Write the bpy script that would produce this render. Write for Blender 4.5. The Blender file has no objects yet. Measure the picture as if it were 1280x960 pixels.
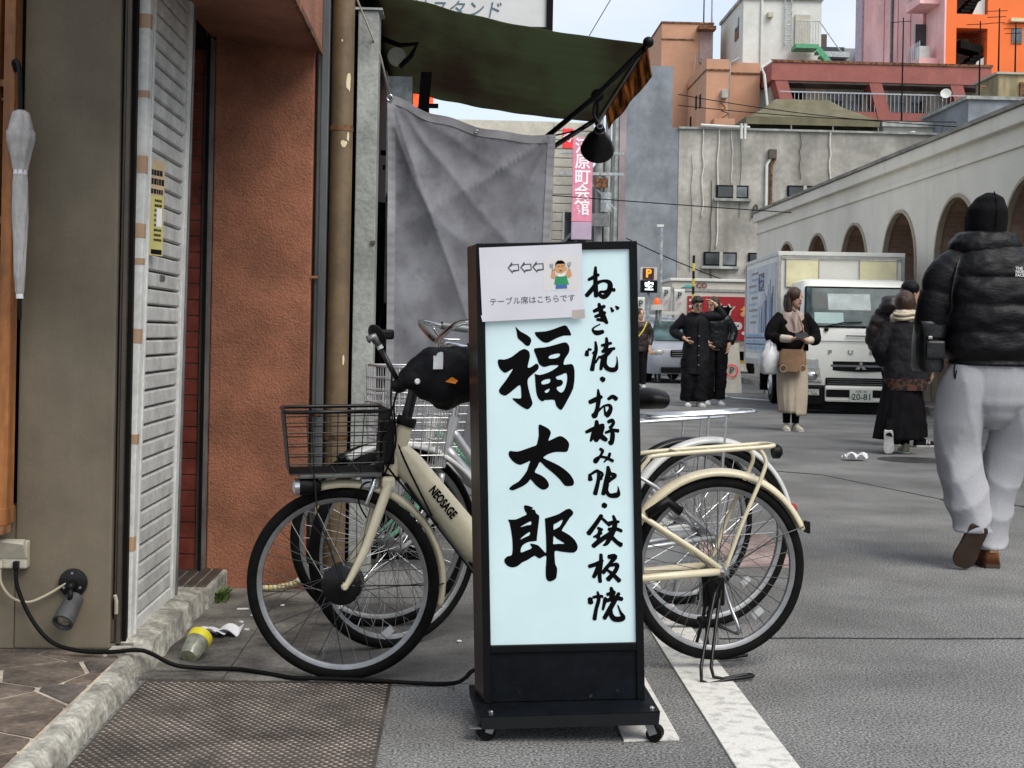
import bpy, bmesh, math, random
from math import pi, sin, cos, sqrt, atan2, radians as RD
from mathutils import Vector, Matrix, Euler, noise as MN
random.seed(7)
SC = bpy.context.scene
COL = SC.collection

# ------------------------------------------------------------------ camera
cd = bpy.data.cameras.new('camera'); cam = bpy.data.objects.new('camera', cd); COL.objects.link(cam)
cd.sensor_width = 36.0; cd.lens = 36.0 * 1775 / 1280; cd.shift_y = -62 / 1280.0
cd.clip_start = 0.05; cd.clip_end = 2000
CAM_H = 1.07
cam.matrix_world = (Matrix.Translation((0, 0, CAM_H)) @ Matrix.Rotation(-math.atan(66 / 1775), 4, 'Z')
                    @ Matrix.Rotation(pi / 2, 4, 'X') @ Matrix.Rotation(RD(1.1), 4, 'Z'))
SC.camera = cam
# ------------------------------------------------------------------ sky, sun, exposure
SUN_EL, SUN_AZ = RD(50), RD(142)          # azimuth measured clockwise from +Y (up the street)
w = bpy.data.worlds.new('World'); SC.world = w; w.use_nodes = True
nt = w.node_tree; nt.nodes.clear()
sky = nt.nodes.new('ShaderNodeTexSky'); sky.sky_type = 'NISHITA'; sky.sun_disc = False
sky.sun_elevation = SUN_EL; sky.sun_rotation = SUN_AZ; sky.air_density = 1.0; sky.dust_density = 2.0
tc = nt.nodes.new('ShaderNodeTexCoord'); mp = nt.nodes.new('ShaderNodeMapping'); mp.inputs['Scale'].default_value = (1, 1, 2.6)
nz = nt.nodes.new('ShaderNodeTexNoise'); nz.inputs['Scale'].default_value = 2.4; nz.inputs['Detail'].default_value = 7; nz.inputs['Roughness'].default_value = .55
rp = nt.nodes.new('ShaderNodeValToRGB'); rp.color_ramp.elements[0].position = .34; rp.color_ramp.elements[1].position = .62
rp.color_ramp.elements[0].color = (.25, .25, .25, 1)
mx = nt.nodes.new('ShaderNodeMixRGB'); mx.inputs['Color2'].default_value = (4.0, 4.2, 4.5, 1)
bg = nt.nodes.new('ShaderNodeBackground'); bg.inputs['Strength'].default_value = .098
out = nt.nodes.new('ShaderNodeOutputWorld')
for a, b in ((tc.outputs['Generated'], mp.inputs[0]), (mp.outputs[0], nz.inputs['Vector']), (nz.outputs['Fac'], rp.inputs[0]),
             (rp.outputs[0], mx.inputs['Fac']), (sky.outputs[0], mx.inputs['Color1']), (mx.outputs[0], bg.inputs[0]), (bg.outputs[0], out.inputs[0])):
    nt.links.new(a, b)
sl = bpy.data.lights.new('sun', 'SUN'); sl.energy = 1.4; sl.angle = RD(42); sl.color = (1, .95, .88)
so = bpy.data.objects.new('sun', sl); COL.objects.link(so)
so.rotation_euler = Vector((-sin(SUN_AZ) * cos(SUN_EL), -cos(SUN_AZ) * cos(SUN_EL), -sin(SUN_EL))).to_track_quat('-Z', 'Y').to_euler()
SC.view_settings.view_transform = 'Standard'; SC.view_settings.look = 'None'
SC.view_settings.exposure = 1.22; SC.view_settings.gamma = 1.0; SC.view_settings.use_curve_mapping = False
SC.cycles.use_denoising = True
SC.cycles.max_bounces = 6; SC.cycles.transparent_max_bounces = 12

# ------------------------------------------------------------------ materials
def S(r, g, b, k=1.0):
    f = lambda c: (c / 255 / 12.92 if c / 255 <= .04045 else ((c / 255 + .055) / 1.055) ** 2.4) * k
    return (f(r), f(g), f(b))
MATS = {}
def M(name, c=None, r=.6, m=0., v=.12, vs=5., b=0., bs=90., c2=None, st=(1, 1, 1), spec=.5, coat=0., emit=0., trans=0., ior=1.45, sss=0., det=5., lo=.38, hi=.66, v2=0., v2s=40., bst=(1, 1, 1)):
    """procedural principled material: two-tone noise colour (c..c2), fine second noise v2, noise bump"""
    if c is None: return MATS[name]
    m_ = bpy.data.materials.new(name); MATS[name] = m_; m_.use_nodes = True
    nt = m_.node_tree; N = nt.nodes; L = nt.links; bs_ = N['Principled BSDF']
    c2 = c2 or tuple(min(1, x * (1 - v * 1.6)) for x in c); c1 = tuple(min(1, x * (1 + v * .6)) for x in c)
    tc = N.new('ShaderNodeTexCoord'); mp = N.new('ShaderNodeMapping'); mp.inputs['Scale'].default_value = st
    L.new(tc.outputs['Object'], mp.inputs[0])
    nz = N.new('ShaderNodeTexNoise'); nz.inputs['Scale'].default_value = vs; nz.inputs['Detail'].default_value = det; nz.inputs['Roughness'].default_value = .6
    L.new(mp.outputs[0], nz.inputs['Vector'])
    rp = N.new('ShaderNodeValToRGB'); e = rp.color_ramp.elements
    e[0].position = lo; e[1].position = hi; e[0].color = (*c2, 1); e[1].color = (*c1, 1)
    L.new(nz.outputs['Fac'], rp.inputs[0]); col = rp.outputs[0]
    if v2:
        n2 = N.new('ShaderNodeTexNoise'); n2.inputs['Scale'].default_value = v2s; n2.inputs['Detail'].default_value = 3
        L.new(tc.outputs['Object'], n2.inputs['Vector'])
        mr = N.new('ShaderNodeMapRange'); mr.inputs[1].default_value = .3; mr.inputs[2].default_value = .7
        mr.inputs[3].default_value = 1 - v2; mr.inputs[4].default_value = 1 + v2
        L.new(n2.outputs['Fac'], mr.inputs[0])
        mm = N.new('ShaderNodeMixRGB'); mm.blend_type = 'MULTIPLY'; mm.inputs['Fac'].default_value = 1
        L.new(col, mm.inputs['Color1']); L.new(mr.outputs[0], mm.inputs['Color2']); col = mm.outputs[0]
    L.new(col, bs_.inputs['Base Color'])
    bs_.inputs['Roughness'].default_value = r; bs_.inputs['Metallic'].default_value = m
    bs_.inputs['Specular IOR Level'].default_value = spec; bs_.inputs['Coat Weight'].default_value = coat
    bs_.inputs['Coat Roughness'].default_value = .15
    bs_.inputs['Transmission Weight'].default_value = trans; bs_.inputs['IOR'].default_value = ior
    if sss: bs_.inputs['Subsurface Weight'].default_value = sss; bs_.inputs['Subsurface Radius'].default_value = (.02, .008, .004)
    if emit: L.new(col, bs_.inputs['Emission Color']); bs_.inputs['Emission Strength'].default_value = emit
    if b:
        mp2 = N.new('ShaderNodeMapping'); mp2.inputs['Scale'].default_value = bst; L.new(tc.outputs['Object'], mp2.inputs[0])
        n3 = N.new('ShaderNodeTexNoise'); n3.inputs['Scale'].default_value = bs; n3.inputs['Detail'].default_value = 4
        L.new(mp2.outputs[0], n3.inputs['Vector'])
        bp = N.new('ShaderNodeBump'); bp.inputs['Strength'].default_value = b; bp.inputs['Distance'].default_value = .012
        L.new(n3.outputs['Fac'], bp.inputs['Height']); L.new(bp.outputs[0], bs_.inputs['Normal'])
    return m_
def stain(m_, col, sc=1.0, stretch=(1, 1, .12), lo=.5, hi=.72, amt=.6):
    """add streaky weathering stains over an existing material's base colour"""
    N = m_.node_tree.nodes; L = m_.node_tree.links; bs_ = N['Principled BSDF']; src = bs_.inputs['Base Color'].links[0].from_socket
    tc = N.new('ShaderNodeTexCoord'); mp = N.new('ShaderNodeMapping'); mp.inputs['Scale'].default_value = stretch
    nz = N.new('ShaderNodeTexNoise'); nz.inputs['Scale'].default_value = sc; nz.inputs['Detail'].default_value = 8; nz.inputs['Roughness'].default_value = .65
    mr = N.new('ShaderNodeMapRange'); mr.inputs[1].default_value = lo; mr.inputs[2].default_value = hi; mr.inputs[4].default_value = amt
    mm = N.new('ShaderNodeMixRGB'); mm.inputs['Color2'].default_value = (*col, 1)
    L.new(tc.outputs['Object'], mp.inputs[0]); L.new(mp.outputs[0], nz.inputs['Vector']); L.new(nz.outputs['Fac'], mr.inputs[0])
    L.new(mr.outputs[0], mm.inputs['Fac']); L.new(src, mm.inputs['Color1']); L.new(mm.outputs[0], bs_.inputs['Base Color'])
    return m_

# ------------------------------------------------------------------ mesh builder
def frame(d):
    d = Vector(d).normalized(); a = Vector((0, 0, 1)) if abs(d.z) < .95 else Vector((1, 0, 0))
    u = d.cross(a).normalized(); return u, u.cross(d).normalized() * -1
def smooth_path(pts, k=6):
    P = [Vector(p) for p in pts]; o = []
    for i in range(len(P) - 1):
        a, b, c, d = P[max(i - 1, 0)], P[i], P[i + 1], P[min(i + 2, len(P) - 1)]
        for j in range(k):
            t = j / k
            o.append(.5 * ((2 * b) + (-a + c) * t + (2 * a - 5 * b + 4 * c - d) * t * t + (-a + 3 * b - 3 * c + d) * t ** 3))
    o.append(P[-1]); return o
def lerp_list(vals, n):
    o = []; m = len(vals) - 1
    for i in range(n):
        t = i / (n - 1) * m; k = min(int(t), m - 1); f = t - k; f = f * f * (3 - 2 * f)
        a, b = vals[k], vals[k + 1]
        o.append(tuple(x + (y - x) * f for x, y in zip(a, b)) if isinstance(a, (tuple, list)) else a + (b - a) * f)
    return o
class MB:
    def __init__(s): s.v = []; s.f = []
    def add(s, vs, fs):
        n = len(s.v); s.v += [tuple(v) for v in vs]; s.f += [tuple(i + n for i in f) for f in fs]; return s
    def box(s, x0, x1, y0, y1, z0, z1):
        return s.add([(x0, y0, z0), (x1, y0, z0), (x1, y1, z0), (x0, y1, z0), (x0, y0, z1), (x1, y0, z1), (x1, y1, z1), (x0, y1, z1)],
                     [(0, 3, 2, 1), (4, 5, 6, 7), (0, 1, 5, 4), (1, 2, 6, 5), (2, 3, 7, 6), (3, 0, 4, 7)])
    def bar(s, p0, p1, w, h, up=(0, 0, 1)):
        p0, p1 = Vector(p0), Vector(p1); d = (p1 - p0).normalized(); u = d.cross(Vector(up))
        u = u.normalized() if u.length > 1e-4 else Vector((1, 0, 0)); t = u.cross(d).normalized()
        vs = [p + u * a * w / 2 + t * b * h / 2 for p in (p0, p1) for a, b in ((-1, -1), (1, -1), (1, 1), (-1, 1))]
        return s.add(vs, [(0, 1, 2, 3), (7, 6, 5, 4), (0, 4, 5, 1), (1, 5, 6, 2), (2, 6, 7, 3), (3, 7, 4, 0)])
    def prism(s, poly, off):
        n = len(poly); off = Vector(off); P = [Vector(p) for p in poly]
        return s.add(P + [p + off for p in P], [tuple(range(n))[::-1], tuple(range(n, 2 * n))] + [(i, (i + 1) % n, n + (i + 1) % n, n + i) for i in range(n)])
    def loft(s, rings, closed=True, caps=True):
        k = len(rings[0]); vs = [p for r_ in rings for p in r_]; fs = []
        for i in range(len(rings) - 1):
            for j in range(k if closed else k - 1):
                j2 = (j + 1) % k; fs.append((i * k + j, i * k + j2, (i + 1) * k + j2, (i + 1) * k + j))
        if caps and closed: fs += [tuple(range(k))[::-1], tuple(range((len(rings) - 1) * k, len(rings) * k))]
        return s.add(vs, fs)
    def tube(s, pts, r, n=8, closed=False, caps=True):
        P = [Vector(p) for p in pts]; m = len(P); rs = list(r) if isinstance(r, (list, tuple)) else [r] * m; rings = []; u = None
        if len(rs) != m: rs = lerp_list(rs, m)
        for i, p in enumerate(P):
            if closed: d = P[(i + 1) % m] - P[i - 1]
            else: d = P[min(i + 1, m - 1)] - P[max(i - 1, 0)]
            d.normalize()
            if u is None: u, t = frame(d)
            else:
                u = (u - d * u.dot(d)); u = u.normalized() if u.length > 1e-6 else frame(d)[0]; t = d.cross(u)
            t = d.cross(u); rr = rs[i]; ra, rb = rr if isinstance(rr, (tuple, list)) else (rr, rr)
            rings.append([p + u * cos(2 * pi * j / n) * ra + t * sin(2 * pi * j / n) * rb for j in range(n)])
        if closed: rings.append(rings[0]); return s.loft(rings, True, False)
        return s.loft(rings, True, caps)
    def cyl(s, p0, p1, r0, r1=None, n=12): return s.tube([p0, p1], [r0, r0 if r1 is None else r1], n)
    def lathe(s, prof, c=(0, 0, 0), axis=(0, 0, 1), n=20, caps=True):
        ax = Vector(axis).normalized(); u, t = frame(ax); t = ax.cross(u); c = Vector(c)
        return s.loft([[c + ax * h + (u * cos(2 * pi * j / n) + t * sin(2 * pi * j / n)) * max(r_, 1e-4) for j in range(n)] for r_, h in prof], True, caps)
    def ball(s, c, r, nu=14, nv=9, rot=None):
        rx, ry, rz = r if isinstance(r, (tuple, list)) else (r, r, r); c = Vector(c); rings = []
        for i in range(nv + 1):
            a = -pi / 2 + pi * i / nv; k = max(cos(a), .02)
            ring = [Vector((rx * k * cos(2 * pi * j / nu), ry * k * sin(2 * pi * j / nu), rz * sin(a))) for j in range(nu)]
            rings.append([c + (rot @ p if rot else p) for p in ring])
        return s.loft(rings)
    def torus(s, c, axis, R_, r_, n=48, k=10, flat=1.0):
        ax = Vector(axis).normalized(); u, t = frame(ax); t = ax.cross(u); c = Vector(c); rings = []
        for i in range(n + 1):
            a = 2 * pi * i / n; d = u * cos(a) + t * sin(a)
            rings.append([c + d * (R_ + r_ * cos(2 * pi * j / k)) + ax * r_ * flat * sin(2 * pi * j / k) for j in range(k)])
        return s.loft(rings, True, False)
    def grid(s, fn, nu, nv, thick=None):
        vs = [Vector(fn(i / nu, j / nv)) for j in range(nv + 1) for i in range(nu + 1)]; k = nu + 1
        fs = [(j * k + i, j * k + i + 1, (j + 1) * k + i + 1, (j + 1) * k + i) for j in range(nv) for i in range(nu)]
        return s.add(vs, fs)
    def xf(s, m): s.v = [tuple(m @ Vector(v)) for v in s.v]; return s
ORG = {}
def link_part(o, parent):
    COL.objects.link(o)
    if parent is not None:
        o.parent = parent; ORG[o.name] = ORG.get(parent.name)
def part(name, mb, mat, parent=None, smooth=False, bevel=0, label=None, mods=(), kind=None, seg=2):
    """one mesh object; if its thing is built in world coordinates the thing's origin is subtracted"""
    me = bpy.data.meshes.new(name)
    if isinstance(mb, MB):
        og = Vector(ORG[parent.name]) if parent is not None and ORG.get(parent.name) is not None else Vector((0, 0, 0))
        me.from_pydata([tuple(Vector(v) - og) for v in mb.v], [], mb.f)
    else: me = mb
    bm = bmesh.new(); bm.from_mesh(me)
    if isinstance(mb, MB): bmesh.ops.recalc_face_normals(bm, faces=bm.faces)
    if bevel:
        bmesh.ops.bevel(bm, geom=[e for e in bm.edges if len(e.link_faces) == 2 and e.calc_face_angle(0) > .6], offset=bevel, segments=seg, affect='EDGES', profile=.6, clamp_overlap=True)
    if smooth:
        for f in bm.faces: f.smooth = True
        if smooth is not True:
            for e in bm.edges:
                if len(e.link_faces) == 2 and e.calc_face_angle(0) > smooth: e.smooth = False
    bm.to_mesh(me); bm.free()
    o = bpy.data.objects.new(name, me); me.materials.append(mat if not isinstance(mat, str) else MATS[mat])
    link_part(o, parent)
    for mt, kw in mods:
        md = o.modifiers.new(mt.lower(), mt)
        for k_, v_ in kw.items(): setattr(md, k_, v_)
    if label: o['label'] = label
    if kind: o['kind'] = kind
    return o
def tag(o, label, cat, group=None, kind=None):
    o['label'] = label; o['category'] = cat
    if group: o['group'] = group
    if kind: o['kind'] = kind
    return o
def thing(name, label, cat, loc=(0, 0, 0), rot=(0, 0, 0), group=None, world=True):
    """Empty at the thing's base; world=True: its parts are given in world coordinates"""
    o = bpy.data.objects.new(name, None); COL.objects.link(o); o.empty_display_size = .1
    o.location = loc; o.rotation_euler = rot; tag(o, label, cat, group)
    ORG[o.name] = tuple(loc) if world else None
    return o
def struct(name, mb, mat, label=None, **k):
    o = part(name, mb, mat, None, **k); o['kind'] = 'structure'
    if label: o['label'] = label
    return o
def single(name, mb, mat, label, cat, loc, group=None, **k):
    """a thing that is one mesh: coordinates in world, origin at loc"""
    mb.v = [tuple(Vector(v) - Vector(loc)) for v in mb.v]
    o = part(name, mb, mat, None, **k); o.location = loc; return tag(o, label, cat, group)
def share(name, src, parent, loc=None, rot=None, scale=None):
    o = src.copy(); o.name = name; COL.objects.link(o); o.parent = parent; ORG[o.name] = ORG.get(parent.name) if parent else None
    if loc is not None: o.location = loc
    if rot is not None: o.rotation_euler = rot
    if scale is not None: o.scale = scale
    return o
def text_mesh(body, size, mat4, ext=.001, align='CENTER', bold=0., sx=1.0, shear=0.):
    c = bpy.data.curves.new('lettering', 'FONT'); c.body = body; c.size = size; c.extrude = ext; c.align_x = align; c.align_y = 'CENTER'
    c.offset = bold; c.resolution_u = 3; c.shear = shear
    o = bpy.data.objects.new('lettering', c); me = bpy.data.meshes.new_from_object(o); bpy.data.objects.remove(o); bpy.data.curves.remove(c)
    me.transform(mat4 @ Matrix.Diagonal((sx, 1, 1, 1))); me.materials.clear(); return me
def poly_mesh(polys, mat4, ext=.001):
    c = bpy.data.curves.new('shape', 'CURVE'); c.dimensions = '2D'; c.fill_mode = 'BOTH'; c.extrude = ext
    for P in polys:
        sp = c.splines.new('POLY'); sp.points.add(len(P) - 1); sp.use_cyclic_u = True
        for q, p in zip(sp.points, P): q.co = (p[0], p[1], 0, 1)
    o = bpy.data.objects.new('shape', c); me = bpy.data.meshes.new_from_object(o); bpy.data.objects.remove(o); bpy.data.curves.remove(c)
    me.transform(mat4); me.materials.clear(); return me
def facing(loc, rz=0.0, rx=0.0):
    """plane matrix: local x -> world x, local y -> up; looks toward -Y (the camera side) when rz=0"""
    return Matrix.Translation(loc) @ Matrix.Rotation(rz, 4, 'Z') @ Matrix.Rotation(pi / 2 + rx, 4, 'X')
def wpart(name, me, mat, parent, label=None):
    """mesh given in world coordinates -> part of a world-mode thing"""
    og = ORG.get(parent.name)
    if og is not None: me.transform(Matrix.Translation(-Vector(og)))
    return part(name, me, mat, parent, label=label)
# ------------------------------------------------------------------ material library
M('asphalt', (.205, .204, .198), r=.92, v=.2, vs=1.1, v2=.9, v2s=130, b=.7, bs=160, spec=.2)
stain(MATS['asphalt'], (.07, .068, .065), sc=.9, stretch=(1, .5, 1), lo=.5, hi=.78, amt=.45)
stain(MATS['asphalt'], (.30, .30, .29), sc=75, stretch=(1, 1, 1), lo=.60, hi=.72, amt=.6)
stain(MATS['asphalt'], (.035, .034, .033), sc=5.5, stretch=(1, 1, 1), lo=.66, hi=.74, amt=.5)
M('patch_asphalt', (.155, .152, .145), r=.9, v=.3, vs=2.2, v2=.5, v2s=200, b=.6, bs=240, spec=.3)
M('gutter_concrete', (.18, .168, .148), r=.9, v=.45, vs=3, v2=.3, v2s=90, b=.5, bs=70)
M('road_paint', (.56, .55, .51), r=.8, v=.12, vs=22, v2=.12, v2s=150, c2=(.40, .395, .375), lo=.36, hi=.50, det=10, b=.3, bs=200)
M('kerb_concrete', (.36, .35, .30), r=.92, v=.5, vs=9, det=9, c2=(.19, .18, .155), b=.6, bs=45, v2=.3, v2s=60)
M('mortar', (.46, .40, .32), r=.9, v=.3, vs=8, b=.4, bs=90)
FLAG = [M('flagstone_%d' % i, c, r=.75, v=.35, vs=6, v2=.25, v2s=60, b=.5, bs=35) for i, c in enumerate(((.145, .115, .09), (.17, .13, .10), (.12, .10, .085), (.19, .15, .115)))]
M('tread_steel', (.115, .098, .085), r=.55, m=.55, v=.3, vs=3, v2=.3, v2s=120, b=.3, bs=160)
M('olive_plaster', (.15, .126, .088), r=.75, v=.18, vs=2.2, b=.25, bs=14, v2=.06, v2s=120, bst=(1, 1, .25))
stain(MATS['olive_plaster'], (.085, .072, .052), sc=2.0, stretch=(1, 1, .18), lo=.5, hi=.72, amt=.55)
M('orange_stucco', (.275, .112, .064), r=.92, v=.2, vs=4, b=.5, bs=120, v2=.12, v2s=90)
stain(MATS['orange_stucco'], (.15, .065, .045), sc=2.2, stretch=(1, 1, .3), lo=.54, hi=.8, amt=.5)
M('fascia_plaster', (.28, .12, .075), r=.85, v=.15, vs=4, b=.5, bs=60)
M('dark_frame', (.008, .007, .0065), r=.6, v=.2, spec=.1)
M('brown_metal', (.09, .072, .055), r=.45, m=.3, v=.2, b=.1)
M('white_paint_metal', (.62, .63, .60), r=.5, v=.1, vs=6, v2=.1, v2s=50, b=.06, bs=60)
stain(MATS['white_paint_metal'], (.22, .2, .17), sc=7, stretch=(1, 1, .4), lo=.58, hi=.8, amt=.5)
M('shutter_aluminium', (.52, .525, .50), r=.55, m=.1, v=.14, vs=9, v2=.12, v2s=60, b=.08, bs=80)
stain(MATS['shutter_aluminium'], (.28, .27, .24), sc=9, stretch=(1, 1, .5), lo=.56, hi=.8, amt=.5)
M('grey_metal', (.20, .21, .21), r=.45, m=.6, v=.2, vs=8)
M('red_tile', (.155, .036, .024), r=.38, v=.25, vs=9, v2=.1, v2s=50)
M('tile_joint', (.26, .22, .19), r=.9, v=.2)
M('wood_amber', (.31, .12, .034), r=.5, v=.35, vs=5, st=(3, 3, .4), v2=.15, v2s=30, b=.15, bs=20, bst=(4, 4, .4))
M('wood_glass', (.12, .06, .03), r=.2, v=.3, vs=2, spec=.6)
M('pipe_brown', (.145, .10, .055), r=.45, v=.18, vs=5, v2=.1, v2s=30, b=.1, bs=50)
M('chip_cream', (.62, .54, .36), r=.7, v=.1)
M('weather_concrete', (.34, .36, .34), r=.85, v=.25, vs=3, b=.4, bs=30, v2=.12, v2s=60)
stain(MATS['weather_concrete'], (.13, .14, .13), sc=3, stretch=(1, 1, .15), lo=.5, hi=.75, amt=.55)
M('galvanised', (.42, .46, .46), r=.45, m=.4, v=.25, vs=12, v2=.15, v2s=60)
M('black_rubber', (.005, .005, .005), r=.55, v=.2, vs=20, spec=.12)
M('black_plastic', (.006, .006, .0065), spec=.18, r=.42, v=.2, vs=15)
M('black_paint', (.006, .006, .0065), spec=.22, r=.33, v=.15, vs=10, coat=.2)
M('beige_plastic', (.45, .42, .34), r=.5, v=.15, vs=9)
M('beige_box', (.36, .355, .31), r=.6, v=.12, vs=4)
M('chrome', (.68, .69, .70), r=.18, m=1, v=.08)
M('steel', (.42, .43, .44), r=.32, m=.9, v=.15, vs=20)
M('rust', (.20, .09, .04), r=.8, v=.5, vs=12)
M('grass', (.085, .15, .03), r=.6, v=.4, vs=9)
M('white_paper', (.72, .72, .74), r=.7, v=.06, vs=6)
M('glass_dark', (.035, .045, .048), r=.08, v=.4, vs=1.5, spec=.8)
M('glass_grey', (.12, .14, .15), r=.12, v=.4, vs=1.2, spec=.8)
M('white_wall', (.60, .61, .57), r=.8, v=.07, vs=.8, v2=.05, v2s=6)

# ------------------------------------------------------------------ ground, road, pavements
g = MB(); g.add([(-400, -60, 0), (400, -60, 0), (400, 900, 0), (-400, 900, 0)], [(0, 1, 2, 3)])
struct('road', g, 'asphalt')
g = MB().box(-.42, .42, 4.335, 5.6, -.02, .004); struct('asphalt_patch', g, 'patch_asphalt')
g = MB().box(-.95, -.70, 4.34, 7.6, -.02, .006); struct('gutter', g, 'gutter_concrete')
g = MB().box(-.696, -.44, 4.34, 7.6, -.02, .005); struct('gutter_apron', g, 'gutter_concrete')
# painted lines
def line(name, poly, z=.006):
    return struct(name, MB().prism([(x, y, z - .01) for x, y in poly], (0, 0, .01)), 'road_paint')
line('road_marking', [(.705, 2.2), (.865, 2.2), (.875, 5.4), (.88, 7.3), (.735, 7.3), (.715, 5.4)])
line('road_marking', [(.455, 3.735), (.605, 3.755), (.60, 4.6), (.59, 5.1), (.455, 5.1)])
line('road_marking', [(4.85, 25.8), (4.98, 25.9), (5.45, 33.5), (5.33, 33.5)])
line('road_marking', [(4.98, 25.9), (4.93, 25.4), (6.6, 22.4), (6.72, 22.5)])
line('road_marking', [(5.0, 12.7), (5.12, 12.7), (6.75, 17.2), (6.62, 17.2)])
# road seams (tar-filled)
seam = MB()
for pts in ([(.95, 5.02), (1.25, 5.05), (1.7, 5.06), (2.1, 5.085), (3.2, 5.12), (6.9, 5.2)], [(1.75, 11.3), (2.5, 11.5), (2.9, 11.2), (3.3, 9.6), (4.4, 8.7)]):
    for a, b in zip(pts, pts[1:]):
        k = 8
        for i in range(k):
            x0, y0 = a[0] + (b[0] - a[0]) * i / k, a[1] + (b[1] - a[1]) * i / k; x1, y1 = a[0] + (b[0] - a[0]) * (i + 1) / k, a[1] + (b[1] - a[1]) * (i + 1) / k
            w_ = .008 + .006 * random.random(); seam.box(min(x0, x1) - .003, max(x0, x1) + .003, min(y0, y1) - w_ / 2, max(y0, y1) + w_ / 2, -.01, .003) if abs(x1 - x0) > abs(y1 - y0) else seam.bar((x0, y0, 0), (x1, y1, 0), w_, .006)
struct('road_seam', seam, M('tar', (.03, .03, .03), r=.8))
g = MB(); g.lathe([(.31, -.01), (.31, .004), (.28, .006), (.27, .004), (.02, .004)], (4.13, 12.74, 0), n=32)
struct('manhole_cover', g, M('iron', (.07, .07, .068), r=.6, m=.5, v=.3, vs=8, b=.5, bs=60))
# pale worn patches and pink surfacing seen through the rear wheels
g = MB().prism([(1.2, 6.6, -.005), (1.62, 6.6, -.005), (1.7, 7.7, -.005), (1.25, 7.7, -.005)], (0, 0, .009)); struct('road_surfacing', g, M('pink_surfacing', (.34, .25, .225), r=.9, v=.3, vs=4, v2=.2, v2s=90))

# ------------------------------------------------------------------ shop step: flagstones, mortar, broken concrete kerb
step = struct('pavement', MB().box(-2.6, -1.0, 1.5, 4.66, -.05, .052), 'mortar')
def clip(poly, p, n):
    o = []
    for i in range(len(poly)):
        a, b = poly[i], poly[(i + 1) % len(poly)]
        da = (a[0] - p[0]) * n[0] + (a[1] - p[1]) * n[1]; db = (b[0] - p[0]) * n[0] + (b[1] - p[1]) * n[1]
        if da <= 0: o.append(a)
        if da * db < 0: t = da / (da - db); o.append((a[0] + (b[0] - a[0]) * t, a[1] + (b[1] - a[1]) * t))
    return o
rs = random.Random(21); seeds = []
for i in range(5):
    for j in range(10): seeds.append((-1.98 + i * .235 + rs.uniform(-.08, .08) + (.1 if j % 2 else 0), 2.9 + j * .18 + rs.uniform(-.06, .06)))
for k, p in enumerate(seeds):
    cell = [(-2.0, 2.8), (-1.03, 2.8), (-1.03, 4.49), (-2.0, 4.49)]
    for q in seeds:
        if q is p: continue
        m_ = ((p[0] + q[0]) / 2, (p[1] + q[1]) / 2); n_ = (q[0] - p[0], q[1] - p[1]); l_ = sqrt(n_[0] ** 2 + n_[1] ** 2)
        cell = clip(cell, (m_[0] - n_[0] / l_ * .0075, m_[1] - n_[1] / l_ * .0075), n_)
        if len(cell) < 3: break
    if len(cell) < 3 or min(c[1] for c in cell) < 2.85: continue
    h = .0565 + rs.uniform(-.0008, .0012)
    o = part('flagstone', MB().prism([(x, y, .03) for x, y in cell], (0, 0, h - .03)), rs.choice(FLAG), step, bevel=.002, seg=1)
# kerb: uneven concrete strip, crumbling edge
kb = MB(); n = 64; rings = []
for i in range(n + 1):
    y = 2.6 + (5.42 - 2.6) * i / n; j1 = MN.noise((y * 7, 0, 0)) * .012; j2 = MN.noise((y * 17, 3, 0)) * .008
    top = .066 + j2 * .5 + (.02 if y > 4.5 else 0); xo = -.945 + j1 + (.03 * max(0, 1 - abs(y - 4.35) / .12)) * -1
    w_ = .045 if y < 4.42 else .10 + .04 * MN.noise((y * 4, 9, 0))
    xi = -1.005 if y < 4.45 else -1.07
    rings.append([(xo + .012, y, -.02), (xo + .004 + j2, y, .03), (xo - .008 + j1 * .5, y, top - .012), (xo - w_ * .5, y, top + j1 * .3), (xi, y, top), (xi, y, -.02)])
kb.loft(rings); struct('kerb', kb, 'kerb_concrete')
g = MB().box(-1.6, -1.005, 4.50, 5.75, -.02, .075); struct('door_sill', g, 'gutter_concrete')
th = struct('threshold', MB().box(-1.25, -.93, 5.42, 5.86, -.02, .085), 'kerb_concrete', bevel=.008)
for i in range(6): part('groove_tile', MB().box(-1.21 + i * .045, -1.172 + i * .045, 5.45, 5.84, .08, .091), 'tread_steel', th, bevel=.002, seg=1)
# right-hand pavement and kerb under the arcade
struct('pavement_right', MB().box(7.0, 8.6, 4, 60, -.05, .125), M('pavement_slab', (.30, .29, .27), r=.9, v=.25, vs=2, v2=.2, v2s=30))
kr = struct('kerb_right', MB().box(6.90, 6.94, 4, 60, -.05, .05), 'kerb_concrete')
for i in range(46):
    y = 8 + i * .8
    part('kerb_stone', MB().box(6.86, 6.997, y + .004, y + .796, -.03, .13), 'kerb_concrete', kr, bevel=.012)

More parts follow.
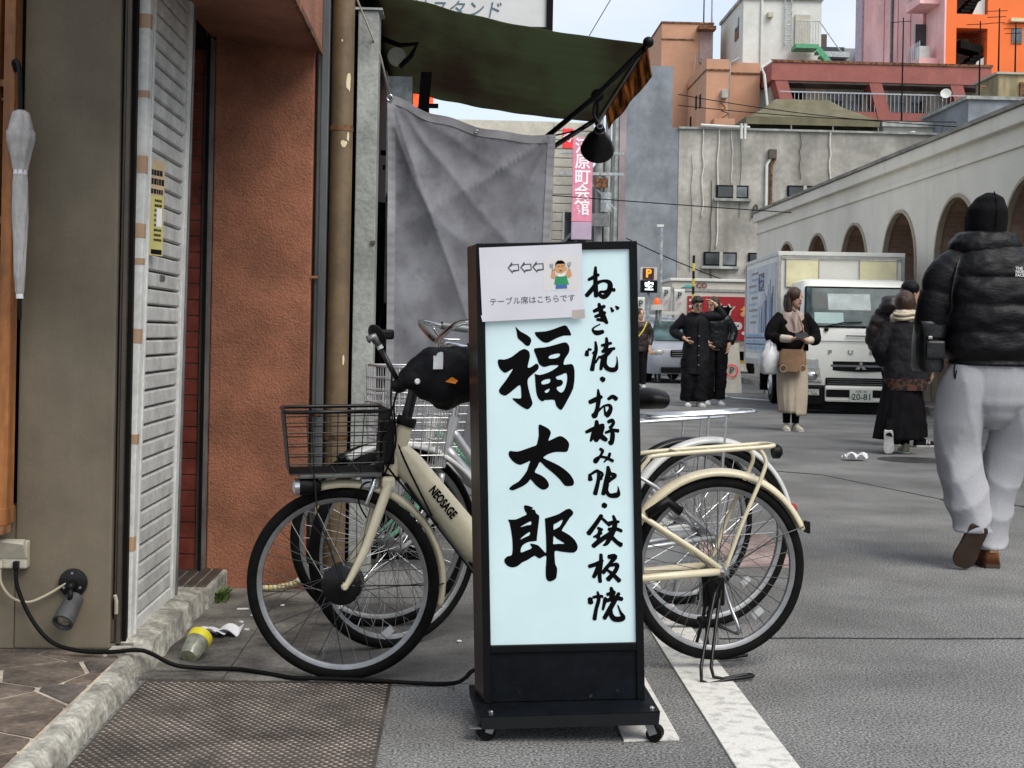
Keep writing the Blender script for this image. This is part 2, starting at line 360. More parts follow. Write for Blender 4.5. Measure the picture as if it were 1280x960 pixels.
# ------------------------------------------------------------------ steel tread plate over the gutter
tp = thing('tread_plate', 'worn brown steel tread plate lying in front of the flagstone step', 'metal plate', (-.56, 3.7, 0))
part('plate', MB().box(-.925, -.185, 2.4, 4.325, -.01, .007), 'tread_steel', tp, bevel=.002, seg=1)
tr = MB(); rs = random.Random(3)
ny = int((4.31 - 3.2) / .0165)
for j in range(ny):
    y = 3.2 + j * .0165
    for i in range(31):
        x = -.915 + i * .0238 + (.0119 if j % 2 else 0)
        if x > -.2: continue
        a = .0085; b_ = .0030; h = .0095
        tr.add([(x - a, y, .0068), (x, y - b_, .0068), (x + a, y, .0068), (x, y + b_, .0068), (x - a * .6, y, h), (x, y - b_ * .4, h), (x + a * .6, y, h), (x, y + b_ * .4, h)],
               [(4, 5, 6, 7), (0, 1, 5, 4), (1, 2, 6, 5), (2, 3, 7, 6), (3, 0, 4, 7)])
part('tread_pattern', tr, M('tread_worn', (.19, .163, .14), r=.55, m=.5, v=.4, vs=5, v2=.3, v2s=60), tp, kind='stuff')

# ------------------------------------------------------------------ corner shop: plaster wall, shutter, tiled pier, stucco pier, eaves
shop = thing('shop_building', 'corner shop with olive plaster wall, orange stucco pier and overhanging eave', 'building', (-1.3, 5.1, 0))
part('plaster_wall', MB().box(-1.372, -1.075, 4.49, 4.62, .06, 3.3), 'olive_plaster', shop, bevel=.006)
part('upper_wall', MB().box(-2.6, -1.15, 4.75, 5.8, .0, 3.3), 'dark_frame', shop)
part('stucco_wall', MB().box(-1.02, -.615, 5.87, 6.02, 0, 2.31), 'orange_stucco', shop, bevel=.006)
part('stucco_side_wall', MB().box(-2.4, -.64, 6.024, 6.12, 0, 6.0), 'dark_frame', shop)
ev = MB(); ev.prism([(-.585, 3.0, 2.215), (-.585, 5.865, 2.215), (-1.04, 5.865, 2.265), (-1.04, 3.0, 2.265)], (0, 0, .9)); part('eave', ev, 'fascia_plaster', shop, bevel=.004)
part('eave_trim', MB().box(-.592, -.581, 3.0, 5.86, 2.2, 2.225), 'rust', shop)
part('lintel', MB().box(-1.16, -1.045, 4.5, 5.80, 2.20, 2.30), 'dark_frame', shop)
part('door_frame', MB().box(-1.052, -1.040, 5.80, 5.835, .085, 2.25), 'brown_metal', shop)
part('door_frame', MB().box(-1.0395, -1.029, 5.79, 5.855, .085, 2.25), 'dark_frame', shop)
part('door_frame', MB().box(-1.0285, -1.021, 5.80, 5.868, .085, 2.25), 'grey_metal', shop)
# tiled jamb facing the street end: every tile its own piece
jamb = part('tile_bed', MB().box(-1.40, -1.053, 5.815, 5.86, .085, 2.4), 'tile_joint', shop)
z = .09
row = 0
while z < 2.3:
    for x0, x1 in ((-1.30, -1.186), (-1.182, -1.054)) if row % 1 == 0 else ():
        part('tile', MB().box(x0, x1, 5.806 + random.uniform(0, .0015), 5.83, z, z + .0605), 'red_tile', jamb, bevel=.002, seg=1)
    z += .0645; row += 1
# door guides between plaster wall and shutter
for x0, x1, y0, y1, mt in ((-1.068, -1.062, 4.51, 4.60, 'brown_metal'), (-1.058, -1.046, 4.50, 4.545, 'brown_metal'), (-1.045, -1.032, 4.52, 4.6, 'dark_frame')):
    part('door_guide', MB().box(x0, x1, y0, y1, .07, 2.4), mt, shop)
part('gap_liner', MB().box(-1.20, -1.07, 4.625, 4.70, .07, 2.6), 'dark_frame', shop)

# storm shutter: pressed slats in a taped white frame, plane faces the road
sh = thing('storm_shutter', 'white slatted metal storm shutter with taped edge standing in doorway', 'shutter', (-1.045, 4.9, .075), (0, RD(.75), 0))
XS = -1.036; Y0, Y1 = 4.545, 5.285
part('frame_post', MB().box(XS - .035, XS + .012, Y0, Y0 + .052, .08, 2.45), 'white_paint_metal', sh, bevel=.003)
part('frame_lip', MB().box(XS - .002, XS + .016, Y0 + .054, Y0 + .075, .08, 2.45), 'white_paint_metal', sh, bevel=.003)
part('frame_post', MB().box(XS - .035, XS + .010, Y1 - .075, Y1 - .02, .08, 2.45), 'white_paint_metal', sh, bevel=.003)
part('frame_lip', MB().box(XS - .025, XS + .016, Y1 - .018, Y1, .08, 2.45), 'grey_metal', sh, bevel=.003)
part('bottom_rail', MB().box(XS - .035, XS + .006, Y0 + .076, Y1 - .076, .082, .125), 'white_paint_metal', sh, bevel=.003)
part('back_sheet', MB().box(XS - .04, XS - .034, Y0 + .05, Y1 - .07, .09, 2.45), 'dark_frame', sh)
z = .127; sp = .0565
while z < 2.4:
    s_ = MB(); ya, yb = Y0 + .077, Y1 - .077; prof = [(XS - .03, z + .001), (XS - .004, z + .004), (XS + .002, z + .008), (XS + .001, z + .047), (XS - .005, z + .0525), (XS - .022, z + .0548), (XS - .03, z + .0548)]
    s_.loft([[(px, y, pz) for px, pz in prof] for y in (ya, ya + .004, yb - .004, yb)])
    part('slat', s_, 'shutter_aluminium', sh); z += sp
for zz, h in ((2.02, .045), (1.80, .022), (1.56, .055), (1.355, .045), (1.27, .02), (1.02, .045), (.70, .03), (.36, .045)):
    part('tape', MB().box(XS - .037, XS + .0135, Y0 - .0015, Y0 + .03, zz, zz + h), M('packing_tape', (.40, .26, .16), r=.4, v=.15) if 'packing_tape' not in MATS else 'packing_tape', sh)
part('latch', MB().box(XS + .001, XS + .006, 4.86, 4.93, 1.23, 1.25), 'grey_metal', sh, bevel=.002)
part('foot_cap', MB().box(XS - .06, XS - .03, 4.50, 4.545, .08, .15), 'brown_metal', sh)
part('floor_bolt', MB().tube([(-1.06, 4.50, .17), (-1.058, 4.49, .21), (-1.062, 4.485, .23)], .006, 6), 'beige_plastic', sh)
# flyer taped on the shutter
fl = thing('flyer', 'small tan and yellow printed flyer taped to the white shutter', 'flyer', (XS + .010, 4.635, .13), (0, RD(.75), RD(-20)))
fy0, fy1 = 4.635, 4.725
part('sheet', MB().box(XS + .0075, XS + .0095, fy0, fy1, 1.305, 1.615), M('flyer_yellow', (.50, .45, .16), r=.7, v=.1), fl)
part('header', MB().box(XS + .0096, XS + .0103, fy0 + .001, fy1 - .001, 1.50, 1.614), M('flyer_tan', (.50, .37, .22), r=.7, v=.15), fl)
ft = MB(); rs = random.Random(5)
for zz, hh in ((1.565, .018), (1.535, .02), (1.505, .016)):
    y = fy0 + .008
    while y < fy1 - .02: w_ = rs.uniform(.008, .016); ft.box(XS + .0104, XS + .0108, y, y + w_, zz, zz + hh); y += w_ + .003
for k in range(9):
    zz = 1.48 - k * .016; y = fy0 + .034
    while y < fy1 - .016: w_ = rs.uniform(.004, .012); ft.box(XS + .0096, XS + .0100, y, y + w_, zz, zz + .008); y += w_ + .002
ft.box(XS + .0096, XS + .0100, fy0 + .02, fy1 - .006, 1.309, 1.325)
part('print', ft, 'black_plastic', fl)
part('print_panel', MB().box(XS + .0101, XS + .0106, fy0 + .046, fy1 - .012, 1.40, 1.46), 'white_paper', fl)

# ------------------------------------------------------------------ wooden lattice window at far left
ww = thing('lattice_window', 'amber wooden lattice window frame beside the olive plaster wall', 'window', (-1.5, 4.45, .44))
for x0, x1 in ((-1.408, -1.374), (-1.436, -1.422), (-1.62, -1.585)): part('stile', MB().box(x0, x1, 4.40, 4.47, .50, 3.0), 'wood_amber', ww, bevel=.003)
part('bottom_rail', MB().box(-1.9, -1.372, 4.385, 4.48, .455, .51), 'wood_amber', ww, bevel=.004)
for zz in (.83, 1.38, 1.80, 2.15): part('muntin', MB().box(-1.9, -1.409, 4.412, 4.452, zz, zz + .022), 'wood_amber', ww, bevel=.002)
for zz in (.80, 1.33, 1.76): part('shelf_lip', MB().box(-1.421, -1.409, 4.425, 4.466, zz, zz + .008), 'wood_amber', ww)
part('glass', MB().box(-1.9, -1.409, 4.457, 4.462, .511, 3.0), 'wood_glass', ww)
part('sill', MB().prism([(-1.9, 4.37, .43), (-1.375, 4.37, .455), (-1.375, 4.37, .43), (-1.9, 4.37, .405)], (0, .08, 0)), 'rust', ww)
part('wall_below', MB().box(-2.2, -1.374, 4.495, 4.6, .06, .50), 'olive_plaster', ww)

# ------------------------------------------------------------------ drain pipe and gutter channel on the corner
dp = thing('drain_pipe', 'tall brown drainpipe with chipped paint beside the orange stucco pier', 'drainpipe', (-.505, 5.93, 0))
part('pipe', MB().cyl((-.505, 5.93, 0), (-.505, 5.93, 3.4), .0465, n=28), 'pipe_brown', dp, smooth=.8)
for zz in (.62, 1.9): part('clip', MB().lathe([(.049, zz), (.049, zz + .022)], (-.505, 5.93, 0), n=24), 'rust', dp)
def chip(cx, cz, w_, h_, seed):
    r_ = random.Random(seed); P = []
    for i in range(12):
        a = 2 * pi * i / 12; k = r_.uniform(.75, 1.15); P.append((cx + cos(a) * w_ * k, cz + sin(a) * h_ * k))
    mb = MB(); f_ = lambda x, z, r__: (-.505 + sin(x / .0465) * r__, 5.93 - cos(x / .0465) * r__, z)
    mb.loft([[f_(x, z, .0466) for x, z in P], [f_(x, z, .0478) for x, z in P]]); return mb
for cx, cz, w_, h_, sd in ((.030, 2.10, .011, .042, 1), (.014, 1.845, .013, .016, 2), (.032, 1.875, .006, .02, 3), (.0, 2.27, .004, .006, 4), (.03, .95, .005, .02, 5)):
    part('paint_chip', chip(cx, cz, w_, h_, sd), 'chip_cream', dp)
gc = thing('gutter_channel', 'narrow grey metal channel running up beside the brown drainpipe', 'metal channel', (-.58, 5.9, 0))
part('channel', MB().box(-.602, -.556, 5.885, 5.93, 0, 3.4), M('channel_metal', (.115, .12, .125), r=.5, m=.4, v=.25, vs=6, st=(1, 1, .2)), gc, bevel=.004)
part('channel_lip', MB().box(-.5845, -.5775, 5.874, 5.8848, 0, 3.4), 'channel_metal', gc)
part('bracket', MB().box(-.612, -.585, 5.86, 5.8735, 1.285, 1.295), 'rust', gc)
part('bracket', MB().tube([(-.60, 5.87, .73), (-.58, 5.84, .73), (-.565, 5.85, .725)], .012, 8), 'rust', gc)

# ------------------------------------------------------------------ neighbouring shop: concrete post, panels, box, awning wall
nb = thing('awning_shop', 'narrow neighbouring shop front with grey concrete post and galvanised panel', 'building', (-.6, 8, 0))
part('concrete_post', MB().box(-.452, -.365, 6.03, 6.2, 0, 2.43), 'weather_concrete', nb, bevel=.004)
part('post_cap', MB().box(-.47, -.35, 6.02, 6.2, 2.431, 2.44), 'galvanised', nb)
part('shop_wall', MB().box(-1.6, -.455, 6.13, 19, 0, 5.5), 'dark_frame', nb)
part('side_panel', MB().box(-.356, -.24, 6.62, 6.66, 1.70, 2.26), 'galvanised', nb)
part('panel_edge', MB().prism([(-.24, 6.60, 1.70), (-.19, 6.60, 1.70), (-.15, 6.60, 2.28), (-.20, 6.60, 2.28)], (0, .04, 0)), 'dark_frame', nb)
part('meter_box', MB().box(-.345, -.20, 6.45, 6.6, 1.20, 1.66), 'beige_box', nb, bevel=.006)
part('vent', MB().box(-.345, -.22, 6.5, 6.6, 1.665, 1.70), 'dark_frame', nb)
part('shop_recess', MB().box(-.454, -.10, 6.7, 6.9, 0, 1.68), 'dark_frame', nb)
for pts in ([(-.345, 6.4, 1.18), (-.365, 6.38, 1.05), (-.35, 6.36, .93), (-.335, 6.35, .88)], [(-.33, 6.4, 1.2), (-.32, 6.36, 1.0), (-.34, 6.34, .8)], [(-.31, 6.4, 1.2), (-.335, 6.36, 1.05), (-.32, 6.34, .85), (-.33, 6.3, .7)]):
    part('wall_cable', MB().tube(smooth_path(pts), .006, 6), 'black_rubber', nb, smooth=True)
part('wall_switch', MB().box(-.382, -.362, 6.02, 6.03, 1.44, 1.455), 'brown_metal', nb)
# ------------------------------------------------------------------ awning, curtain, lamp
def fabric(name, c, trans_w=.35, tc_=None, v=.2, vs=4, b=.3, bs=200, st=(1, 1, 1), c2=None, lo=.38, hi=.66):
    m_ = M(name, c, r=.9, v=v, vs=vs, b=b, bs=bs, st=st, c2=c2, spec=.15, lo=lo, hi=hi)
    N = m_.node_tree.nodes; L = m_.node_tree.links; bs_ = N['Principled BSDF']; o_ = N['Material Output']
    t = N.new('ShaderNodeBsdfTranslucent'); mxs = N.new('ShaderNodeMixShader'); mxs.inputs[0].default_value = trans_w
    src = bs_.inputs['Base Color'].links[0].from_socket
    if tc_: t.inputs[0].default_value = (*tc_, 1)
    else: L.new(src, t.inputs[0])
    L.new(bs_.outputs[0], mxs.inputs[1]); L.new(t.outputs[0], mxs.inputs[2]); L.new(mxs.outputs[0], o_.inputs['Surface'])
    return m_
fabric('awning_cloth', (.135, .155, .105), .7, v=.5, vs=1.7, st=(1, .3, 1), c2=(.12, .092, .077), lo=.38, hi=.64)
stain(MATS['awning_cloth'], (.06, .05, .045), sc=3.5, stretch=(.25, 2.2, 1), lo=.52, hi=.72, amt=.6)
fabric('valence_cloth', (.55, .31, .15), .6, v=.5, vs=6, b=.4, bs=90)
fabric('curtain_cloth', (.215, .222, .245), .15, v=.3, vs=5, b=.15, bs=300, c2=(.165, .168, .185))
stain(MATS['curtain_cloth'], (.055, .055, .058), sc=9, stretch=(1, 1, .8), lo=.56, hi=.70, amt=.35)
stain(MATS['curtain_cloth'], (.04, .04, .042), sc=32, stretch=(1, 1, .8), lo=.58, hi=.74, amt=.45)
aw = thing('awning', 'dark sagging retractable awning over the grey curtain', 'awning', (-.4, 7.2, 2.2))
YN, YF, XW, XO = 6.1, 8.35, -.42, .775
def awn(u, v):
    x = XW + (XO - XW) * u; y = YN + (YF - YN) * v
    z = 2.50 - .165 * u + .05 * (1 - v) * (1 - u) - .035 * sin(pi * u) * (1 - .3 * v) + .004 * sin(u * 34 + v * 9) * (1 - u) + .004 * sin(v * 40 + u * 3 + 2 * sin(v * 9)) * (.4 + u * .6)
    return (x, y, z)
part('cloth', MB().grid(awn, 46, 60), 'awning_cloth', aw, smooth=True, mods=(('SOLIDIFY', dict(thickness=.0025)),))
part('front_bar', MB().cyl((XO + .012, YN - .02, 2.335), (XO + .012, YF, 2.325), .016, n=14), 'black_paint', aw, smooth=.8)
part('bar_end_cap', MB().ball((XO + .012, YN - .03, 2.335), (.024, .03, .024)), 'black_plastic', aw, smooth=True)
part('roller', MB().cyl((XW + .02, YN - .05, 2.585), (XW + .02, YF, 2.585), .045, n=16), 'dark_frame', aw, smooth=.8)
part('roller_hood', MB().box(XW - .05, XW + .06, YN - .1, YF, 2.60, 2.72), 'dark_frame', aw)
def val(u, v):
    y = YN + (7.9 - YN) * u; return (XO + .014 + .022 * v + .004 * sin(u * 13) * v, y, 2.33 - (.135 - .03 * u) * v + .002 * sin(u * 17) * v)
part('valence', MB().grid(val, 40, 6), 'valence_cloth', aw, smooth=True, mods=(('SOLIDIFY', dict(thickness=.002)),))
part('folding_arm', MB().tube([(XO, YN + .05, 2.32), (.59, 6.32, 2.14), (.38, 6.6, 1.985)], .013, 8), 'black_paint', aw, smooth=.8)
part('folding_arm', MB().tube([(.38, 6.6, 1.985), (.0, 6.9, 1.93), (XW + .02, 7.0, 1.95)], .013, 8), 'black_paint', aw, smooth=.8)
part('folding_arm', MB().tube([(XO - .03, 8.1, 2.30), (.50, 7.6, 2.09), (.36, 7.4, 1.98), (XW + .02, 7.2, 1.9)], .014, 8), 'black_paint', aw, smooth=.8)
part('arm_joint', MB().ball((.60, 6.36, 2.15), (.03, .02, .03)), 'black_plastic', aw, smooth=True)
part('bracket', MB().tube([(-.40, 6.62, 2.44), (-.30, 6.60, 2.40), (-.22, 6.6, 2.41), (-.25, 6.6, 2.35), (-.30, 6.6, 2.30)], .012, 7), 'dark_frame', aw)
part('bracket_plate', MB().lathe([(.0, 0), (.045, .004), (.045, .01)], (-.315, 6.6, 2.345), (.3, -1, 0), n=16), 'beige_box', aw)
part('tie_wire', MB().tube(smooth_path([(.38, 6.5, 1.98), (.45, 6.48, 1.99), (.56, 6.46, 2.02), (.60, 6.4, 2.05)]), .004, 5), 'black_rubber', aw)
lp = thing('bell_lamp', 'black bell shaped lamp hanging from the awning arm', 'lamp', (.615, 6.42, 1.95))
ax = Vector((-.03, -.86, .46)).normalized()
part('shade', MB().lathe([(.012, -.055), (.026, -.05), (.028, -.02), (.04, .0), (.058, .03), (.070, .07), (.078, .10), (.074, .098), (.064, .07), (.05, .03), (.03, .005)], Vector((.615, 6.42, 1.975)), -ax, n=32), 'black_paint', lp, smooth=.9)
part('socket', MB().lathe([(.017, -.075), (.02, -.07), (.02, -.045), (.012, -.04)], Vector((.615, 6.42, 1.975)), -ax, n=18), 'black_plastic', lp, smooth=.8)
part('socket_ring', MB().torus(Vector((.615, 6.42, 1.975)) + ax * .075, ax, .012, .003, 18, 6), 'grey_metal', lp, smooth=True)
part('hanger', MB().tube(smooth_path([(.615, 6.40, 2.01), (.60, 6.40, 2.05), (.605, 6.39, 2.09), (.60, 6.37, 2.13)]), .007, 7), 'black_paint', lp, smooth=True)
part('chain', MB().tube(smooth_path([(.605, 6.38, 2.03), (.585, 6.37, 2.07), (.59, 6.36, 2.12)]), .006, 6), 'black_paint', lp, smooth=True)

cu = thing('curtain', 'weathered grey canvas curtain hanging below the awning', 'curtain', (.03, 6.25, .4))
def curt(u, v):
    top = 2.115 - .15 * sin(pi * min(1, u * 1.05) * .55) - .012 * u + .01 * sin(u * 20) * (1 - u)
    x = -.335 + .745 * u - .02 * sin(pi * v) * max(-.3, min(1, (u - .45) * 3)) + .015 * v * (1 - u)
    z = top + (.35 - top) * v
    # drapes: fan from the left eyelet, diagonal pulls from the right corner, slack swags between
    dx, dz = u * .75, v * 1.75; r1 = sqrt(dx * dx + dz * dz) + .02; t1 = atan2(dx, dz + .02)
    f1 = .034 * (abs(sin(t1 * 7.5 + .3)) ** .6 - .5) * math.exp(-t1 * 1.1) * min(1, r1 * 4)
    ex = (1 - u) * .75; r2 = sqrt(ex * ex + dz * dz) + .02; t2 = atan2(ex, dz + .02)
    f2 = .034 * (abs(sin(t2 * 6.5 + .6)) ** .6 - .5) * math.exp(-((t2 - .75) / .45) ** 2) * min(1, r2 * 4) * math.exp(-r2 * .5)
    sw = v * 1.75 - .55 * (1 - (2 * u - .95) ** 2); f3 = .022 * (abs(sin(sw * 5)) ** .7 - .5) * math.exp(-(sw / .5) ** 2)
    n_ = MN.noise((u * 4, v * 6, 2)) * .016 + MN.noise((u * 11, v * 14, 5)) * .004
    return (x, 6.27 + f1 + f2 + f3 + n_, z)
part('cloth', MB().grid(curt, 110, 110), 'curtain_cloth', cu, smooth=True, mods=(('SOLIDIFY', dict(thickness=.002)),))
hem = lambda u0, w_: (lambda u, v: tuple(Vector(curt(u0 + w_ * u, v)) + Vector((0, -.0035 - .0012 * sin(v * 260), 0))))
part('hem', MB().grid(hem(0, .045), 3, 160), M('hem_cloth', (.25, .25, .265), r=.9, v=.15), cu, smooth=True)
part('hem', MB().grid(hem(.955, .045), 3, 160), 'hem_cloth', cu, smooth=True)
part('hem', MB().grid(lambda u, v: tuple(Vector(curt(u, v * .022)) + Vector((0, -.0035, 0))), 90, 2), 'hem_cloth', cu, smooth=True)
part('eyelet', MB().torus(Vector(curt(.012, .008)) + Vector((0, -.012, 0)), (0, 1, .2), .013, .0045, 20, 8), 'chrome', cu, smooth=True)
part('eyelet', MB().torus(Vector(curt(.53, .012)) + Vector((0, -.012, 0)), (0, 1, .2), .006, .003, 16, 8), 'steel', cu, smooth=True)
part('rope', MB().tube([(-.325, 6.245, 2.115), (-.36, 6.1, 2.25), (-.44, 5.86, 2.42), (-.50, 5.7, 2.56)], .0042, 6), M('cord_white', (.55, .52, .44), r=.8), cu, smooth=True)

# ------------------------------------------------------------------ signs beyond the awning
st_ = thing('stand_sign', 'white board sign in dark frame above the awning with blue lettering', 'sign', (.17, 9, 2.9))
part('board', MB().box(-.75, .515, 9.0, 9.1, 3.02, 3.75), M('sign_white', (.68, .70, .70), r=.4, v=.05), st_)
for a in ((-.76, .555, 8.98, 9.12, 2.985, 3.02), (.515, .555, 8.98, 9.12, 3.021, 3.8)): part('frame', MB().box(*a), 'dark_frame', st_)
wpart('lettering', text_mesh('スタンド', .115, facing((.0, 8.997, 3.118), 0), sx=1.0, shear=.2), M('sign_blue', (.11, .18, .25), r=.5, v=.15), st_)
wpart('lettering', text_mesh('い', .10, facing((-.28, 8.997, 3.14), 0), shear=.1), M('sign_teal', (.25, .38, .42), r=.5, v=.15), st_)
rn = thing('neon_sign', 'small glowing red sign seen just above the grey curtain', 'sign', (-.22, 9.6, 2.6))
part('lamp_panel', MB().box(-.34, -.205, 9.6, 9.65, 2.60, 2.70), M('red_glow', (.95, .07, .02), r=.5, v=.3, vs=20, emit=1.2), rn)
part('casing', MB().box(-.30, -.17, 9.58, 9.598, 2.585, 2.615), 'dark_frame', rn)

# street end at left: cream house, red sign, pink hall sign, poles
M('cream_wall', (.55, .52, .44), r=.8, v=.1, vs=1.5, v2=.06, v2s=12)
ch = thing('cream_house', 'pale cream house wall seen past the right edge of the curtain', 'building', (3, 50, 0))
part('wall', MB().box(-2.5, 4.6, 50, 58, 0, 8.6), 'cream_wall', ch)
for z in [.6 + .32 * i for i in range(25)]: part('siding_board', MB().box(3.2, 4.6, 49.94, 49.999, z, z + .30), 'cream_wall', ch, bevel=.02, seg=1)
part('window', MB().box(3.62, 4.0, 49.85, 49.938, 4.2, 5.4), 'glass_dark', ch)
part('window_frame', MB().box(3.56, 3.62, 49.8, 49.93, 4.1, 5.5), 'white_wall', ch)
part('lean_to_roof', MB().prism([(3.3, 49.0, 4.0), (4.3, 49.0, 5.0), (4.3, 49.0, 5.15), (3.3, 49.0, 4.15)], (0, .9, 0)), 'grey_metal', ch)
part('shed_wall', MB().box(3.5, 4.35, 49.2, 49.8, 0, 4.0), M('shed_grey', (.22, .22, .21), r=.8, v=.3, vs=2), ch)
part('balcony', MB().box(3.55, 4.1, 49.0, 49.19, 3.6, 4.1), 'beige_box', ch)
ps = thing('hall_sign', 'tall pink vertical hall sign with white characters past the awning', 'sign', (3.5, 42, 3.9))
part('panel', MB().box(3.27, 3.86, 42, 42.22, 4.45, 6.95), M('sign_pink', (.56, .20, .28), r=.45, v=.1, emit=.12), ps, bevel=.02)
part('lower_panel', MB().box(3.27, 3.86, 42, 42.22, 3.92, 4.44), M('sign_mauve', (.42, .32, .42), r=.45, v=.06), ps, bevel=.02)
part('foot', MB().box(3.45, 3.7, 42.05, 42.15, 3.72, 3.9), 'dark_frame', ps)
for i, chh in enumerate('河原町会館'):
    wpart('lettering', text_mesh(chh, .48, facing((3.565, 41.99, 6.66 - .455 * i)), bold=.008), M('sign_letter', (.75, .68, .70), r=.5, v=.04, emit=.12) if 'sign_letter' not in MATS else 'sign_letter', ps)
rsn = thing('red_sign', 'small red character sign behind the awning lamp', 'sign', (3.25, 44, 6.4))
part('panel', MB().box(3.09, 3.42, 44, 44.1, 6.88, 7.5), M('sign_red', (.62, .035, .04), r=.5, v=.1, emit=.15), rsn, bevel=.02)
wpart('lettering', text_mesh('寿', .32, facing((3.255, 43.99, 7.2)), bold=.004), 'sign_letter', rsn)
up = thing('utility_pole', 'grey utility pole with transformer and cross arms beside the pink sign', 'pole', (4.25, 44, 0))
part('pole', MB().cyl((4.25, 44, 0), (4.25, 44, 9.2), .13, .11, 16), M('pole_grey', (.28, .28, .27), r=.7, v=.15), up, smooth=.8)
part('pole', MB().cyl((4.62, 45, 0), (4.62, 45, 9.0), .10, .09, 14), 'weather_concrete', up, smooth=.8)
for z in (6.7, 6.05): part('cross_arm', MB().box(3.0, 5.0, 43.86, 43.95, z, z + .09), 'galvanised', up)
part('stay', MB().bar((3.7, 43.8, 6.1), (4.75, 43.8, 5.0), .05, .05), 'galvanised', up)
part('transformer', MB().cyl((4.45, 43.7, 4.9), (4.45, 43.7, 5.5), .17, n=14), 'galvanised', up, smooth=.8)
part('junction_box', MB().box(4.0, 4.55, 43.6, 43.8, 4.45, 4.85), 'grey_metal', up)
part('fitting', MB().box(4.1, 4.5, 43.65, 43.8, 5.65, 5.95), 'rust', up)

# ------------------------------------------------------------------ building closing the street: grey painted + stained concrete
M('grey_render', (.225, .25, .275), r=.85, v=.22, vs=.7, v2=.1, v2s=4, b=.2, bs=4)
stain(MATS['grey_render'], (.36, .38, .38), sc=.8, stretch=(1, 1, .7), lo=.5, hi=.75, amt=.5)
stain(MATS['grey_render'], (.13, .15, .17), sc=1.5, stretch=(1.6, 1, .14), lo=.54, hi=.72, amt=.5)
M('stained_concrete', (.39, .38, .34), r=.9, v=.25, vs=.6, v2=.12, v2s=5, b=.3, bs=6)
stain(MATS['stained_concrete'], (.20, .185, .155), sc=1.2, stretch=(1.6, 1, .10), lo=.49, hi=.70, amt=.7)
stain(MATS['stained_concrete'], (.15, .14, .12), sc=.55, stretch=(1, 1, .8), lo=.50, hi=.70, amt=.6)
cb = thing('concrete_building', 'stained grey concrete building with few small windows closing the street', 'building', (10, 46, 0))
part('painted_wall', MB().box(5.3, 7.03, 46, 60, 0, 7.9), 'grey_render', cb)
part('painted_tower', MB().box(5.3, 6.80, 46.01, 50, 7.902, 9.9), 'grey_render', cb)
part('wall', MB().box(7.032, 16.2, 45.98, 60, 0, 7.86), 'stained_concrete', cb)
part('coping', MB().box(7.0, 16.25, 45.9, 46.3, 7.862, 7.93), 'weather_concrete', cb)
part('edge_strip', MB().box(5.08, 5.295, 45.9, 47, 0, 8.6), M('panel_mauve', (.30, .26, .27), r=.7, v=.2, vs=1), cb)
part('edge_strip', MB().box(4.95, 5.07, 45.95, 47, 0, 8.3), 'weather_concrete', cb)
for x0, x1, z0, z1, sp_ in ((8.27, 9.32, 5.63, 6.06, .55), (7.9, 8.98, 3.42, 3.88, .5), (10.6, 11.6, 5.72, 6.1, .55), (9.36, 9.75, 3.4, 3.88, .9)):
    wf = part('window', MB().box(x0, x1, 45.9, 45.978, z0, z1), 'dark_frame', cb)
    xm = x0 + (x1 - x0) * sp_
    part('pane', MB().box(x0 + .05, xm - .04, 45.885, 45.899, z0 + .05, z1 - .05), 'glass_dark', wf)
    part('pane', MB().box(xm + .08, x1 - .05, 45.885, 45.899, z0 + .05, z1 - .05), 'glass_grey', wf)
    part('mullion', MB().box(xm - .035, xm + .07, 45.86, 45.884, z0, z1), 'beige_box', wf)
    part('sill', MB().box(x0 - .08, x1 + .08, 45.8, 45.979, z0 - .09, z0 - .002), 'weather_concrete', wf)
rs = random.Random(9)
for x, z0, z1, mt, r_ in ((7.82, 5.0, 7.9, 'cord', .022), (8.32, 4.0, 7.95, 'cord', .026), (8.76, 6.1, 7.9, 'cord', .014), (9.05, 5.0, 7.85, 'dark', .010), (7.45, 3.2, 7.0, 'dark', .010), (11.0, 6.3, 7.9, 'dark', .014), (12.0, 6.2, 7.85, 'cord', .03), (8.12, 3.0, 6.2, 'dark', .015)):
    pts = [(x + rs.uniform(-.035, .035), 45.93, z1 + (z0 - z1) * i / 7) for i in range(8)]
    part('wall_cable', MB().tube(smooth_path(pts, 3), r_, 6), M('cable_pale', (.58, .56, .50), r=.7) if mt == 'cord' and 'cable_pale' not in MATS else ('cable_pale' if mt == 'cord' else 'brown_metal'), cb, smooth=True)
for x in (9.9, 10.05): part('downpipe', MB().tube([(x, 45.9, 5.2), (x, 45.9, 6.75), (x + .12, 45.9, 6.95)], .05, 8), 'white_wall' if x < 10 else 'rust', cb, smooth=.8)
part('hopper', MB().box(9.95, 10.2, 45.8, 45.97, 6.95, 7.25), 'brown_metal', cb)
part('bent_pipe', MB().tube(smooth_path([(9.45, 45.9, 5.0), (9.5, 45.9, 5.35), (9.6, 45.9, 5.4), (9.62, 45.9, 4.95)]), .03, 7), 'brown_metal', cb)
part('roof_pipe', MB().tube([(7.7, 45.8, 7.98), (8.6, 45.8, 7.95), (9.3, 45.8, 7.94)], .05, 7), 'white_wall', cb)
for x in (9.02, 9.14): part('roof_spout', MB().tube([(x, 45.75, 8.05), (x, 45.75, 7.55)], .045, 7), 'white_wall', cb)

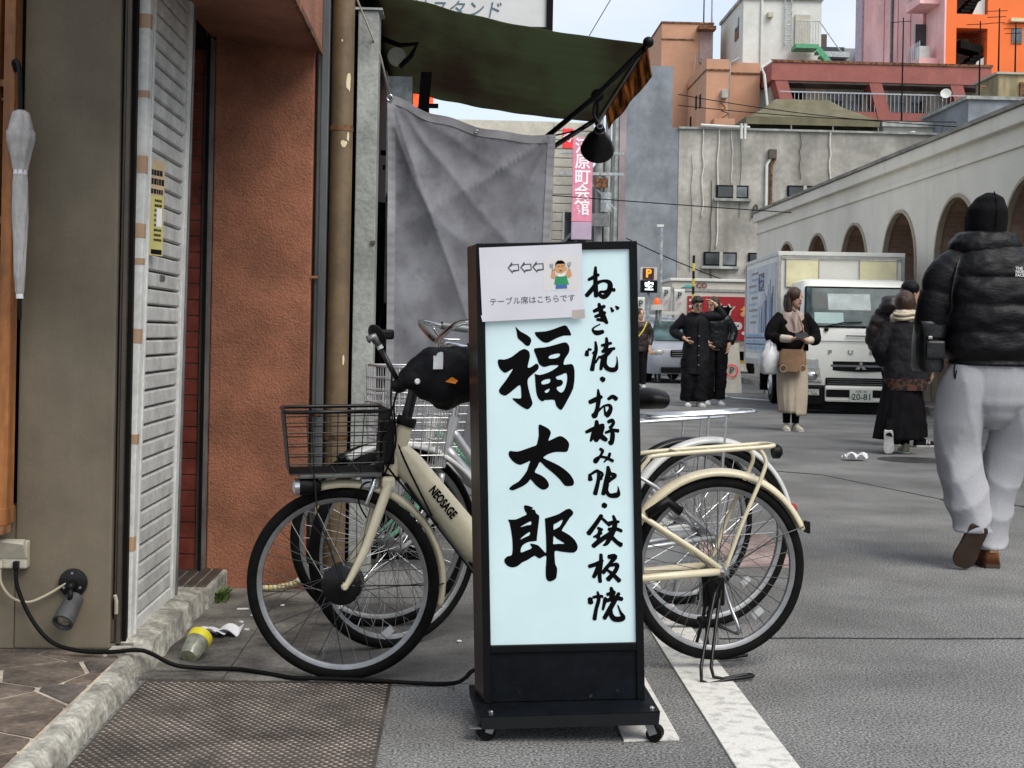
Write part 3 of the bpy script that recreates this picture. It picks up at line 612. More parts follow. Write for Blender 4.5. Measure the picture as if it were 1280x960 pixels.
# terracotta apartment block
M('terracotta', (.47, .26, .165), r=.85, v=.08, vs=.7, v2=.04, v2s=5)
tb = thing('terracotta_building', 'terracotta coloured apartment block with stepped roofline behind the concrete wall', 'building', (8.8, 54, 0))
part('tower', MB().box(7.72, 9.75, 55.5, 60, 0, 13.4), 'terracotta', tb)
part('tower_cap', MB().box(7.69, 9.78, 55.46, 60, 13.402, 13.47), 'rust', tb)
part('tower_band', MB().box(7.70, 9.0, 55.47, 55.499, 12.75, 12.8), 'rust', tb)
part('stair_door', MB().box(9.22, 9.74, 55.44, 55.499, 11.9, 13.1), M('mauve_door', (.38, .27, .25), r=.6, v=.1), tb)
part('door_canopy', MB().box(9.1, 9.78, 55.0, 55.49, 13.1, 13.25), 'rust', tb)
part('door_rail', MB().tube([(9.0, 55.2, 11.6), (9.05, 55.2, 12.2), (9.3, 55.2, 11.9), (9.3, 55.2, 11.5)], .03, 6), 'steel', tb)
part('wing', MB().box(8.78, 9.6, 51.2, 55.4, 0, 11.2), 'terracotta', tb)
part('wing', MB().box(9.605, 9.78, 53.0, 55.4, 0, 11.1), 'terracotta', tb)
part('wing', MB().box(9.785, 10.9, 52.0, 55.4, 0, 11.25), 'terracotta', tb)
for a in ((8.75, 9.63, 51.15, 55.45, 10.78, 10.83), (9.75, 10.9, 51.95, 55.4, 10.83, 10.88)): part('band', MB().box(*a), 'rust', tb)
part('balcony', MB().box(9.0, 9.75, 50.7, 51.19, 8.75, 8.98), 'terracotta', tb)
part('air_conditioner', MB().box(9.3, 9.52, 50.9, 51.18, 9.75, 10.05), 'beige_box', tb, bevel=.02)
part('downpipe', MB().tube([(9.75, 51.9, 9.0), (9.75, 51.9, 11.2), (10.1, 51.9, 11.4)], .04, 6), 'weather_concrete', tb)
for y, z in ((52.3, 10.1), (53.2, 10.2), (54.4, 9.6)): part('slot_window', MB().box(8.75, 8.779, y, y + .25, z - .5, z), 'dark_frame', tb)
part('wire_tangle', MB().tube(smooth_path([(9.3, 51.1, 9.6), (9.45, 51.0, 9.4), (9.3, 50.95, 9.3), (9.55, 51, 9.2), (9.35, 51, 9.05)]), .025, 5), 'rust', tb)
an = thing('roof_antenna', 'thin television antenna mast on the terracotta tower roof', 'antenna', (9.3, 56, 13.4))
def antenna(t, x, y, z, h, n=4, w_=.5):
    part('mast', MB().cyl((x, y, z), (x, y, z + h), .03, .02, 6), 'dark_frame', t)
    for i in range(n): part('element', MB().bar((x - w_ * (1 - i * .1), y, z + h * (.95 - i * .09)), (x + w_ * (.6 - i * .1), y, z + h * (.97 - i * .09)), .02, .02), 'dark_frame', t)
antenna(an, 9.45, 56, 13.4, 2.2, 4, .35)
part('mast', MB().cyl((9.75, 55.9, 11.5), (9.75, 55.9, 16), .045, .03, 6), 'steel', an)

# white stair tower
wt = thing('white_tower', 'white stair tower with green steel landing above the concrete wall', 'building', (11.7, 53, 0))
part('tower', MB().box(10.32, 13.25, 52.4, 57, 0, 13.7), 'white_wall', wt)
part('roof_edge', MB().box(10.25, 13.3, 52.3, 57, 13.702, 13.82), 'weather_concrete', wt)
part('door', MB().box(12.25, 12.8, 52.3, 52.398, 11.95, 13.15), M('door_beige', (.42, .40, .33), r=.6, v=.08), wt)
part('wall_lamp', MB().box(11.2, 11.4, 52.2, 52.398, 13.0, 13.2), 'beige_plastic', wt, bevel=.02)
part('side_window', MB().box(10.29, 10.319, 53.2, 53.9, 12.4, 13.2), 'glass_dark', wt)
part('downpipe', MB().cyl((11.0, 52.36, 10.5), (11.0, 52.36, 13.65), .05, n=7), 'white_wall', wt)
M('green_paint', (.075, .33, .17), r=.5, v=.15)
part('landing', MB().box(12.1, 12.95, 51.5, 52.29, 11.75, 11.9), 'green_paint', wt)
for i in range(5): part('stair_tread', MB().box(12.95 + i * .13, 13.1 + i * .13, 51.5, 52.2, 11.62 - i * .16, 11.72 - i * .16), 'green_paint', wt)
part('stair_stringer', MB().bar((12.9, 51.48, 11.75), (13.75, 51.48, 10.75), .05, .2), 'green_paint', wt)
for i in range(9): part('rail_post', MB().cyl((12.12 + i * .1, 51.52, 11.9), (12.12 + i * .1, 51.52, 12.75), .012, n=5), 'galvanised', wt)
part('hand_rail', MB().tube([(12.1, 51.52, 12.75), (12.95, 51.52, 12.75), (13.8, 51.52, 11.6)], .022, 6), 'galvanised', wt)
for x in (11.85, 12.1): part('ladder_rail', MB().cyl((x, 52.3, 11.9), (x, 52.3, 13.9), .025, n=6), 'galvanised', wt)
for i in range(10): part('ladder_rung', MB().cyl((11.85, 52.3, 12.0 + i * .19), (12.1, 52.3, 12.0 + i * .19), .015, n=5), 'galvanised', wt)

# red-brown balcony house
M('red_brown', (.30, .10, .085), r=.8, v=.1, vs=1, v2=.05, v2s=8)
stain(MATS['red_brown'], (.20, .075, .065), sc=1.2, stretch=(1, 1, .12), lo=.52, hi=.74, amt=.5)
stain(MATS['terracotta'], (.34, .19, .125), sc=1.0, stretch=(1, 1, .12), lo=.53, hi=.76, amt=.45)
stain(MATS['white_wall'], (.40, .40, .37), sc=1.3, stretch=(1, 1, .12), lo=.55, hi=.78, amt=.4)
rb = thing('balcony_house', 'house with long red-brown fascia and railed balcony behind the tent', 'building', (15, 51, 0))
part('wall', MB().box(11.2, 19.3, 51.5, 56, 0, 10.34), 'white_wall', rb)
part('fascia', MB().box(10.98, 18.95, 50.4, 53, 10.35, 11.02), 'red_brown', rb)
part('gutter', MB().box(10.95, 19.0, 50.36, 50.398, 10.99, 11.08), 'rust', rb)
part('soffit', MB().box(11.2, 18.9, 50.45, 51.49, 10.27, 10.348), 'brown_metal', rb)
part('floor_slab', MB().box(11.2, 18.9, 50.45, 51.49, 8.75, 9.3), 'red_brown', rb)
for x in (11.2, 14.6, 17.55): part('slanted_pillar', MB().prism([(x - .1, 50.42, 10.4), (x + .35, 50.42, 10.4), (x + .85, 50.42, 8.8), (x + .35, 50.42, 8.8)], (0, .8, 0)), 'red_brown', rb)
for x0, x1, mt in ((11.9, 12.4, 'dark_frame'), (14.0, 14.55, 'glass_grey'), (13.3, 13.95, 'glass_dark'), (15.6, 16.2, 'glass_grey'), (16.3, 16.9, 'glass_dark'), (17.0, 17.4, 'white_wall'), (18.2, 18.8, 'glass_dark')):
    wf = part('window', MB().box(x0, x1, 51.42, 51.499, 9.35, 10.2), 'beige_plastic', rb); part('pane', MB().box(x0 + .05, x1 - .05, 51.40, 51.419, 9.4, 10.15), mt, wf)
part('inner_wall', MB().box(12.45, 13.25, 51.40, 51.498, 9.3, 10.25), 'cream_wall', rb)
part('hand_rail', MB().bar((11.3, 50.44, 9.95), (18.9, 50.44, 9.95), .05, .05), 'steel', rb)
for i in range(52): part('baluster', MB().bar((11.4 + i * .145, 50.44, 9.3), (11.4 + i * .145, 50.44, 9.95), .02, .02), 'steel', rb)
part('downpipe', MB().tube([(10.95, 50.3, 11.0), (10.6, 50.3, 10.75), (10.7, 50.3, 10.5), (10.85, 50.3, 9.2)], .05, 7), 'white_wall', rb)
sd = thing('satellite_dish', 'small white satellite dish on the balcony rail', 'dish', (17.2, 50.2, 9.6))
part('dish', MB().lathe([(.0, 0), (.1, .012), (.19, .05), (.185, .055), (.09, .02)], (17.2, 50.1, 9.95), (-.35, -.85, .3), n=18), 'white_wall', sd, smooth=.8)
part('arm', MB().bar((17.2, 50.15, 9.95), (17.25, 50.4, 9.7), .04, .04), 'steel', sd)

# tent canopy on the roof
M('olive_canvas', (.135, .125, .075), r=.85, v=.15, vs=2, v2=.06, v2s=12)
te = thing('canopy_tent', 'olive green canopy tent standing on the concrete building roof', 'tent', (11.8, 48, 7.9))
E0 = [(9.5, 47.4), (14.05, 47.4), (14.05, 50.2), (9.5, 50.2)]; RG = [(10.75, 48.8), (12.7, 48.8)]
def hip(u, v):   # concave hipped canvas
    x = 9.5 + 4.55 * u; y = 47.4 + 2.8 * v
    dx = min((x - 9.5) / 1.3, (14.05 - x) / 1.4, 1); dy = min((y - 47.4) / 1.4, (50.2 - y) / 1.4, 1); k = min(dx, dy)
    return (x, y, 8.55 + .85 * (k ** 1.5 * .55 + k * .45) + .012 * sin(x * 9))
part('canvas', MB().grid(hip, 48, 30), 'olive_canvas', te, smooth=True)
vl = MB()
for a, b in zip(E0, E0[1:] + E0[:1]): vl.prism([(a[0], a[1], 8.56), (b[0], b[1], 8.56), (b[0], b[1], 8.30), (a[0], a[1], 8.30)], ((.01, .01, 0)))
part('valance', vl, 'olive_canvas', te)
for x, y in E0 + [(11.0, 47.4), (12.5, 47.4)]: part('pole', MB().cyl((x + (.04 if x < 12 else -.04), y + .05, 7.9), (x + (.04 if x < 12 else -.04), y + .05, 8.5), .025, n=6), 'steel', te)
for i in range(6): part('strut', MB().bar((9.6 + i * .75, 47.5, 8.2 if i % 2 else 8.45), (10.35 + i * .75, 47.5, 8.45 if i % 2 else 8.2), .025, .025), 'dark_frame', te)
rbx = thing('roof_box', 'low white rooftop box with slab lid beside the tent', 'roof hut', (15.2, 48, 7.8))
part('body', MB().box(14.2, 16.0, 47.5, 49.5, 7.6, 8.32), 'white_wall', rbx); part('lid', MB().box(14.1, 15.95, 47.3, 49.5, 8.322, 8.5), 'weather_concrete', rbx)
part('pipe', MB().tube([(14.3, 46.4, 7.85), (14.9, 46.4, 8.0), (15.1, 46.4, 7.8), (15.4, 46.4, 7.85)], .05, 7), 'white_wall', rbx)
gp = thing('parapet_block', 'grey streaked concrete parapet above the arcade roof', 'wall', (17.5, 46, 0))
part('wall', MB().box(15.9, 22, 44.2, 48.6, 4, 8.75), 'grey_render', gp); part('coping', MB().box(15.8, 22.05, 44.1, 48.65, 8.752, 8.86), 'weather_concrete', gp)
tk = thing('roof_tank', 'weathered yellowish water tank on the roof before the orange building', 'tank', (18.3, 47, 8.8))
part('tank', MB().box(17.6, 20, 46.2, 48.2, 8.87, 9.95), M('tank_yellow', (.40, .33, .19), r=.8, v=.35, vs=1.5, st=(1, 1, .3)), tk, bevel=.03)
part('lid', MB().box(17.5, 20.1, 46.1, 48.3, 9.952, 10.02), 'beige_box', tk)
part('hatch', MB().box(18.3, 18.75, 46.1, 46.198, 9.1, 9.7), 'rust', tk)
part('rail', MB().tube([(16.9, 46.0, 8.86), (16.9, 46.0, 9.5), (17.1, 46.0, 9.5)], .03, 6), 'red_brown', tk)
for i, (x, y, z, h, lab) in enumerate(((16.6, 45.2, 8.86, 2.6, 'tall rooftop antenna with yagi arms left of the weathered tank'), (17.75, 46.6, 10.02, 2.2, 'leaning dark rooftop antenna above the weathered tank'), (14.9, 47.8, 8.5, 3.6, 'pale steel mast with guy wires standing on the roof box'), (18.35, 46.7, 10.02, 1.8, 'short rooftop antenna near the right picture edge'))):
    t = thing('roof_antenna', lab, 'antenna', (x, y, z)); antenna(t, x, y, z, h, 3 if i != 2 else 1, .45)

# pink and orange apartment building
M('pink_wall', (.86, .47, .45), r=.8, v=.14, vs=.5, v2=.04, v2s=5)
stain(MATS['pink_wall'], (.88, .66, .66), sc=.35, stretch=(1, 1, .5), lo=.48, hi=.7, amt=.6)
stain(MATS['pink_wall'], (.5, .27, .28), sc=1.2, stretch=(1, 1, .08), lo=.56, hi=.75, amt=.5)
M('orange_wall', (.80, .165, .035), r=.75, v=.06, vs=.4)
stain(MATS['orange_wall'], (.60, .12, .03), sc=.8, stretch=(1, 1, .12), lo=.54, hi=.76, amt=.4)
po = thing('orange_building', 'tall orange apartment building with pink side wall and open stairwell', 'building', (24, 63, 0))
part('side_wall', MB().box(20.4, 30, 62.6, 72, 0, 24), 'pink_wall', po)
for y in (64.3, 66.2, 68.4): part('wall_joint', MB().box(20.37, 20.399, y, y + .06, 5, 23), M('pink_joint', (.50, .24, .25), r=.8), po)
part('rear_corner', MB().box(20.3, 21.5, 72.05, 73.2, 0, 23), M('mauve_wall', (.50, .40, .46), r=.8, v=.1), po)
FX = 20.55
for a in ((FX, 21.0, 60, 62.4, 0, 24), (22.35, 31, 60, 62.4, 0, 24), (21.0, 22.35, 60, 62.4, 0, 12.6), (21.0, 22.35, 60, 62.4, 14.55, 15.15), (21.0, 22.35, 60, 62.4, 17.1, 17.8)):
    part('front_wall', MB().box(*a), 'orange_wall', po)
part('corner_strip', MB().box(20.48, 20.549, 60, 62.4, 0, 24), 'pink_wall', po)
part('stairwell_back', MB().box(21.0, 22.35, 62.2, 62.39, 12.6, 17.5), 'white_wall', po)
for z in (12.62, 15.17):
    for i in range(6): part('stair', MB().box(21.2 + i * .14, 21.6 + i * .16, 60.4, 61.6, z + i * .15, z + .12 + i * .15), 'dark_frame', po)
    part('stair_underside', MB().prism([(21.3, 60.3, z + 1.15), (22.2, 60.3, z + .95), (22.25, 60.3, z + 1.25), (21.3, 60.3, z + 1.5)], (0, 1.0, 0)), 'dark_frame', po)
    part('stair_parapet', MB().prism([(21.75, 60.2, z), (22.3, 60.2, z), (22.3, 60.2, z + .75), (22.0, 60.2, z + .55)], (0, .08, 0)), 'white_wall', po)
    for i in range(12): part('stair_rail', MB().bar((21.35 + i * .075, 61.9, z + .9), (21.35 + i * .075, 61.9, z + 1.7), .015, .015), 'steel', po)
for z in (10.3, 13.0, 15.7):
    part('balcony_slab', MB().box(19.6, 20.47, 60.6, 62.58, z, z + .35), 'pink_wall', po)
    for i in range(8): part('balcony_rail', MB().bar((19.65, 60.7 + i * .25, z + .35), (19.65, 60.7 + i * .25, z + 1.1), .03, .03), 'steel', po)
    part('air_conditioner', MB().box(19.75, 20.2, 61.0, 61.6, z + .36, z + .95), 'white_wall', po, bevel=.03)
    part('balcony_back', MB().box(20.0, 20.47, 62.4, 62.59, z + .35, z + 2.2), 'glass_dark', po)
wf = part('window', MB().box(23.4, 23.85, 59.94, 59.999, 13.95, 14.6), 'grey_metal', po); part('pane', MB().box(23.45, 23.8, 59.92, 59.939, 14.0, 14.55), 'glass_grey', wf)
part('window_hood', MB().box(23.3, 25, 59.8, 59.999, 14.85, 15.0), 'chip_cream', po)
part('drain', MB().tube([(20.32, 67, 12), (20.32, 67, 20)], .07, 7), 'grey_metal', po)
ga = thing('far_apartments', 'distant grey apartment block with balcony rows between white tower and pink wall', 'building', (24, 92, 0))
part('block', MB().box(22.6, 27.5, 92, 100, 0, 20.2), M('far_grey', (.24, .25, .27), r=.7, v=.1), ga)
part('roof_hut', MB().box(22.7, 23.9, 93, 96, 20.2, 21.3), 'brown_metal', ga)
for i in range(6):
    z = 15.5 + i * .8; part('balcony', MB().box(22.7, 25.0, 91.4, 91.99, z, z + .35), 'galvanised', ga)
    part('window', MB().box(22.8, 24.8, 91.95, 91.998, z + .38, z + .75), 'glass_dark', ga); part('balcony', MB().box(25.6, 27.2, 91.2, 91.99, z + .1, z + .5), 'beige_box', ga)

# ------------------------------------------------------------------ arcade on the right
M('arcade_plaster', (.68, .64, .55), r=.85, v=.06, vs=.8, b=.15, bs=120, v2=.03, v2s=20)
stain(MATS['arcade_plaster'], (.44, .41, .35), sc=1.0, stretch=(1, 1, .4), lo=.55, hi=.8, amt=.4)
stain(MATS['arcade_plaster'], (.36, .33, .28), sc=2.4, stretch=(1, 1, .10), lo=.56, hi=.76, amt=.35)
def brick_mat():
    m_ = bpy.data.materials.new('arcade_brick'); MATS['arcade_brick'] = m_; m_.use_nodes = True; N = m_.node_tree.nodes; L = m_.node_tree.links
    tc = N.new('ShaderNodeTexCoord'); sx = N.new('ShaderNodeSeparateXYZ'); cb_ = N.new('ShaderNodeCombineXYZ'); L.new(tc.outputs['Object'], sx.inputs[0])
    L.new(sx.outputs['X'], cb_.inputs['X']); L.new(sx.outputs['Z'], cb_.inputs['Y'])
    br = N.new('ShaderNodeTexBrick'); br.inputs['Scale'].default_value = 1.0; br.inputs['Brick Width'].default_value = .21; br.inputs['Row Height'].default_value = .068; br.inputs['Mortar Size'].default_value = .006
    br.inputs['Color1'].default_value = (.44, .29, .195, 1); br.inputs['Color2'].default_value = (.29, .18, .12, 1); br.inputs['Mortar'].default_value = (.34, .30, .25, 1)
    L.new(cb_.outputs[0], br.inputs['Vector']); B = N['Principled BSDF']; L.new(br.outputs['Color'], B.inputs['Base Color']); B.inputs['Roughness'].default_value = .85
    bp = N.new('ShaderNodeBump'); bp.invert = True; bp.inputs['Distance'].default_value = .01; L.new(br.outputs['Fac'], bp.inputs['Height']); L.new(bp.outputs[0], B.inputs['Normal'])
brick_mat()
ar = thing('arcade_building', 'long beige plaster arcade with brick lined arches along the right pavement', 'building', (7.5, 24, 0))
AX = 7.5; AY0, AY1 = 9.0, 35.75; CY = [32.42 - 2.79 * i for i in range(9)]; HW, SP = .94, 2.39; DEP = 1.0
fc = MB(); ZT = 4.12; K = 20
def ring_y(c, s): return [(AX, c - HW * cos(pi * i / K), SP + HW * sin(pi * i / K)) for i in range(K + 1)] if s else None
# front skin as strips: piers and spandrels
edges = [AY1] + [v for c in CY for v in (c + HW, c - HW)] + [AY0 - 3]
for i in range(0, len(edges), 2):
    a, b = edges[i], edges[i + 1]; fc.add([(AX, a, .1), (AX, b, .1), (AX, b, ZT), (AX, a, ZT)], [(0, 1, 2, 3)])
for c in CY:
    for i in range(K):
        a0, a1 = pi * i / K, pi * (i + 1) / K
        y0, z0, y1, z1 = c + HW * cos(a0), SP + HW * sin(a0), c + HW * cos(a1), SP + HW * sin(a1)
        fc.add([(AX, y0, z0), (AX, y1, z1), (AX, y1, ZT), (AX, y0, ZT)], [(0, 1, 2, 3)])
fc.add([(AX, AY1, .1), (AX + 6, AY1, .1), (AX + 6, AY1, ZT), (AX, AY1, ZT)], [(0, 1, 2, 3)])
part('wall', fc, 'arcade_plaster', ar)
for c in CY:
    br_ = MB(); tr_ = MB(); sect = [(c + HW, .12)] + [(c + HW * cos(pi * i / K), SP + HW * sin(pi * i / K)) for i in range(K + 1)] + [(c - HW, .12)]
    br_.loft([[(x, y, z) for y, z in sect] for x in (AX + .02, AX + DEP)], closed=False, caps=False)
    part('arch_lining', br_, 'arcade_brick', ar)
    o_ = [(c + (HW + .0) * cos(pi * i / K), SP + HW * sin(pi * i / K)) for i in range(K + 1)]; o_ = [(c + HW, .12)] + o_ + [(c - HW, .12)]
    i_ = [(c + (HW - .05) * cos(pi * i / K), SP + (HW - .05) * sin(pi * i / K)) for i in range(K + 1)]; i_ = [(c + HW - .05, .12)] + i_ + [(c - HW + .05, .12)]
    for x in (AX - .03,):
        for p in range(len(o_) - 1):
            tr_.prism([(x, *o_[p]), (x, *o_[p + 1]), (x, *i_[p + 1]), (x, *i_[p])], (.09, 0, 0))
    part('arch_trim', tr_, M('arch_edge', (.35, .29, .22), r=.8, v=.1) if 'arch_edge' not in MATS else 'arch_edge', ar)
part('inner_wall', MB().box(AX + DEP + .4, AX + DEP + .5, AY0 - 3, AY1, 0, 4.1), 'red_brown', ar)
part('roof_slab', MB().box(AX + .01, AX + 6, AY0 - 3, AY1 - .01, 4.12, 4.2), 'weather_concrete', ar)
part('cornice', MB().box(AX - .10, AX + .2, AY0 - 3, AY1 + .05, 4.02, 4.24), 'arcade_plaster', ar, bevel=.02)
part('coping', MB().box(AX - .14, AX + .3, AY0 - 3, AY1 + .08, 4.242, 4.30), M('coping_grey', (.24, .22, .19), r=.8, v=.25, vs=2), ar)
part('string_course', MB().box(AX - .035, AX - .001, AY0 - 3, AY1 + .02, 3.72, 3.80), 'arcade_plaster', ar, bevel=.01)
vy = thing('wall_lantern', 'small dark lantern on arcade wall above the truck', 'lantern', (7.4, 35.0, 2.4))
part('body', MB().lathe([(.05, 0), (.10, .05), (.12, .28), (.04, .34), (.03, .42)], (7.36, 34.9, 2.55), n=10), 'dark_frame', vy); part('bracket', MB().bar((7.36, 34.9, 2.6), (7.5, 34.9, 2.6), .04, .04), 'dark_frame', vy)

# overhead wires
def wire(p0, p1, sag, label, r_=.012):
    p0, p1 = Vector(p0), Vector(p1)
    pts = [p0.lerp(p1, i / 24) - Vector((0, 0, sag * 4 * (i / 24) * (1 - i / 24))) for i in range(25)]
    single('overhead_wire', MB().tube(pts, r_, 5), 'black_rubber', label, 'wire', tuple(p0), 'overhead wires')
wire((-2, 30, 4.25), (14, 33.5, 3.85), .05, 'black overhead wire crossing low in front of the concrete wall')
wire((1, 38, 12.4), (32, 40, 11.6), .2, 'thin wire crossing the sky above the white tower', .014)
wire((3.2, 40, 9.0), (6.3, 40, 14.5), 0, 'thin wire slanting up through the open sky', .012)
wire((5.25, 45, 4.2), (9.5, 45, 2.6), .1, 'dark wire slanting down across the grey painted wall', .018)
wire((6.9, 45.5, 8.9), (16, 45.3, 8.05), .15, 'upper wire in front of the terracotta wing', .015)
wire((6.9, 45.5, 8.55), (16, 45.3, 8.2), .12, 'lower wire in front of the terracotta wing', .015)
# ------------------------------------------------------------------ illuminated stand sign
M('sign_black', (.004, .0045, .0055), r=.45, v=.2, vs=6, v2=.15, v2s=60, spec=.16)
M('sign_brown', (.035, .02, .016), r=.35, v=.2, vs=4)
M('sign_lower', (.004, .0055, .008), spec=.15, r=.5, v=.3, vs=8, v2=.2, v2s=70)
stain(MATS['sign_lower'], (.10, .09, .08), sc=22, stretch=(1, 1, 1), lo=.66, hi=.78, amt=.6)
M('light_panel', (.50, .64, .66), r=.35, v=.05, vs=2.5, emit=.07)
stain(MATS['light_panel'], (.38, .44, .44), sc=60, stretch=(1, 1, 1), lo=.70, hi=.76, amt=.5)
M('ink', (.002, .002, .0025), r=.8, v=.1, spec=.08)
sg = thing('stand_sign', 'black framed illuminated stand sign with large black brush lettering on casters', 'sign', (.3045, 3.85, .078), (0, RD(-2.1), RD(-1.0)), world=False)
W2, H = .2185, 1.245; DP = .135
# body box: the casing behind the face splays out a little towards the back on the left
part('casing', MB().add([(-W2, .012, 0), (W2, .012, 0), (W2 - .012, DP, 0), (-W2 - .026, DP, 0), (-W2, .012, H), (W2, .012, H), (W2 - .012, DP, H), (-W2 - .026, DP, H)],
     [(0, 3, 2, 1), (4, 5, 6, 7), (0, 1, 5, 4), (1, 2, 6, 5), (2, 3, 7, 6), (3, 0, 4, 7)]), 'sign_brown', sg, bevel=.003)
FRM = .021; PB = .155
for a in ((-W2, -W2 + FRM, 0, H), (W2 - FRM, W2, 0, H), (-W2 + FRM + .0004, W2 - FRM - .0004, H - FRM, H), (-W2 + FRM + .0004, W2 - FRM - .0004, PB - .02, PB)):
    part('frame', MB().box(a[0], a[1], -.012, .0115, a[2], a[3]), 'sign_black', sg, bevel=.002)
part('light_panel', MB().box(-W2 + FRM + .0005, W2 - FRM - .0005, -.003, .0112, PB + .0005, H - FRM - .0005), 'light_panel', sg)
part('lower_panel', MB().box(-W2 + FRM + .0005, W2 - FRM - .0005, -.004, .0112, .002, PB - .0205), 'sign_lower', sg)
bp_ = MB().prism([(-.228, -.135, -.004), (.245, -.128, -.004), (.235, .17, -.004), (-.26, .20, -.004)], (0, 0, .0035)); part('base_plate', bp_, 'sign_lower', sg)
part('base_lip', MB().prism([(-.228, -.1355, -.0045), (.245, -.1285, -.0045), (.24, -.136, -.034), (-.225, -.143, -.034)], (0, .004, 0)), 'sign_black', sg)
part('base_lip', MB().prism([(-.2285, -.135, -.004), (-.2605, .2, -.004), (-.2605, .2, -.03), (-.2285, -.135, -.03)], (.004, 0, 0)), 'sign_black', sg)
for x, y in ((-.200, -.115), (.225, -.11)): part('bolt', MB().lathe([(.008, 0), (.008, .006), (.004, .009)], (x, y, -.0005), n=8), 'chrome', sg)
def caster(x, y, zc, a, lever=False):
    c = Vector((x, y, zc)); d = Vector((cos(a), sin(a), 0)); n_ = Vector((-sin(a), cos(a), 0))
    wv = part('caster', MB().lathe([(.010, -.0175), (.0215, -.016), (.0215, .016), (.010, .0175)], c + d * .012, n_, n=20), 'black_rubber', sg, smooth=.7)
    part('fork', MB().bar(c + d * .012 + n_ * .0125 * 1.6, c + n_ * .02 + Vector((0, 0, .03)), .022, .003, n_), 'steel', wv)
    part('fork', MB().bar(c + d * .012 - n_ * .02, c - n_ * .02 + Vector((0, 0, .03)), .022, .003, n_), 'steel', wv)
    part('swivel', MB().lathe([(.02, .028), (.022, .034)], c, n=14), 'steel', wv)
    if lever: part('brake_lever', MB().prism([c + d * .03 + Vector((0, 0, .012)) + n_ * .018, c + d * .06 + Vector((0, 0, .014)) + n_ * .012, c + d * .06 + Vector((0, 0, .014)) - n_ * .012, c + d * .03 + Vector((0, 0, .012)) - n_ * .018], (0, 0, .004)), 'steel', wv)
caster(-.203, -.105, -.048, RD(200), True); caster(.222, -.10, -.064, RD(-20)); caster(-.21, .15, -.048, RD(20)); caster(.20, .15, -.064, RD(60))
# lettering: brush outlines measured from the photograph, in picture pixels -> face coordinates
def face(px, py):
    yl = 312 - (px - 605) * 2 / 182; yb = 808 - (px - 617) * 11 / 179
    v = (py - yl) / (yb - yl); xl = 605 + 12 * v; xr = 787 + 9 * v; u = (px - xl) / (xr - xl)
    return (-W2 + FRM + u * (2 * W2 - 2 * FRM), H - FRM - v * (H - FRM - PB))
FM = Matrix.Rotation(pi / 2, 4, 'X'); FM.translation = (0, -.0036, 0)
def zc(poly, x0, y0, k): return [face(x0 + p[0] / k, y0 + p[1] / k) for p in poly]
def rnd(P, k=3):
    n = len(P); o = []
    for i in range(n):
        a, b, c, d = (Vector(P[(i + j - 1) % n]) for j in range(4))
        for j in range(k):
            t = j / k; o.append(tuple(.5 * ((2 * b) + (-a + c) * t + (2 * a - 5 * b + 4 * c - d) * t * t + (-a + 3 * b - 3 * c + d) * t ** 3)))
    return o
FUKU = [[(335,125),(375,165),(430,195),(470,225),(480,260),(460,300),(430,298),(395,265),(355,230),(345,175)],
 [(512,178),(535,172),(620,165),(700,140),(785,110),(815,130),(845,185),(840,205),(780,205),(700,235),(640,268),(600,270),(565,250),(525,210)],
 [(175,430),(230,430),(300,405),(370,350),(420,330),(460,355),(468,400),(455,460),(450,505),(490,490),(525,465),(548,480),(545,515),(510,550),(470,585),(448,620),(455,690),(480,780),(495,840),(460,885),(430,885),(380,855),(330,815),(310,788),(370,790),(390,780),(388,720),(378,665),(330,700),(270,750),(235,765),(195,745),(185,715),(205,680),(250,620),(300,540),(310,515),(285,530),(245,553),(210,535),(180,490)],
 [(508,325),(600,315),(700,290),(780,268),(815,278),(832,320),(825,365),(795,410),(780,450),(785,475),(850,465),(875,500),(880,580),(868,690),(820,790),(770,880),(745,888),(710,850),(695,800),(640,800),(605,802),(585,815),(550,790),(530,740),(520,660),(515,580),(514,560),(560,570),(640,545),(700,510),(730,485),(720,478),(660,480),(610,495),(580,490),(550,465),(535,420),(515,370)],
 [(640,405),(660,385),(720,370),(745,375),(735,400),(700,415),(650,418)], [(575,635),(600,615),(655,605),(650,640),(610,655),(580,655)], [(605,720),(625,705),(652,695),(640,725),(615,735)],
 [(710,585),(760,565),(803,550),(812,600),(800,670),(775,720),(750,730),(720,705),(718,680),(745,672),(768,655),(772,630),(755,612),(725,612),(712,600)]]
TA = [[(440,75),(470,80),(530,110),(558,145),(555,175),(540,215),(540,235),(600,205),(650,185),(690,200),(725,230),(742,265),(735,310),(720,340),(680,345),(610,345),(540,365),(500,390),(485,405),(520,425),(600,460),(680,505),(750,565),(785,620),(790,660),(770,680),(720,685),(690,670),(650,620),(580,555),(510,500),(465,455),(445,455),(430,490),(408,530),(405,555),(450,575),(500,605),(535,650),(542,690),(515,718),(480,725),(440,705),(400,670),(360,625),(340,650),(290,690),(230,720),(180,740),(148,720),(190,680),(240,650),(290,590),(320,545),(330,520),(345,470),(355,440),(320,455),(270,478),(240,478),(200,460),(160,420),(140,380),(150,345),(180,345),(230,348),(300,325),(380,295),(415,280),(428,240),(438,180),(436,120)]]
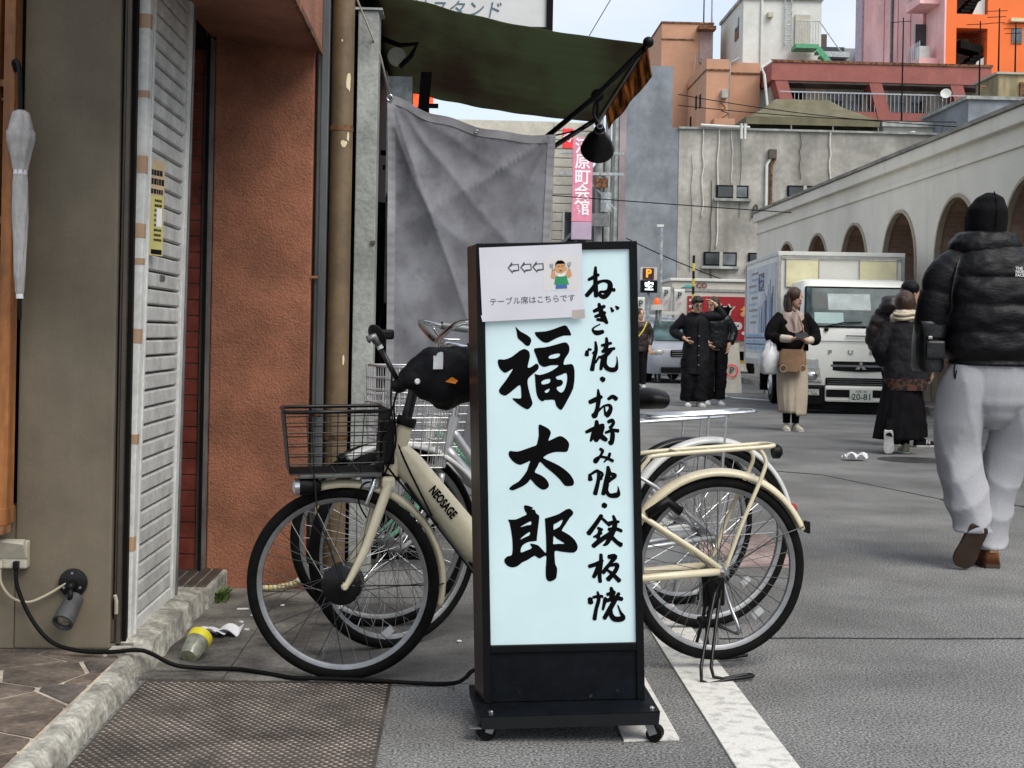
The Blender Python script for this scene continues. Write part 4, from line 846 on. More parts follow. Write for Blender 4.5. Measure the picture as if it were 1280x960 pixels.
RO = [[(295,95),(320,85),(370,100),(388,112),(370,125),(405,130),(415,160),(445,185),(448,210),(438,300),(425,420),(420,440),(350,450),(300,475),(272,510),(268,560),(320,540),(365,520),(375,505),(358,470),(390,470),(440,485),(480,525),(510,555),(518,540),(515,400),(505,240),(505,215),(530,205),(590,185),(650,160),(710,120),(750,110),(780,135),(782,165),(750,200),(710,265),(672,325),(690,340),(750,375),(800,420),(828,475),(825,515),(795,545),(740,547),(660,540),(605,535),(603,600),(610,670),(628,710),(622,790),(605,820),(560,842),(530,830),(515,790),(515,700),(520,620),(515,585),(480,600),(455,615),(430,605),(400,590),(340,630),(280,660),(240,695),(190,713),(140,700),(108,665),(108,630),(140,600),(180,585),(185,480),(175,380),(155,270),(140,240),(150,232),(215,230),(290,195),(325,175),(305,140)],
 [(262,305),(290,285),(360,245),(370,260),(365,280),(330,285),(285,300)], [(265,430),(280,405),(350,352),(358,370),(345,388),(300,410)], [(590,275),(620,255),(672,222),(678,235),(650,290),(600,320),(592,325)], [(588,440),(592,385),(620,410),(690,450),(690,462),(640,462),(590,468)]]
for G_, x0, y0, k in ((FUKU, 600, 390, 7.385), (TA, 620, 520, 8), (RO, 620, 620, 8)):
    part('lettering', poly_mesh([zc(rnd(P, 2), x0, y0, k) for P in G_], FM, .0004), 'ink', sg)
STK = [(715, 320, [
 [(180,72,12),(178,130,20),(180,200,22),(185,295,22)], [(125,170,14),(165,150,18),(205,130,14)], [(110,290,20),(150,245,22),(190,195,18),(240,178,14),(280,188,22),(290,220,26),(275,265,26),(245,295,24),(215,285,18),(215,262,14),(250,258,14),(290,245,16),(325,245,18)],
 [(165,405,16),(210,385,20),(250,365,16)], [(175,445,14),(215,430,18),(255,412,14)], [(205,345,14),(220,400,24),(240,450,28),(268,495,14)], [(240,470,18),(190,465,14)], [(215,500,6),(170,525,8),(160,545,12),(190,565,24),(240,555,18)], [(295,375,8),(310,405,18)], [(330,365,8),(350,385,20)],
 [(118,700,16),(115,735,22)], [(125,690,14),(150,690,10)], [(180,630,10),(185,690,18),(170,760,18),(155,845,22)], [(190,690,10),(160,720,12)], [(262,600,12),(265,650,20),(250,700,22)], [(225,660,14),(300,640,14)], [(230,705,16),(280,690,16),(325,680,14)], [(215,750,16),(260,730,20),(300,690,16)], [(285,690,14),(240,760,22),(220,840,14)], [(255,740,20),(250,800,22),(280,835,22),(330,835,22),(343,790,10),(340,740,4)], [(210,740,10),(180,790,10)], [(222,902,20),(245,918,26)]]),
 (715, 470, [[(135,185,20),(190,160,24),(230,140,16)], [(200,85,8),(205,150,22),(195,230,20),(175,285,26),(160,270,14)], [(175,275,18),(205,245,12),(245,210,10),(285,205,16),(295,230,20),(280,265,24),(265,290,16)], [(250,215,8),(250,240,10),(258,280,14)], [(275,160,14),(310,140,20),(340,160,22)],
 [(190,320,16),(190,370,26),(170,420,26),(145,475,10)], [(110,408,14),(160,385,20),(230,355,18),(240,345,12)], [(235,360,24),(215,420,26),(180,470,24)], [(190,400,20),(230,440,26),(265,465,20)], [(275,330,16),(305,318,20),(315,340,16),(290,375,18)], [(295,370,14),(310,420,22),(300,485,22),(280,475,10)], [(255,410,12),(310,390,16),(355,395,18)],
 [(215,530,14),(235,545,16),(220,580,12),(185,625,20),(180,610,14),(215,590,12),(260,595,14),(315,620,16)], [(290,560,14),(280,590,14),(245,630,6)],
 [(140,720,14),(145,765,24)], [(150,720,12),(200,695,16),(205,760,18),(180,870,22)], [(205,695,10),(235,720,14),(205,770,12)], [(275,660,14),(280,710,26),(265,760,22),(240,870,20)], [(265,710,16),(330,725,18),(290,760,18),(250,800,16)], [(270,790,20),(265,840,18),(290,875,20),(345,870,26),(355,840,12),(350,805,3)], [(225,740,10),(230,760,8)]]),
 (715, 620, [[(238,46,26),(262,58,24)], [(230,125,20),(180,200,22),(130,268,24)], [(235,150,14),(290,200,16)], [(200,220,14),(235,235,16)], [(170,290,10),(230,255,16)], [(220,230,16),(200,300,20)], [(165,360,22),(210,320,24),(280,270,22),(330,230,18)], [(315,125,12),(330,180,22),(310,250,26),(270,330,20),(240,350,6)], [(275,190,22),(320,175,18),(360,170,12)], [(280,230,18),(340,225,18),(380,240,16)], [(300,280,20),(340,320,20),(378,345,24)],
 [(225,415,16),(225,480,20),(215,560,20),(220,625,18)], [(135,510,18),(190,490,20),(240,460,14)], [(205,500,16),(185,560,20),(170,590,18)], [(280,435,22),(330,430,24),(295,480,18),(250,540,20),(245,560,14)], [(290,500,12),(345,490,20),(330,540,20),(275,605,24)], [(270,530,12),(310,560,18),(365,612,22)],
 [(145,745,22),(150,785,26)], [(165,740,12),(205,730,16),(240,730,14)], [(200,695,10),(210,750,18),(190,830,18),(178,905,20)], [(300,660,14),(310,710,26),(300,760,22)], [(270,715,16),(330,695,18)], [(245,770,16),(330,740,20),(385,745,20)], [(360,700,16),(310,790,24),(250,895,20)], [(260,740,20),(240,830,12)], [(300,800,16),(300,860,22),(330,895,26),(390,885,24),(370,840,12),(350,790,6)]])]
for x0, y0, strokes in STK:
    mb = MB()
    for si, s_ in enumerate(strokes):
        P = smooth_path([(p[0], p[1], p[2]) for p in s_], 5); L_, R_ = [], []
        for i, p in enumerate(P):
            d = P[min(i + 1, len(P) - 1)] - P[max(i - 1, 0)]; d = Vector((d.x, d.y)).normalized(); n_ = Vector((-d.y, d.x)) * p.z * .80
            L_.append((p.x + n_.x, p.y + n_.y)); R_.append((p.x - n_.x, p.y - n_.y))
        e0, e1 = P[0], P[-1]; d0 = (P[0] - P[1]); d0 = Vector((d0.x, d0.y)).normalized(); d1 = (P[-1] - P[-2]); d1 = Vector((d1.x, d1.y)).normalized()
        capA = [(e0.x + d0.x * e0.z * .4, e0.y + d0.y * e0.z * .4)]; capB = [(e1.x + d1.x * e1.z * .4, e1.y + d1.y * e1.z * .4)]
        yy = -.0037 - si * .00003; V = []
        ring = L_ + capB + R_[::-1] + capA; ring = [face(x0 + x / 6, y0 + y / 6) for x, y in ring]
        k = len(L_); base = len(mb.v); mb.v += [(x, yy, z) for x, z in ring]; tot = len(ring)
        for i in range(k - 1): mb.f.append((base + i, base + i + 1, base + tot - 2 - (i + 1), base + tot - 2 - i))
        mb.f.append((base + k - 1, base + k, base + k + 1)); mb.f.append((base, base + tot - 2, base + tot - 1))
    part('lettering', mb, 'ink', sg)
# paper notice taped over the top corner
pn = thing('paper_notice', 'white paper notice with arrows and cook drawing taped on the sign', 'notice', (.3045, 3.85, .078), (0, RD(-2.1), RD(-1.0)), world=False)
def pq(px, py): x, z = face(px, py); return (x, -.0175, z)
pc = [pq(599, 308), pq(727, 303.5), pq(730, 394), pq(604, 401)]
part('sheet', MB().prism(pc, (0, .0018, 0)), M('notice_paper', (.56, .56, .61), r=.7, v=.05, vs=4), pn)
PMX = lambda px, py, rot=.035, dy=-.0180: Matrix.Translation((face(px, py)[0], dy, face(px, py)[1])) @ Matrix.Rotation(-rot, 4, 'Y') @ Matrix.Rotation(pi / 2, 4, 'X')
part('lettering', text_mesh('テーブル席はこちらです', .0212, PMX(666, 374), .0002), M('ink_grey', (.06, .06, .07), r=.7, v=.1), pn)
for cx in (642, 657.5, 672.5):
    o_ = [(-.0155, 0), (-.003, .016), (-.003, .009), (.0155, .009), (.0155, -.009), (-.003, -.009), (-.003, -.016)]; i_ = [(x * .80 + (.0004), y * .72) for x, y in o_]
    part('arrow', poly_mesh([o_, i_], PMX(cx, 333 - (cx - 642) * .03), .0002), 'ink_grey', pn)
clip_bg = part('picture', MB().prism([pq(680, 320), pq(722, 319), pq(723, 361), pq(680, 362)], (0, -.0004, 0)), M('clip_bg', (.58, .57, .56), r=.7, v=.03), pn)
def blob(cx, cy, rx, ry, k=16, a0=0): return [(cx + rx * cos(2 * pi * i / k + a0), cy + ry * sin(2 * pi * i / k + a0)) for i in range(k)]
SKINP = M('print_skin', (.52, .27, .12), r=.7, v=.05)
Q = PMX(701.5, 341, .03, -.0183); z_ = [0]
def pr(polys, mt):
    z_[0] += .00012; part('print', poly_mesh(polys, Matrix.Translation((0, -z_[0], 0)) @ Q, .00005), mt, pn)
s = .00225
pr([[(-.017, -.04), (.015, -.04), (.013, -.018), (-.015, -.018)]], M('print_blue', (.05, .12, .35), r=.7))
pr([[(-.016, -.006), (.014, -.006), (.020, -.03), (-.020, -.028)]], M('print_green', (.02, .25, .10), r=.7))
pr([[(-.012, .003), (-.008, -.007), (.007, -.007), (.011, .003)]], 'white_paper')
pr([[(-.016, .0), (-.012, -.006), (-.021, -.012), (-.028, -.008), (-.024, .012), (-.018, .012)]], SKINP); pr([[(.014, .0), (.011, -.006), (.021, -.011), (.029, -.006), (.025, .012), (.019, .012)]], SKINP)
pr([blob(-.001, .017, .0135, .017)], SKINP); pr([blob(-.0155, .014, .003, .004, 8)], SKINP); pr([blob(.0135, .014, .003, .004, 8)], SKINP)
pr([[(-.0145, .019), (-.014, .030), (-.008, .036), (.004, .0365), (.011, .031), (.0125, .019), (.010, .027), (-.011, .027)]], 'ink')
pr([[(-.009, .0205), (-.003, .020), (-.003, .0215), (-.009, .022)]], 'ink'); pr([[(.001, .020), (.007, .0205), (.007, .022), (.001, .0215)]], 'ink'); pr([blob(-.001, .0085, .004, .0012, 8)], 'ink')
pr([[(-.030, .028), (-.020, .029), (-.0205, .020), (-.0245, .018), (-.028, .021)]], 'steel'); pr([[(.018, .030), (.029, .031), (.027, .022), (.0235, .020), (.0195, .022)]], 'steel')
pr([[(-.0235, .019), (-.0225, .019), (-.0215, .010), (-.0225, .010)]], 'ink'); pr([[(.0215, .021), (.0225, .021), (.0225, .011), (.0215, .011)]], 'ink')
part('tape', MB().prism([pq(715, 386), pq(731, 385), pq(731.5, 396), pq(715, 397)], (0, -.0003, 0)), M('tape_beige', (.42, .37, .34), r=.4, v=.08), pn)
part('tape', MB().prism([pq(602, 393), pq(618, 392), pq(618, 400), pq(604, 401)], (0, -.0003, 0)), 'notice_paper', pn)

# ------------------------------------------------------------------ bicycles
M('cream_paint', (.58, .525, .37), r=.35, v=.06, vs=6, coat=.3, v2=.04, v2s=60)
M('white_bike_paint', (.55, .56, .54), r=.35, v=.08, vs=8, coat=.3)
M('green_bike_paint', (.16, .42, .27), r=.35, v=.08, vs=8, coat=.3)
M('silver_paint', (.42, .43, .44), r=.35, m=.5, v=.1, coat=.2)
M('tyre', (.007, .0068, .0065), r=.8, spec=.1, v=.25, vs=20, b=.2, bs=300)
M('rim_alloy', (.27, .275, .28), r=.42, m=.8, v=.12, vs=20)
M('spoke_dark', (.10, .10, .10), r=.35, m=.8, v=.1)
M('spoke_steel', (.40, .40, .41), r=.3, m=.9, v=.1)
M('muff_cloth', (.004, .004, .006), r=.6, v=.3, vs=9, b=.5, bs=30, spec=.2)
M('reflect_strip', (.40, .42, .42), r=.35, v=.08)
M('amber', (.75, .22, .02), r=.25, v=.1, emit=.05)
M('red_lens', (.32, .01, .015), r=.2, v=.1)
M('wire_silver', (.50, .50, .50), r=.35, m=.6, v=.1)
def wheel(b, name, c, R_, steer, axis_x, rim, spoke, hub_r, hub_w, hubmat, tyre_w=.021, nsp=36, label=None):
    """wheel > tyre, rim, spokes, hub; steer turns about the vertical"""
    n_ = Vector((-sin(steer), cos(steer), 0)); c = Vector(c); u = Vector((cos(steer), sin(steer), 0)); z = Vector((0, 0, 1))
    t = part(name, MB().torus(c, n_, R_ - tyre_w, tyre_w, 72, 12, .95), 'tyre', b, smooth=True, label=label)
    rr = R_ - tyre_w * 1.85
    part('rim', MB().lathe([(rr - .012, -.007), (rr - .002, -.0115), (rr + .007, -.0125), (rr + .007, .0125), (rr - .002, .0115), (rr - .012, .007), (rr - .012, -.007)], c, n_, 72, caps=False), rim, t, smooth=.5)
    sp = MB()
    for i in range(nsp):
        a = 2 * pi * i / nsp; sd = 1 if i % 2 else -1; a2 = a + (.62 if (i // 2) % 2 else -.62)
        p0 = c + (u * cos(a) + z * sin(a)) * (rr - .008) + n_ * sd * .002; p1 = c + (u * cos(a2) + z * sin(a2)) * hub_r * .85 + n_ * sd * hub_w * .42
        sp.cyl(p0, p1, .00125, n=4)
    part('spokes', sp, spoke, t)
    part('hub', MB().lathe([(.008, -hub_w * .62), (.010, -hub_w * .5), (hub_r * .8, -hub_w * .48), (hub_r, -hub_w * .4), (hub_r, hub_w * .4), (hub_r * .8, hub_w * .48), (.010, hub_w * .5), (.008, hub_w * .62)], c, n_, 24), hubmat, t, smooth=.6)
    part('wheel_reflector', MB().box(-.02, .02, -.006, .006, -.011, .011).xf(Matrix.Translation(c + u * -rr * .52 - z * rr * .58) @ Matrix.Rotation(steer, 4, 'Z') @ Matrix.Rotation(.7, 4, 'Y')), 'reflect_strip', t)
    return t
def fender(b, c, R_, a0, a1, mt, steer=0, w_=.026, name='mudguard'):
    c = Vector(c); u = Vector((cos(steer), sin(steer), 0)); n_ = Vector((-sin(steer), cos(steer), 0)); rings = []
    for i in range(37):
        a = RD(a0 + (a1 - a0) * i / 36); d = u * cos(a) + Vector((0, 0, 1)) * sin(a)
        prof = [(-w_, -.017), (-w_ * .96, -.005), (-w_ * .6, .0035), (0, .007), (w_ * .6, .0035), (w_ * .96, -.005), (w_, -.017)]
        rings.append([c + d * (R_ + h) + n_ * x for x, h in prof])
    mb = MB().loft(rings, closed=False, caps=False)
    return part(name, mb, mt, b, smooth=True, mods=(('SOLIDIFY', dict(thickness=.002)),))
def basket(b, s0, s1, z0, z1, w0, w1, wire, rimm, nside=8, nfront=12, nlev=6, r_=.0018, taper=.05, rim_r=.006):
    """tapered wire basket: s0..s1 back..front at the top"""
    t = part('basket', MB().tube([(s0, -w1, z1), (s1 - .03, -w1, z1), (s1, -w1 + .03, z1), (s1, w1 - .03, z1), (s1 - .03, w1, z1), (s0, w1, z1)], rim_r, 8, closed=True), rimm, b, smooth=True)
    wv = MB(); lo = lambda s, y: (s0 + .02 + (s - s0) * (1 - taper * 2.2), y * w0 / w1, z0)
    for i in range(nside + 1):
        s = s0 + (s1 - s0) * i / nside
        for y in (-w1, w1): wv.cyl((s, y, z1), lo(s, y), r_, n=5)
        wv.cyl(lo(s, -w1), lo(s, w1), r_, n=5)
    for i in range(nfront + 1):
        y = -w1 + 2 * w1 * i / nfront
        for s in (s0, s1): wv.cyl((s, y, z1), lo(s, y), r_, n=5)
        wv.cyl(lo(s0, y), lo(s1, y), r_, n=5)
    for k in range(nlev):
        f = k / nlev; P = []
        for s, y in ((s0, -w1), (s1, -w1), (s1, w1), (s0, w1)):
            l = Vector(lo(s, y)); P.append(l.lerp(Vector((s, y, z1)), f))
        for a, c_ in zip(P, P[1:] + P[:1]): wv.cyl(a, c_, r_ * 1.05, n=5)
    part('wires', wv, wire, t); return t
def place_bike(name, label, rear, front):
    rx, ry = rear; fx, fy = front
    return thing(name, label, 'bicycle', (rx, ry, 0), (0, 0, atan2(fy - ry, fx - rx)), 'bicycles parked in a row behind the stand sign', world=False)

# cream electric bicycle (nearest)
A = place_bike('bicycle', 'cream electric bicycle with black wire basket nearest the stand sign', (.857, 4.57), (-.335, 4.375)); LA = 1.208; RA = .297; LX = 1.2885   # rear wheel held off the ground by its stand
A.location.z = .03; A.rotation_euler.y = math.asin(.03 / 1.208)
wheel(A, 'front_wheel', (LA, 0, RA), RA, RD(-13), 0, 'rim_alloy', 'spoke_dark', .062, .085, 'black_paint', .0195)
wheel(A, 'rear_wheel', (0, 0, RA), RA, 0, 0, 'rim_alloy', 'spoke_dark', .026, .09, 'steel', .0195)
fr = part('frame', MB().tube([(1.078, 0, .79), (1.138, 0, .60)], .027, 16), 'cream_paint', A, smooth=.8)
part('down_tube', MB().tube([(1.105, 0, .705), (1.075, 0, .66), (.86, 0, .405), (.62, 0, .27), (.50, 0, .255)], [(.030, .030), (.036, .048), (.036, .055), (.034, .05), (.03, .04)], 20), 'cream_paint', A, smooth=.8)
part('seat_tube', MB().tube([(.50, 0, .255), (.36, 0, .70)], .018, 12), 'cream_paint', A, smooth=.8)
part('seat_post', MB().tube([(.36, 0, .70), (.335, 0, .80)], .013, 10), 'steel', A, smooth=.8)
part('chain_stay', MB().tube([(.50, .045, .265), (.25, .055, .285), (0, .062, RA)], .0125, 10), 'cream_paint', A, smooth=True)
part('chain_stay', MB().tube([(.50, -.045, .265), (.25, -.055, .285), (0, -.062, RA)], .0125, 10), 'cream_paint', A, smooth=True)
for y in (.06, -.06): part('seat_stay', MB().tube([(.41, y * .4, .54), (.28, y, .475), (.10, y, .365), (0, y, RA)], .0095, 9), 'cream_paint', A, smooth=True)
part('decal_line', MB().tube([(1.085, .02, .60), (.86, .034, .318), (.70, .034, .235)], .006, 6), 'black_paint', A)
# lettering on the down tube
dm = Matrix.Translation((.963, .0368, .540)) @ Matrix.Rotation(pi, 4, 'Z') @ Matrix.Rotation(pi / 2, 4, 'X') @ Matrix.Rotation(RD(-50), 4, 'Z')
part('lettering', text_mesh('NEOSAGE', .040, dm, .0008, sx=.66, bold=.0014), 'ink', A)
part('lettering', text_mesh('NEOSAGE', .05, Matrix.Translation((.945, -.0372, .51)) @ Matrix.Rotation(pi / 2, 4, 'X') @ Matrix.Rotation(RD(50), 4, 'Z'), .0008, sx=.62), 'ink', A)
def st(p, steer, c): d = Vector(p) - Vector(c); return Vector(c) + Matrix.Rotation(steer, 3, 'Z') @ d
SA = RD(-13); cA = (1.13, 0, 0)
FX = Vector((LX, 0, RA))
for y in (.052, -.052):
    part('fork_blade', MB().tube(smooth_path([(1.142, y * .75, .60), (1.175, y, .52), (1.225, y * 1.1, .40), (FX.x - .004, y * 1.15, RA)]), lerp_list([.0165, .0165, .014, .010], 19), 12), 'cream_paint', A, smooth=True)
part('fork_crown', MB().box(1.12, 1.165, -.055, .055, .585, .625), 'cream_paint', A, bevel=.012)
part('fork_collar', MB().lathe([(.031, -.01), (.033, 0), (.033, .014), (.030, .02)], (1.079, 0, .785), (-.3, 0, .95), n=18), 'black_plastic', A, smooth=.7)
part('cable_clip', MB().torus((1.133, 0, .622), (-.3, 0, .95), .029, .006, 20, 8), 'black_rubber', A, smooth=True)
part('front_brake', MB().box(1.17, 1.23, -.03, .03, .585, .62), 'steel', A, bevel=.008)
part('front_brake', MB().tube(smooth_path([(1.185, .03, .62), (1.20, .045, .58), (1.215, .04, .54)]), .008, 7), 'chrome', A, smooth=True)
part('brake_cable_noodle', MB().tube(smooth_path([(1.19, .02, .61), (1.23, .05, .60), (1.24, .045, .55), (1.215, .04, .50)]), .0028, 6), 'black_rubber', A, smooth=True)
fender(A, (LA, 0, RA), RA + .016, 76, 196, 'cream_paint')
part('mudguard_stay', MB().tube([FX + Vector((0, .05, 0)), FX + Vector((-.30, .03, -.012)), FX + Vector((-.33, .03, -.008))], .0024, 5), 'black_paint', A)
fender(A, (0, 0, RA), RA + .020, 22, 158, 'cream_paint')
part('mudguard_stay', MB().tube([(0, .06, RA), (-.19, .045, .395), (-.305, .028, .425)], .0024, 5), 'black_paint', A)
# rack
part('rack', MB().tube(smooth_path([(.31, .055, .60), (.27, .06, .655), (.22, .06, .672), (-.12, .055, .688), (-.185, .045, .692), (-.20, 0, .692), (-.185, -.045, .692), (-.12, -.055, .688), (.22, -.06, .672), (.27, -.06, .655), (.31, -.055, .60)], 4), .0072, 9), 'cream_paint', A, smooth=True)
for y in (.05, -.05): part('rack_strut', MB().tube(smooth_path([(-.135, y, .684), (-.155, y * 1.1, .645), (-.135, y * 1.25, .59), (-.06, y * 1.35, .44), (0, y * 1.35, RA)], 4), .0072, 9), 'cream_paint', A, smooth=True)
for s in (.15, .02, -.1): part('rack_rail', MB().cyl((s, -.055, .678), (s, .055, .678), .005, n=7), 'cream_paint', A)
part('frame_lock', MB().tube([(.27, .06, .485), (.20, .055, .525), (.15, .05, .49)], .016, 8), 'black_plastic', A, smooth=True)
part('rear_lamp', MB().lathe([(.022, 0), (.024, .02), (.016, .03)], (-.205, 0, .668), (-1, 0, .1), n=14), 'black_plastic', A, smooth=.6)
part('rear_reflector', MB().box(-.335, -.325, -.02, .02, .40, .44), 'black_plastic', A, bevel=.004)
part('axle_nut', MB().lathe([(.017, .055), (.017, .075), (.009, .085)], (0, 0, RA), (0, 1, 0), n=10), 'chrome', A)
part('axle_nut', MB().lathe([(.012, .05), (.012, .068), (.007, .078)], FX, (0, 1, 0), n=10), 'cream_paint', A)
part('derailleur', MB().box(-.05, .03, -.075, -.055, .16, .28), 'black_plastic', A, bevel=.01)
part('crank', MB().tube([(.50, .075, .255), (.39, .085, .15)], .009, 8), 'black_paint', A); part('pedal', MB().box(.35, .44, .09, .175, .135, .16), 'black_plastic', A, bevel=.006)
part('chain_wheel', MB().lathe([(.075, -.06), (.075, -.055)], (.50, 0, .255), (0, 1, 0), n=32), 'black_paint', A)
part('bottom_bracket', MB().cyl((.50, -.06, .255), (.50, .075, .255), .025, n=14), 'black_paint', A)
part('saddle', MB().tube(smooth_path([(.20, 0, .845), (.25, 0, .85), (.34, 0, .845), (.46, 0, .85)]), lerp_list([(.095, .03), (.10, .035), (.05, .03), (.025, .02)], 19), 14), 'black_plastic', A, smooth=True)
# two legged stand
part('kickstand', MB().tube(smooth_path([(.035, .0, .29), (.03, .0, .25), (.02, .02, .17)], 3), [.022] * 4 + [.017] * 3, 8), 'black_plastic', A, smooth=True)
for f0, f1, y0, y1, y in ((.12, -.06, .187, .157, 1), (.032, -.14, -.128, -.11, -1)):
    L1 = [(.015, .035 * y, .25), (f0 * .5 + .01, y0 * .55, .12), (f0, y0, -.016), ((f0 + f1) / 2, (y0 + y1) / 2 + .012 * y, -.018), (f1 + .015, y1 + .010 * y, -.018), (f1, y1, -.017), (f1 + .02, y1 - .012 * y, -.016), (f0 - .05, y0 - .03 * y, -.014), (f0 * .4, y0 * .55, .09), (.0, .03 * y, .23)]
    part('stand_leg', MB().tube(smooth_path(L1, 3), .0058, 7), 'black_paint', A, smooth=True)
part('stand_pedal', MB().box(.05, .085, .02, .06, .125, .15), 'black_plastic', A, bevel=.008)
# steering: stem, bars, muffs, mirror, basket, lamp
part('stem', MB().tube([(1.078, 0, .795), (1.06, 0, .86), (1.05, 0, .90)], [.018, .017, .016], 12), 'black_paint', A, smooth=.8)
HB = [(.90, .30, .955), (1.0, .28, .95), (1.06, .16, .935), (1.07, 0, .915), (1.06, -.16, .935), (1.0, -.28, .95), (.90, -.30, .955)]
part('handlebar', MB().tube(smooth_path(HB, 5), .011, 10), 'black_paint', A, smooth=True)
def muff(y0):
    mb = MB(); rings = []
    for i in range(15):
        t = i / 14; s = 1.135 - .27 * t; k = sin(pi * min(1, .12 + t * 1.1)) ** .5 if t < .7 else 1
        top = .935 + (.02 + .075 * min(1, t * 3.2)) - .01 * t; bot = .925 - .02 - .055 * min(1, t * 2.4) + .01 * sin(t * 9); wy = .035 + .05 * min(1, t * 2.2)
        rings.append([(s + .006 * sin(j * 3 + i), y0 + wy * cos(2 * pi * j / 18) * (1 + .06 * sin(j * 2.3 + i)), (top + bot) / 2 + (top - bot) / 2 * (abs(sin(2 * pi * j / 18)) ** .75) * (1 if sin(2 * pi * j / 18) > 0 else -1)) for j in range(18)])
    return mb.loft(rings)
for y in (.265,):
    m_ = part('handlebar_muff', muff(y), 'muff_cloth', A, smooth=True); _t = bpy.data.textures.new('muff_creases', 'CLOUDS'); _t.noise_scale = .045; _sb = m_.modifiers.new('round', 'SUBSURF'); _sb.levels = _sb.render_levels = 1; _d = m_.modifiers.new('creases', 'DISPLACE'); _d.texture = _t; _d.strength = .022; _d.texture_coords = 'LOCAL'
    if y > 0:
        part('reflective_strip', MB().grid(lambda u, v: (1.030 - .030 * u + .012 * v, .268 + .086 * sin(v * 1.25 + .05) + .003, .935 + .082 * cos(v * 1.25)), 2, 10), 'reflect_strip', m_, smooth=True)
        part('muff_reflector', MB().prism([(1.005, .357, .925), (.985, .360, .938), (.966, .357, .928), (.975, .358, .918)], (0, .003, 0)), 'amber', m_)
        part('muff_button', MB().lathe([(.009, 0), (.006, .005)], (1.085, .318, .925), (0, 1, 0), n=10), 'white_paper', m_)
part('mirror_stem', MB().tube([(1.128, .22, .915), (1.155, .21, .965), (1.19, .20, 1.03)], .0085, 8), 'black_paint', A, smooth=True)
part('mirror_stem_band', MB().tube([(1.183, .202, 1.017), (1.191, .199, 1.034)], .0100, 8), 'reflect_strip', A)
part('mirror_clamp', MB().ball((1.128, .22, .91), (.028, .022, .022)), 'black_plastic', A, smooth=True)
mr_ = part('mirror', MB().lathe([(.0, -.012), (.028, -.007), (.038, 0), (.036, .005), (.03, .004)], (1.195, .19, 1.055), (-.75, -.5, .42), n=20), 'black_plastic', A, smooth=.8)
part('mirror_bracket', MB().tube([(1.19, .20, 1.03), (1.205, .205, 1.055), (1.225, .21, 1.045)], .012, 8), 'grey_metal', mr_, smooth=True)
part('phone_mount', MB().box(1.14, 1.20, .165, .20, 1.045, 1.075), 'black_plastic', mr_, bevel=.008)
for pts in ([(1.12, .2, .92), (1.13, .10, .85), (1.12, .05, .72), (1.16, .03, .62)], [(1.13, .23, .91), (1.15, .12, .80), (1.17, .06, .70), (1.10, .045, .60), (.98, .04, .47)], [(1.10, -.2, .93), (1.12, -.05, .82), (1.10, .03, .70), (1.0, .04, .50)]):
    part('cable', MB().tube(smooth_path(pts), .0032, 6), 'black_rubber', A, smooth=True)
basket(A, 1.148, 1.48, .645, .832, .115, .155, 'black_paint', 'black_paint', 4, 12, 6)
part('basket_support', MB().box(1.165, 1.43, -.05, .05, .625, .638), 'grey_metal', A, bevel=.004)
part('basket_stay', MB().tube([(1.385, .058, .64), (1.375, .066, .52), (FX.x + .005, .066, RA)], .0028, 6), 'black_paint', A)
part('basket_bracket', MB().box(1.12, 1.17, -.03, .03, .66, .80), 'black_plastic', A, bevel=.006)
hl = part('headlamp', MB().lathe([(.012, -.04), (.022, -.03), (.026, 0), (.027, .03)], (1.40, .03, .60), (1, 0, 0), n=18), 'black_plastic', A, smooth=.7)
part('lens', MB().lathe([(.0265, .03), (.025, .045), (.012, .052), (.0, .053)], (1.40, .03, .60), (1, 0, 0), n=18), 'chrome', hl, smooth=.7)
part('lamp_bracket', MB().bar((1.36, .02, .628), (1.385, .03, .61), .02, .008), 'grey_metal', hl)

for o in A.children:      # tune the frame to the measured wheelbase (wheels and mudguards are already on it)
    if o.name.split('.')[0] not in ('front_wheel', 'rear_wheel', 'mudguard', 'stand_leg', 'kickstand'):
        for q in [o] + list(o.children):
            for v_ in q.data.vertices: v_.co.x *= .937

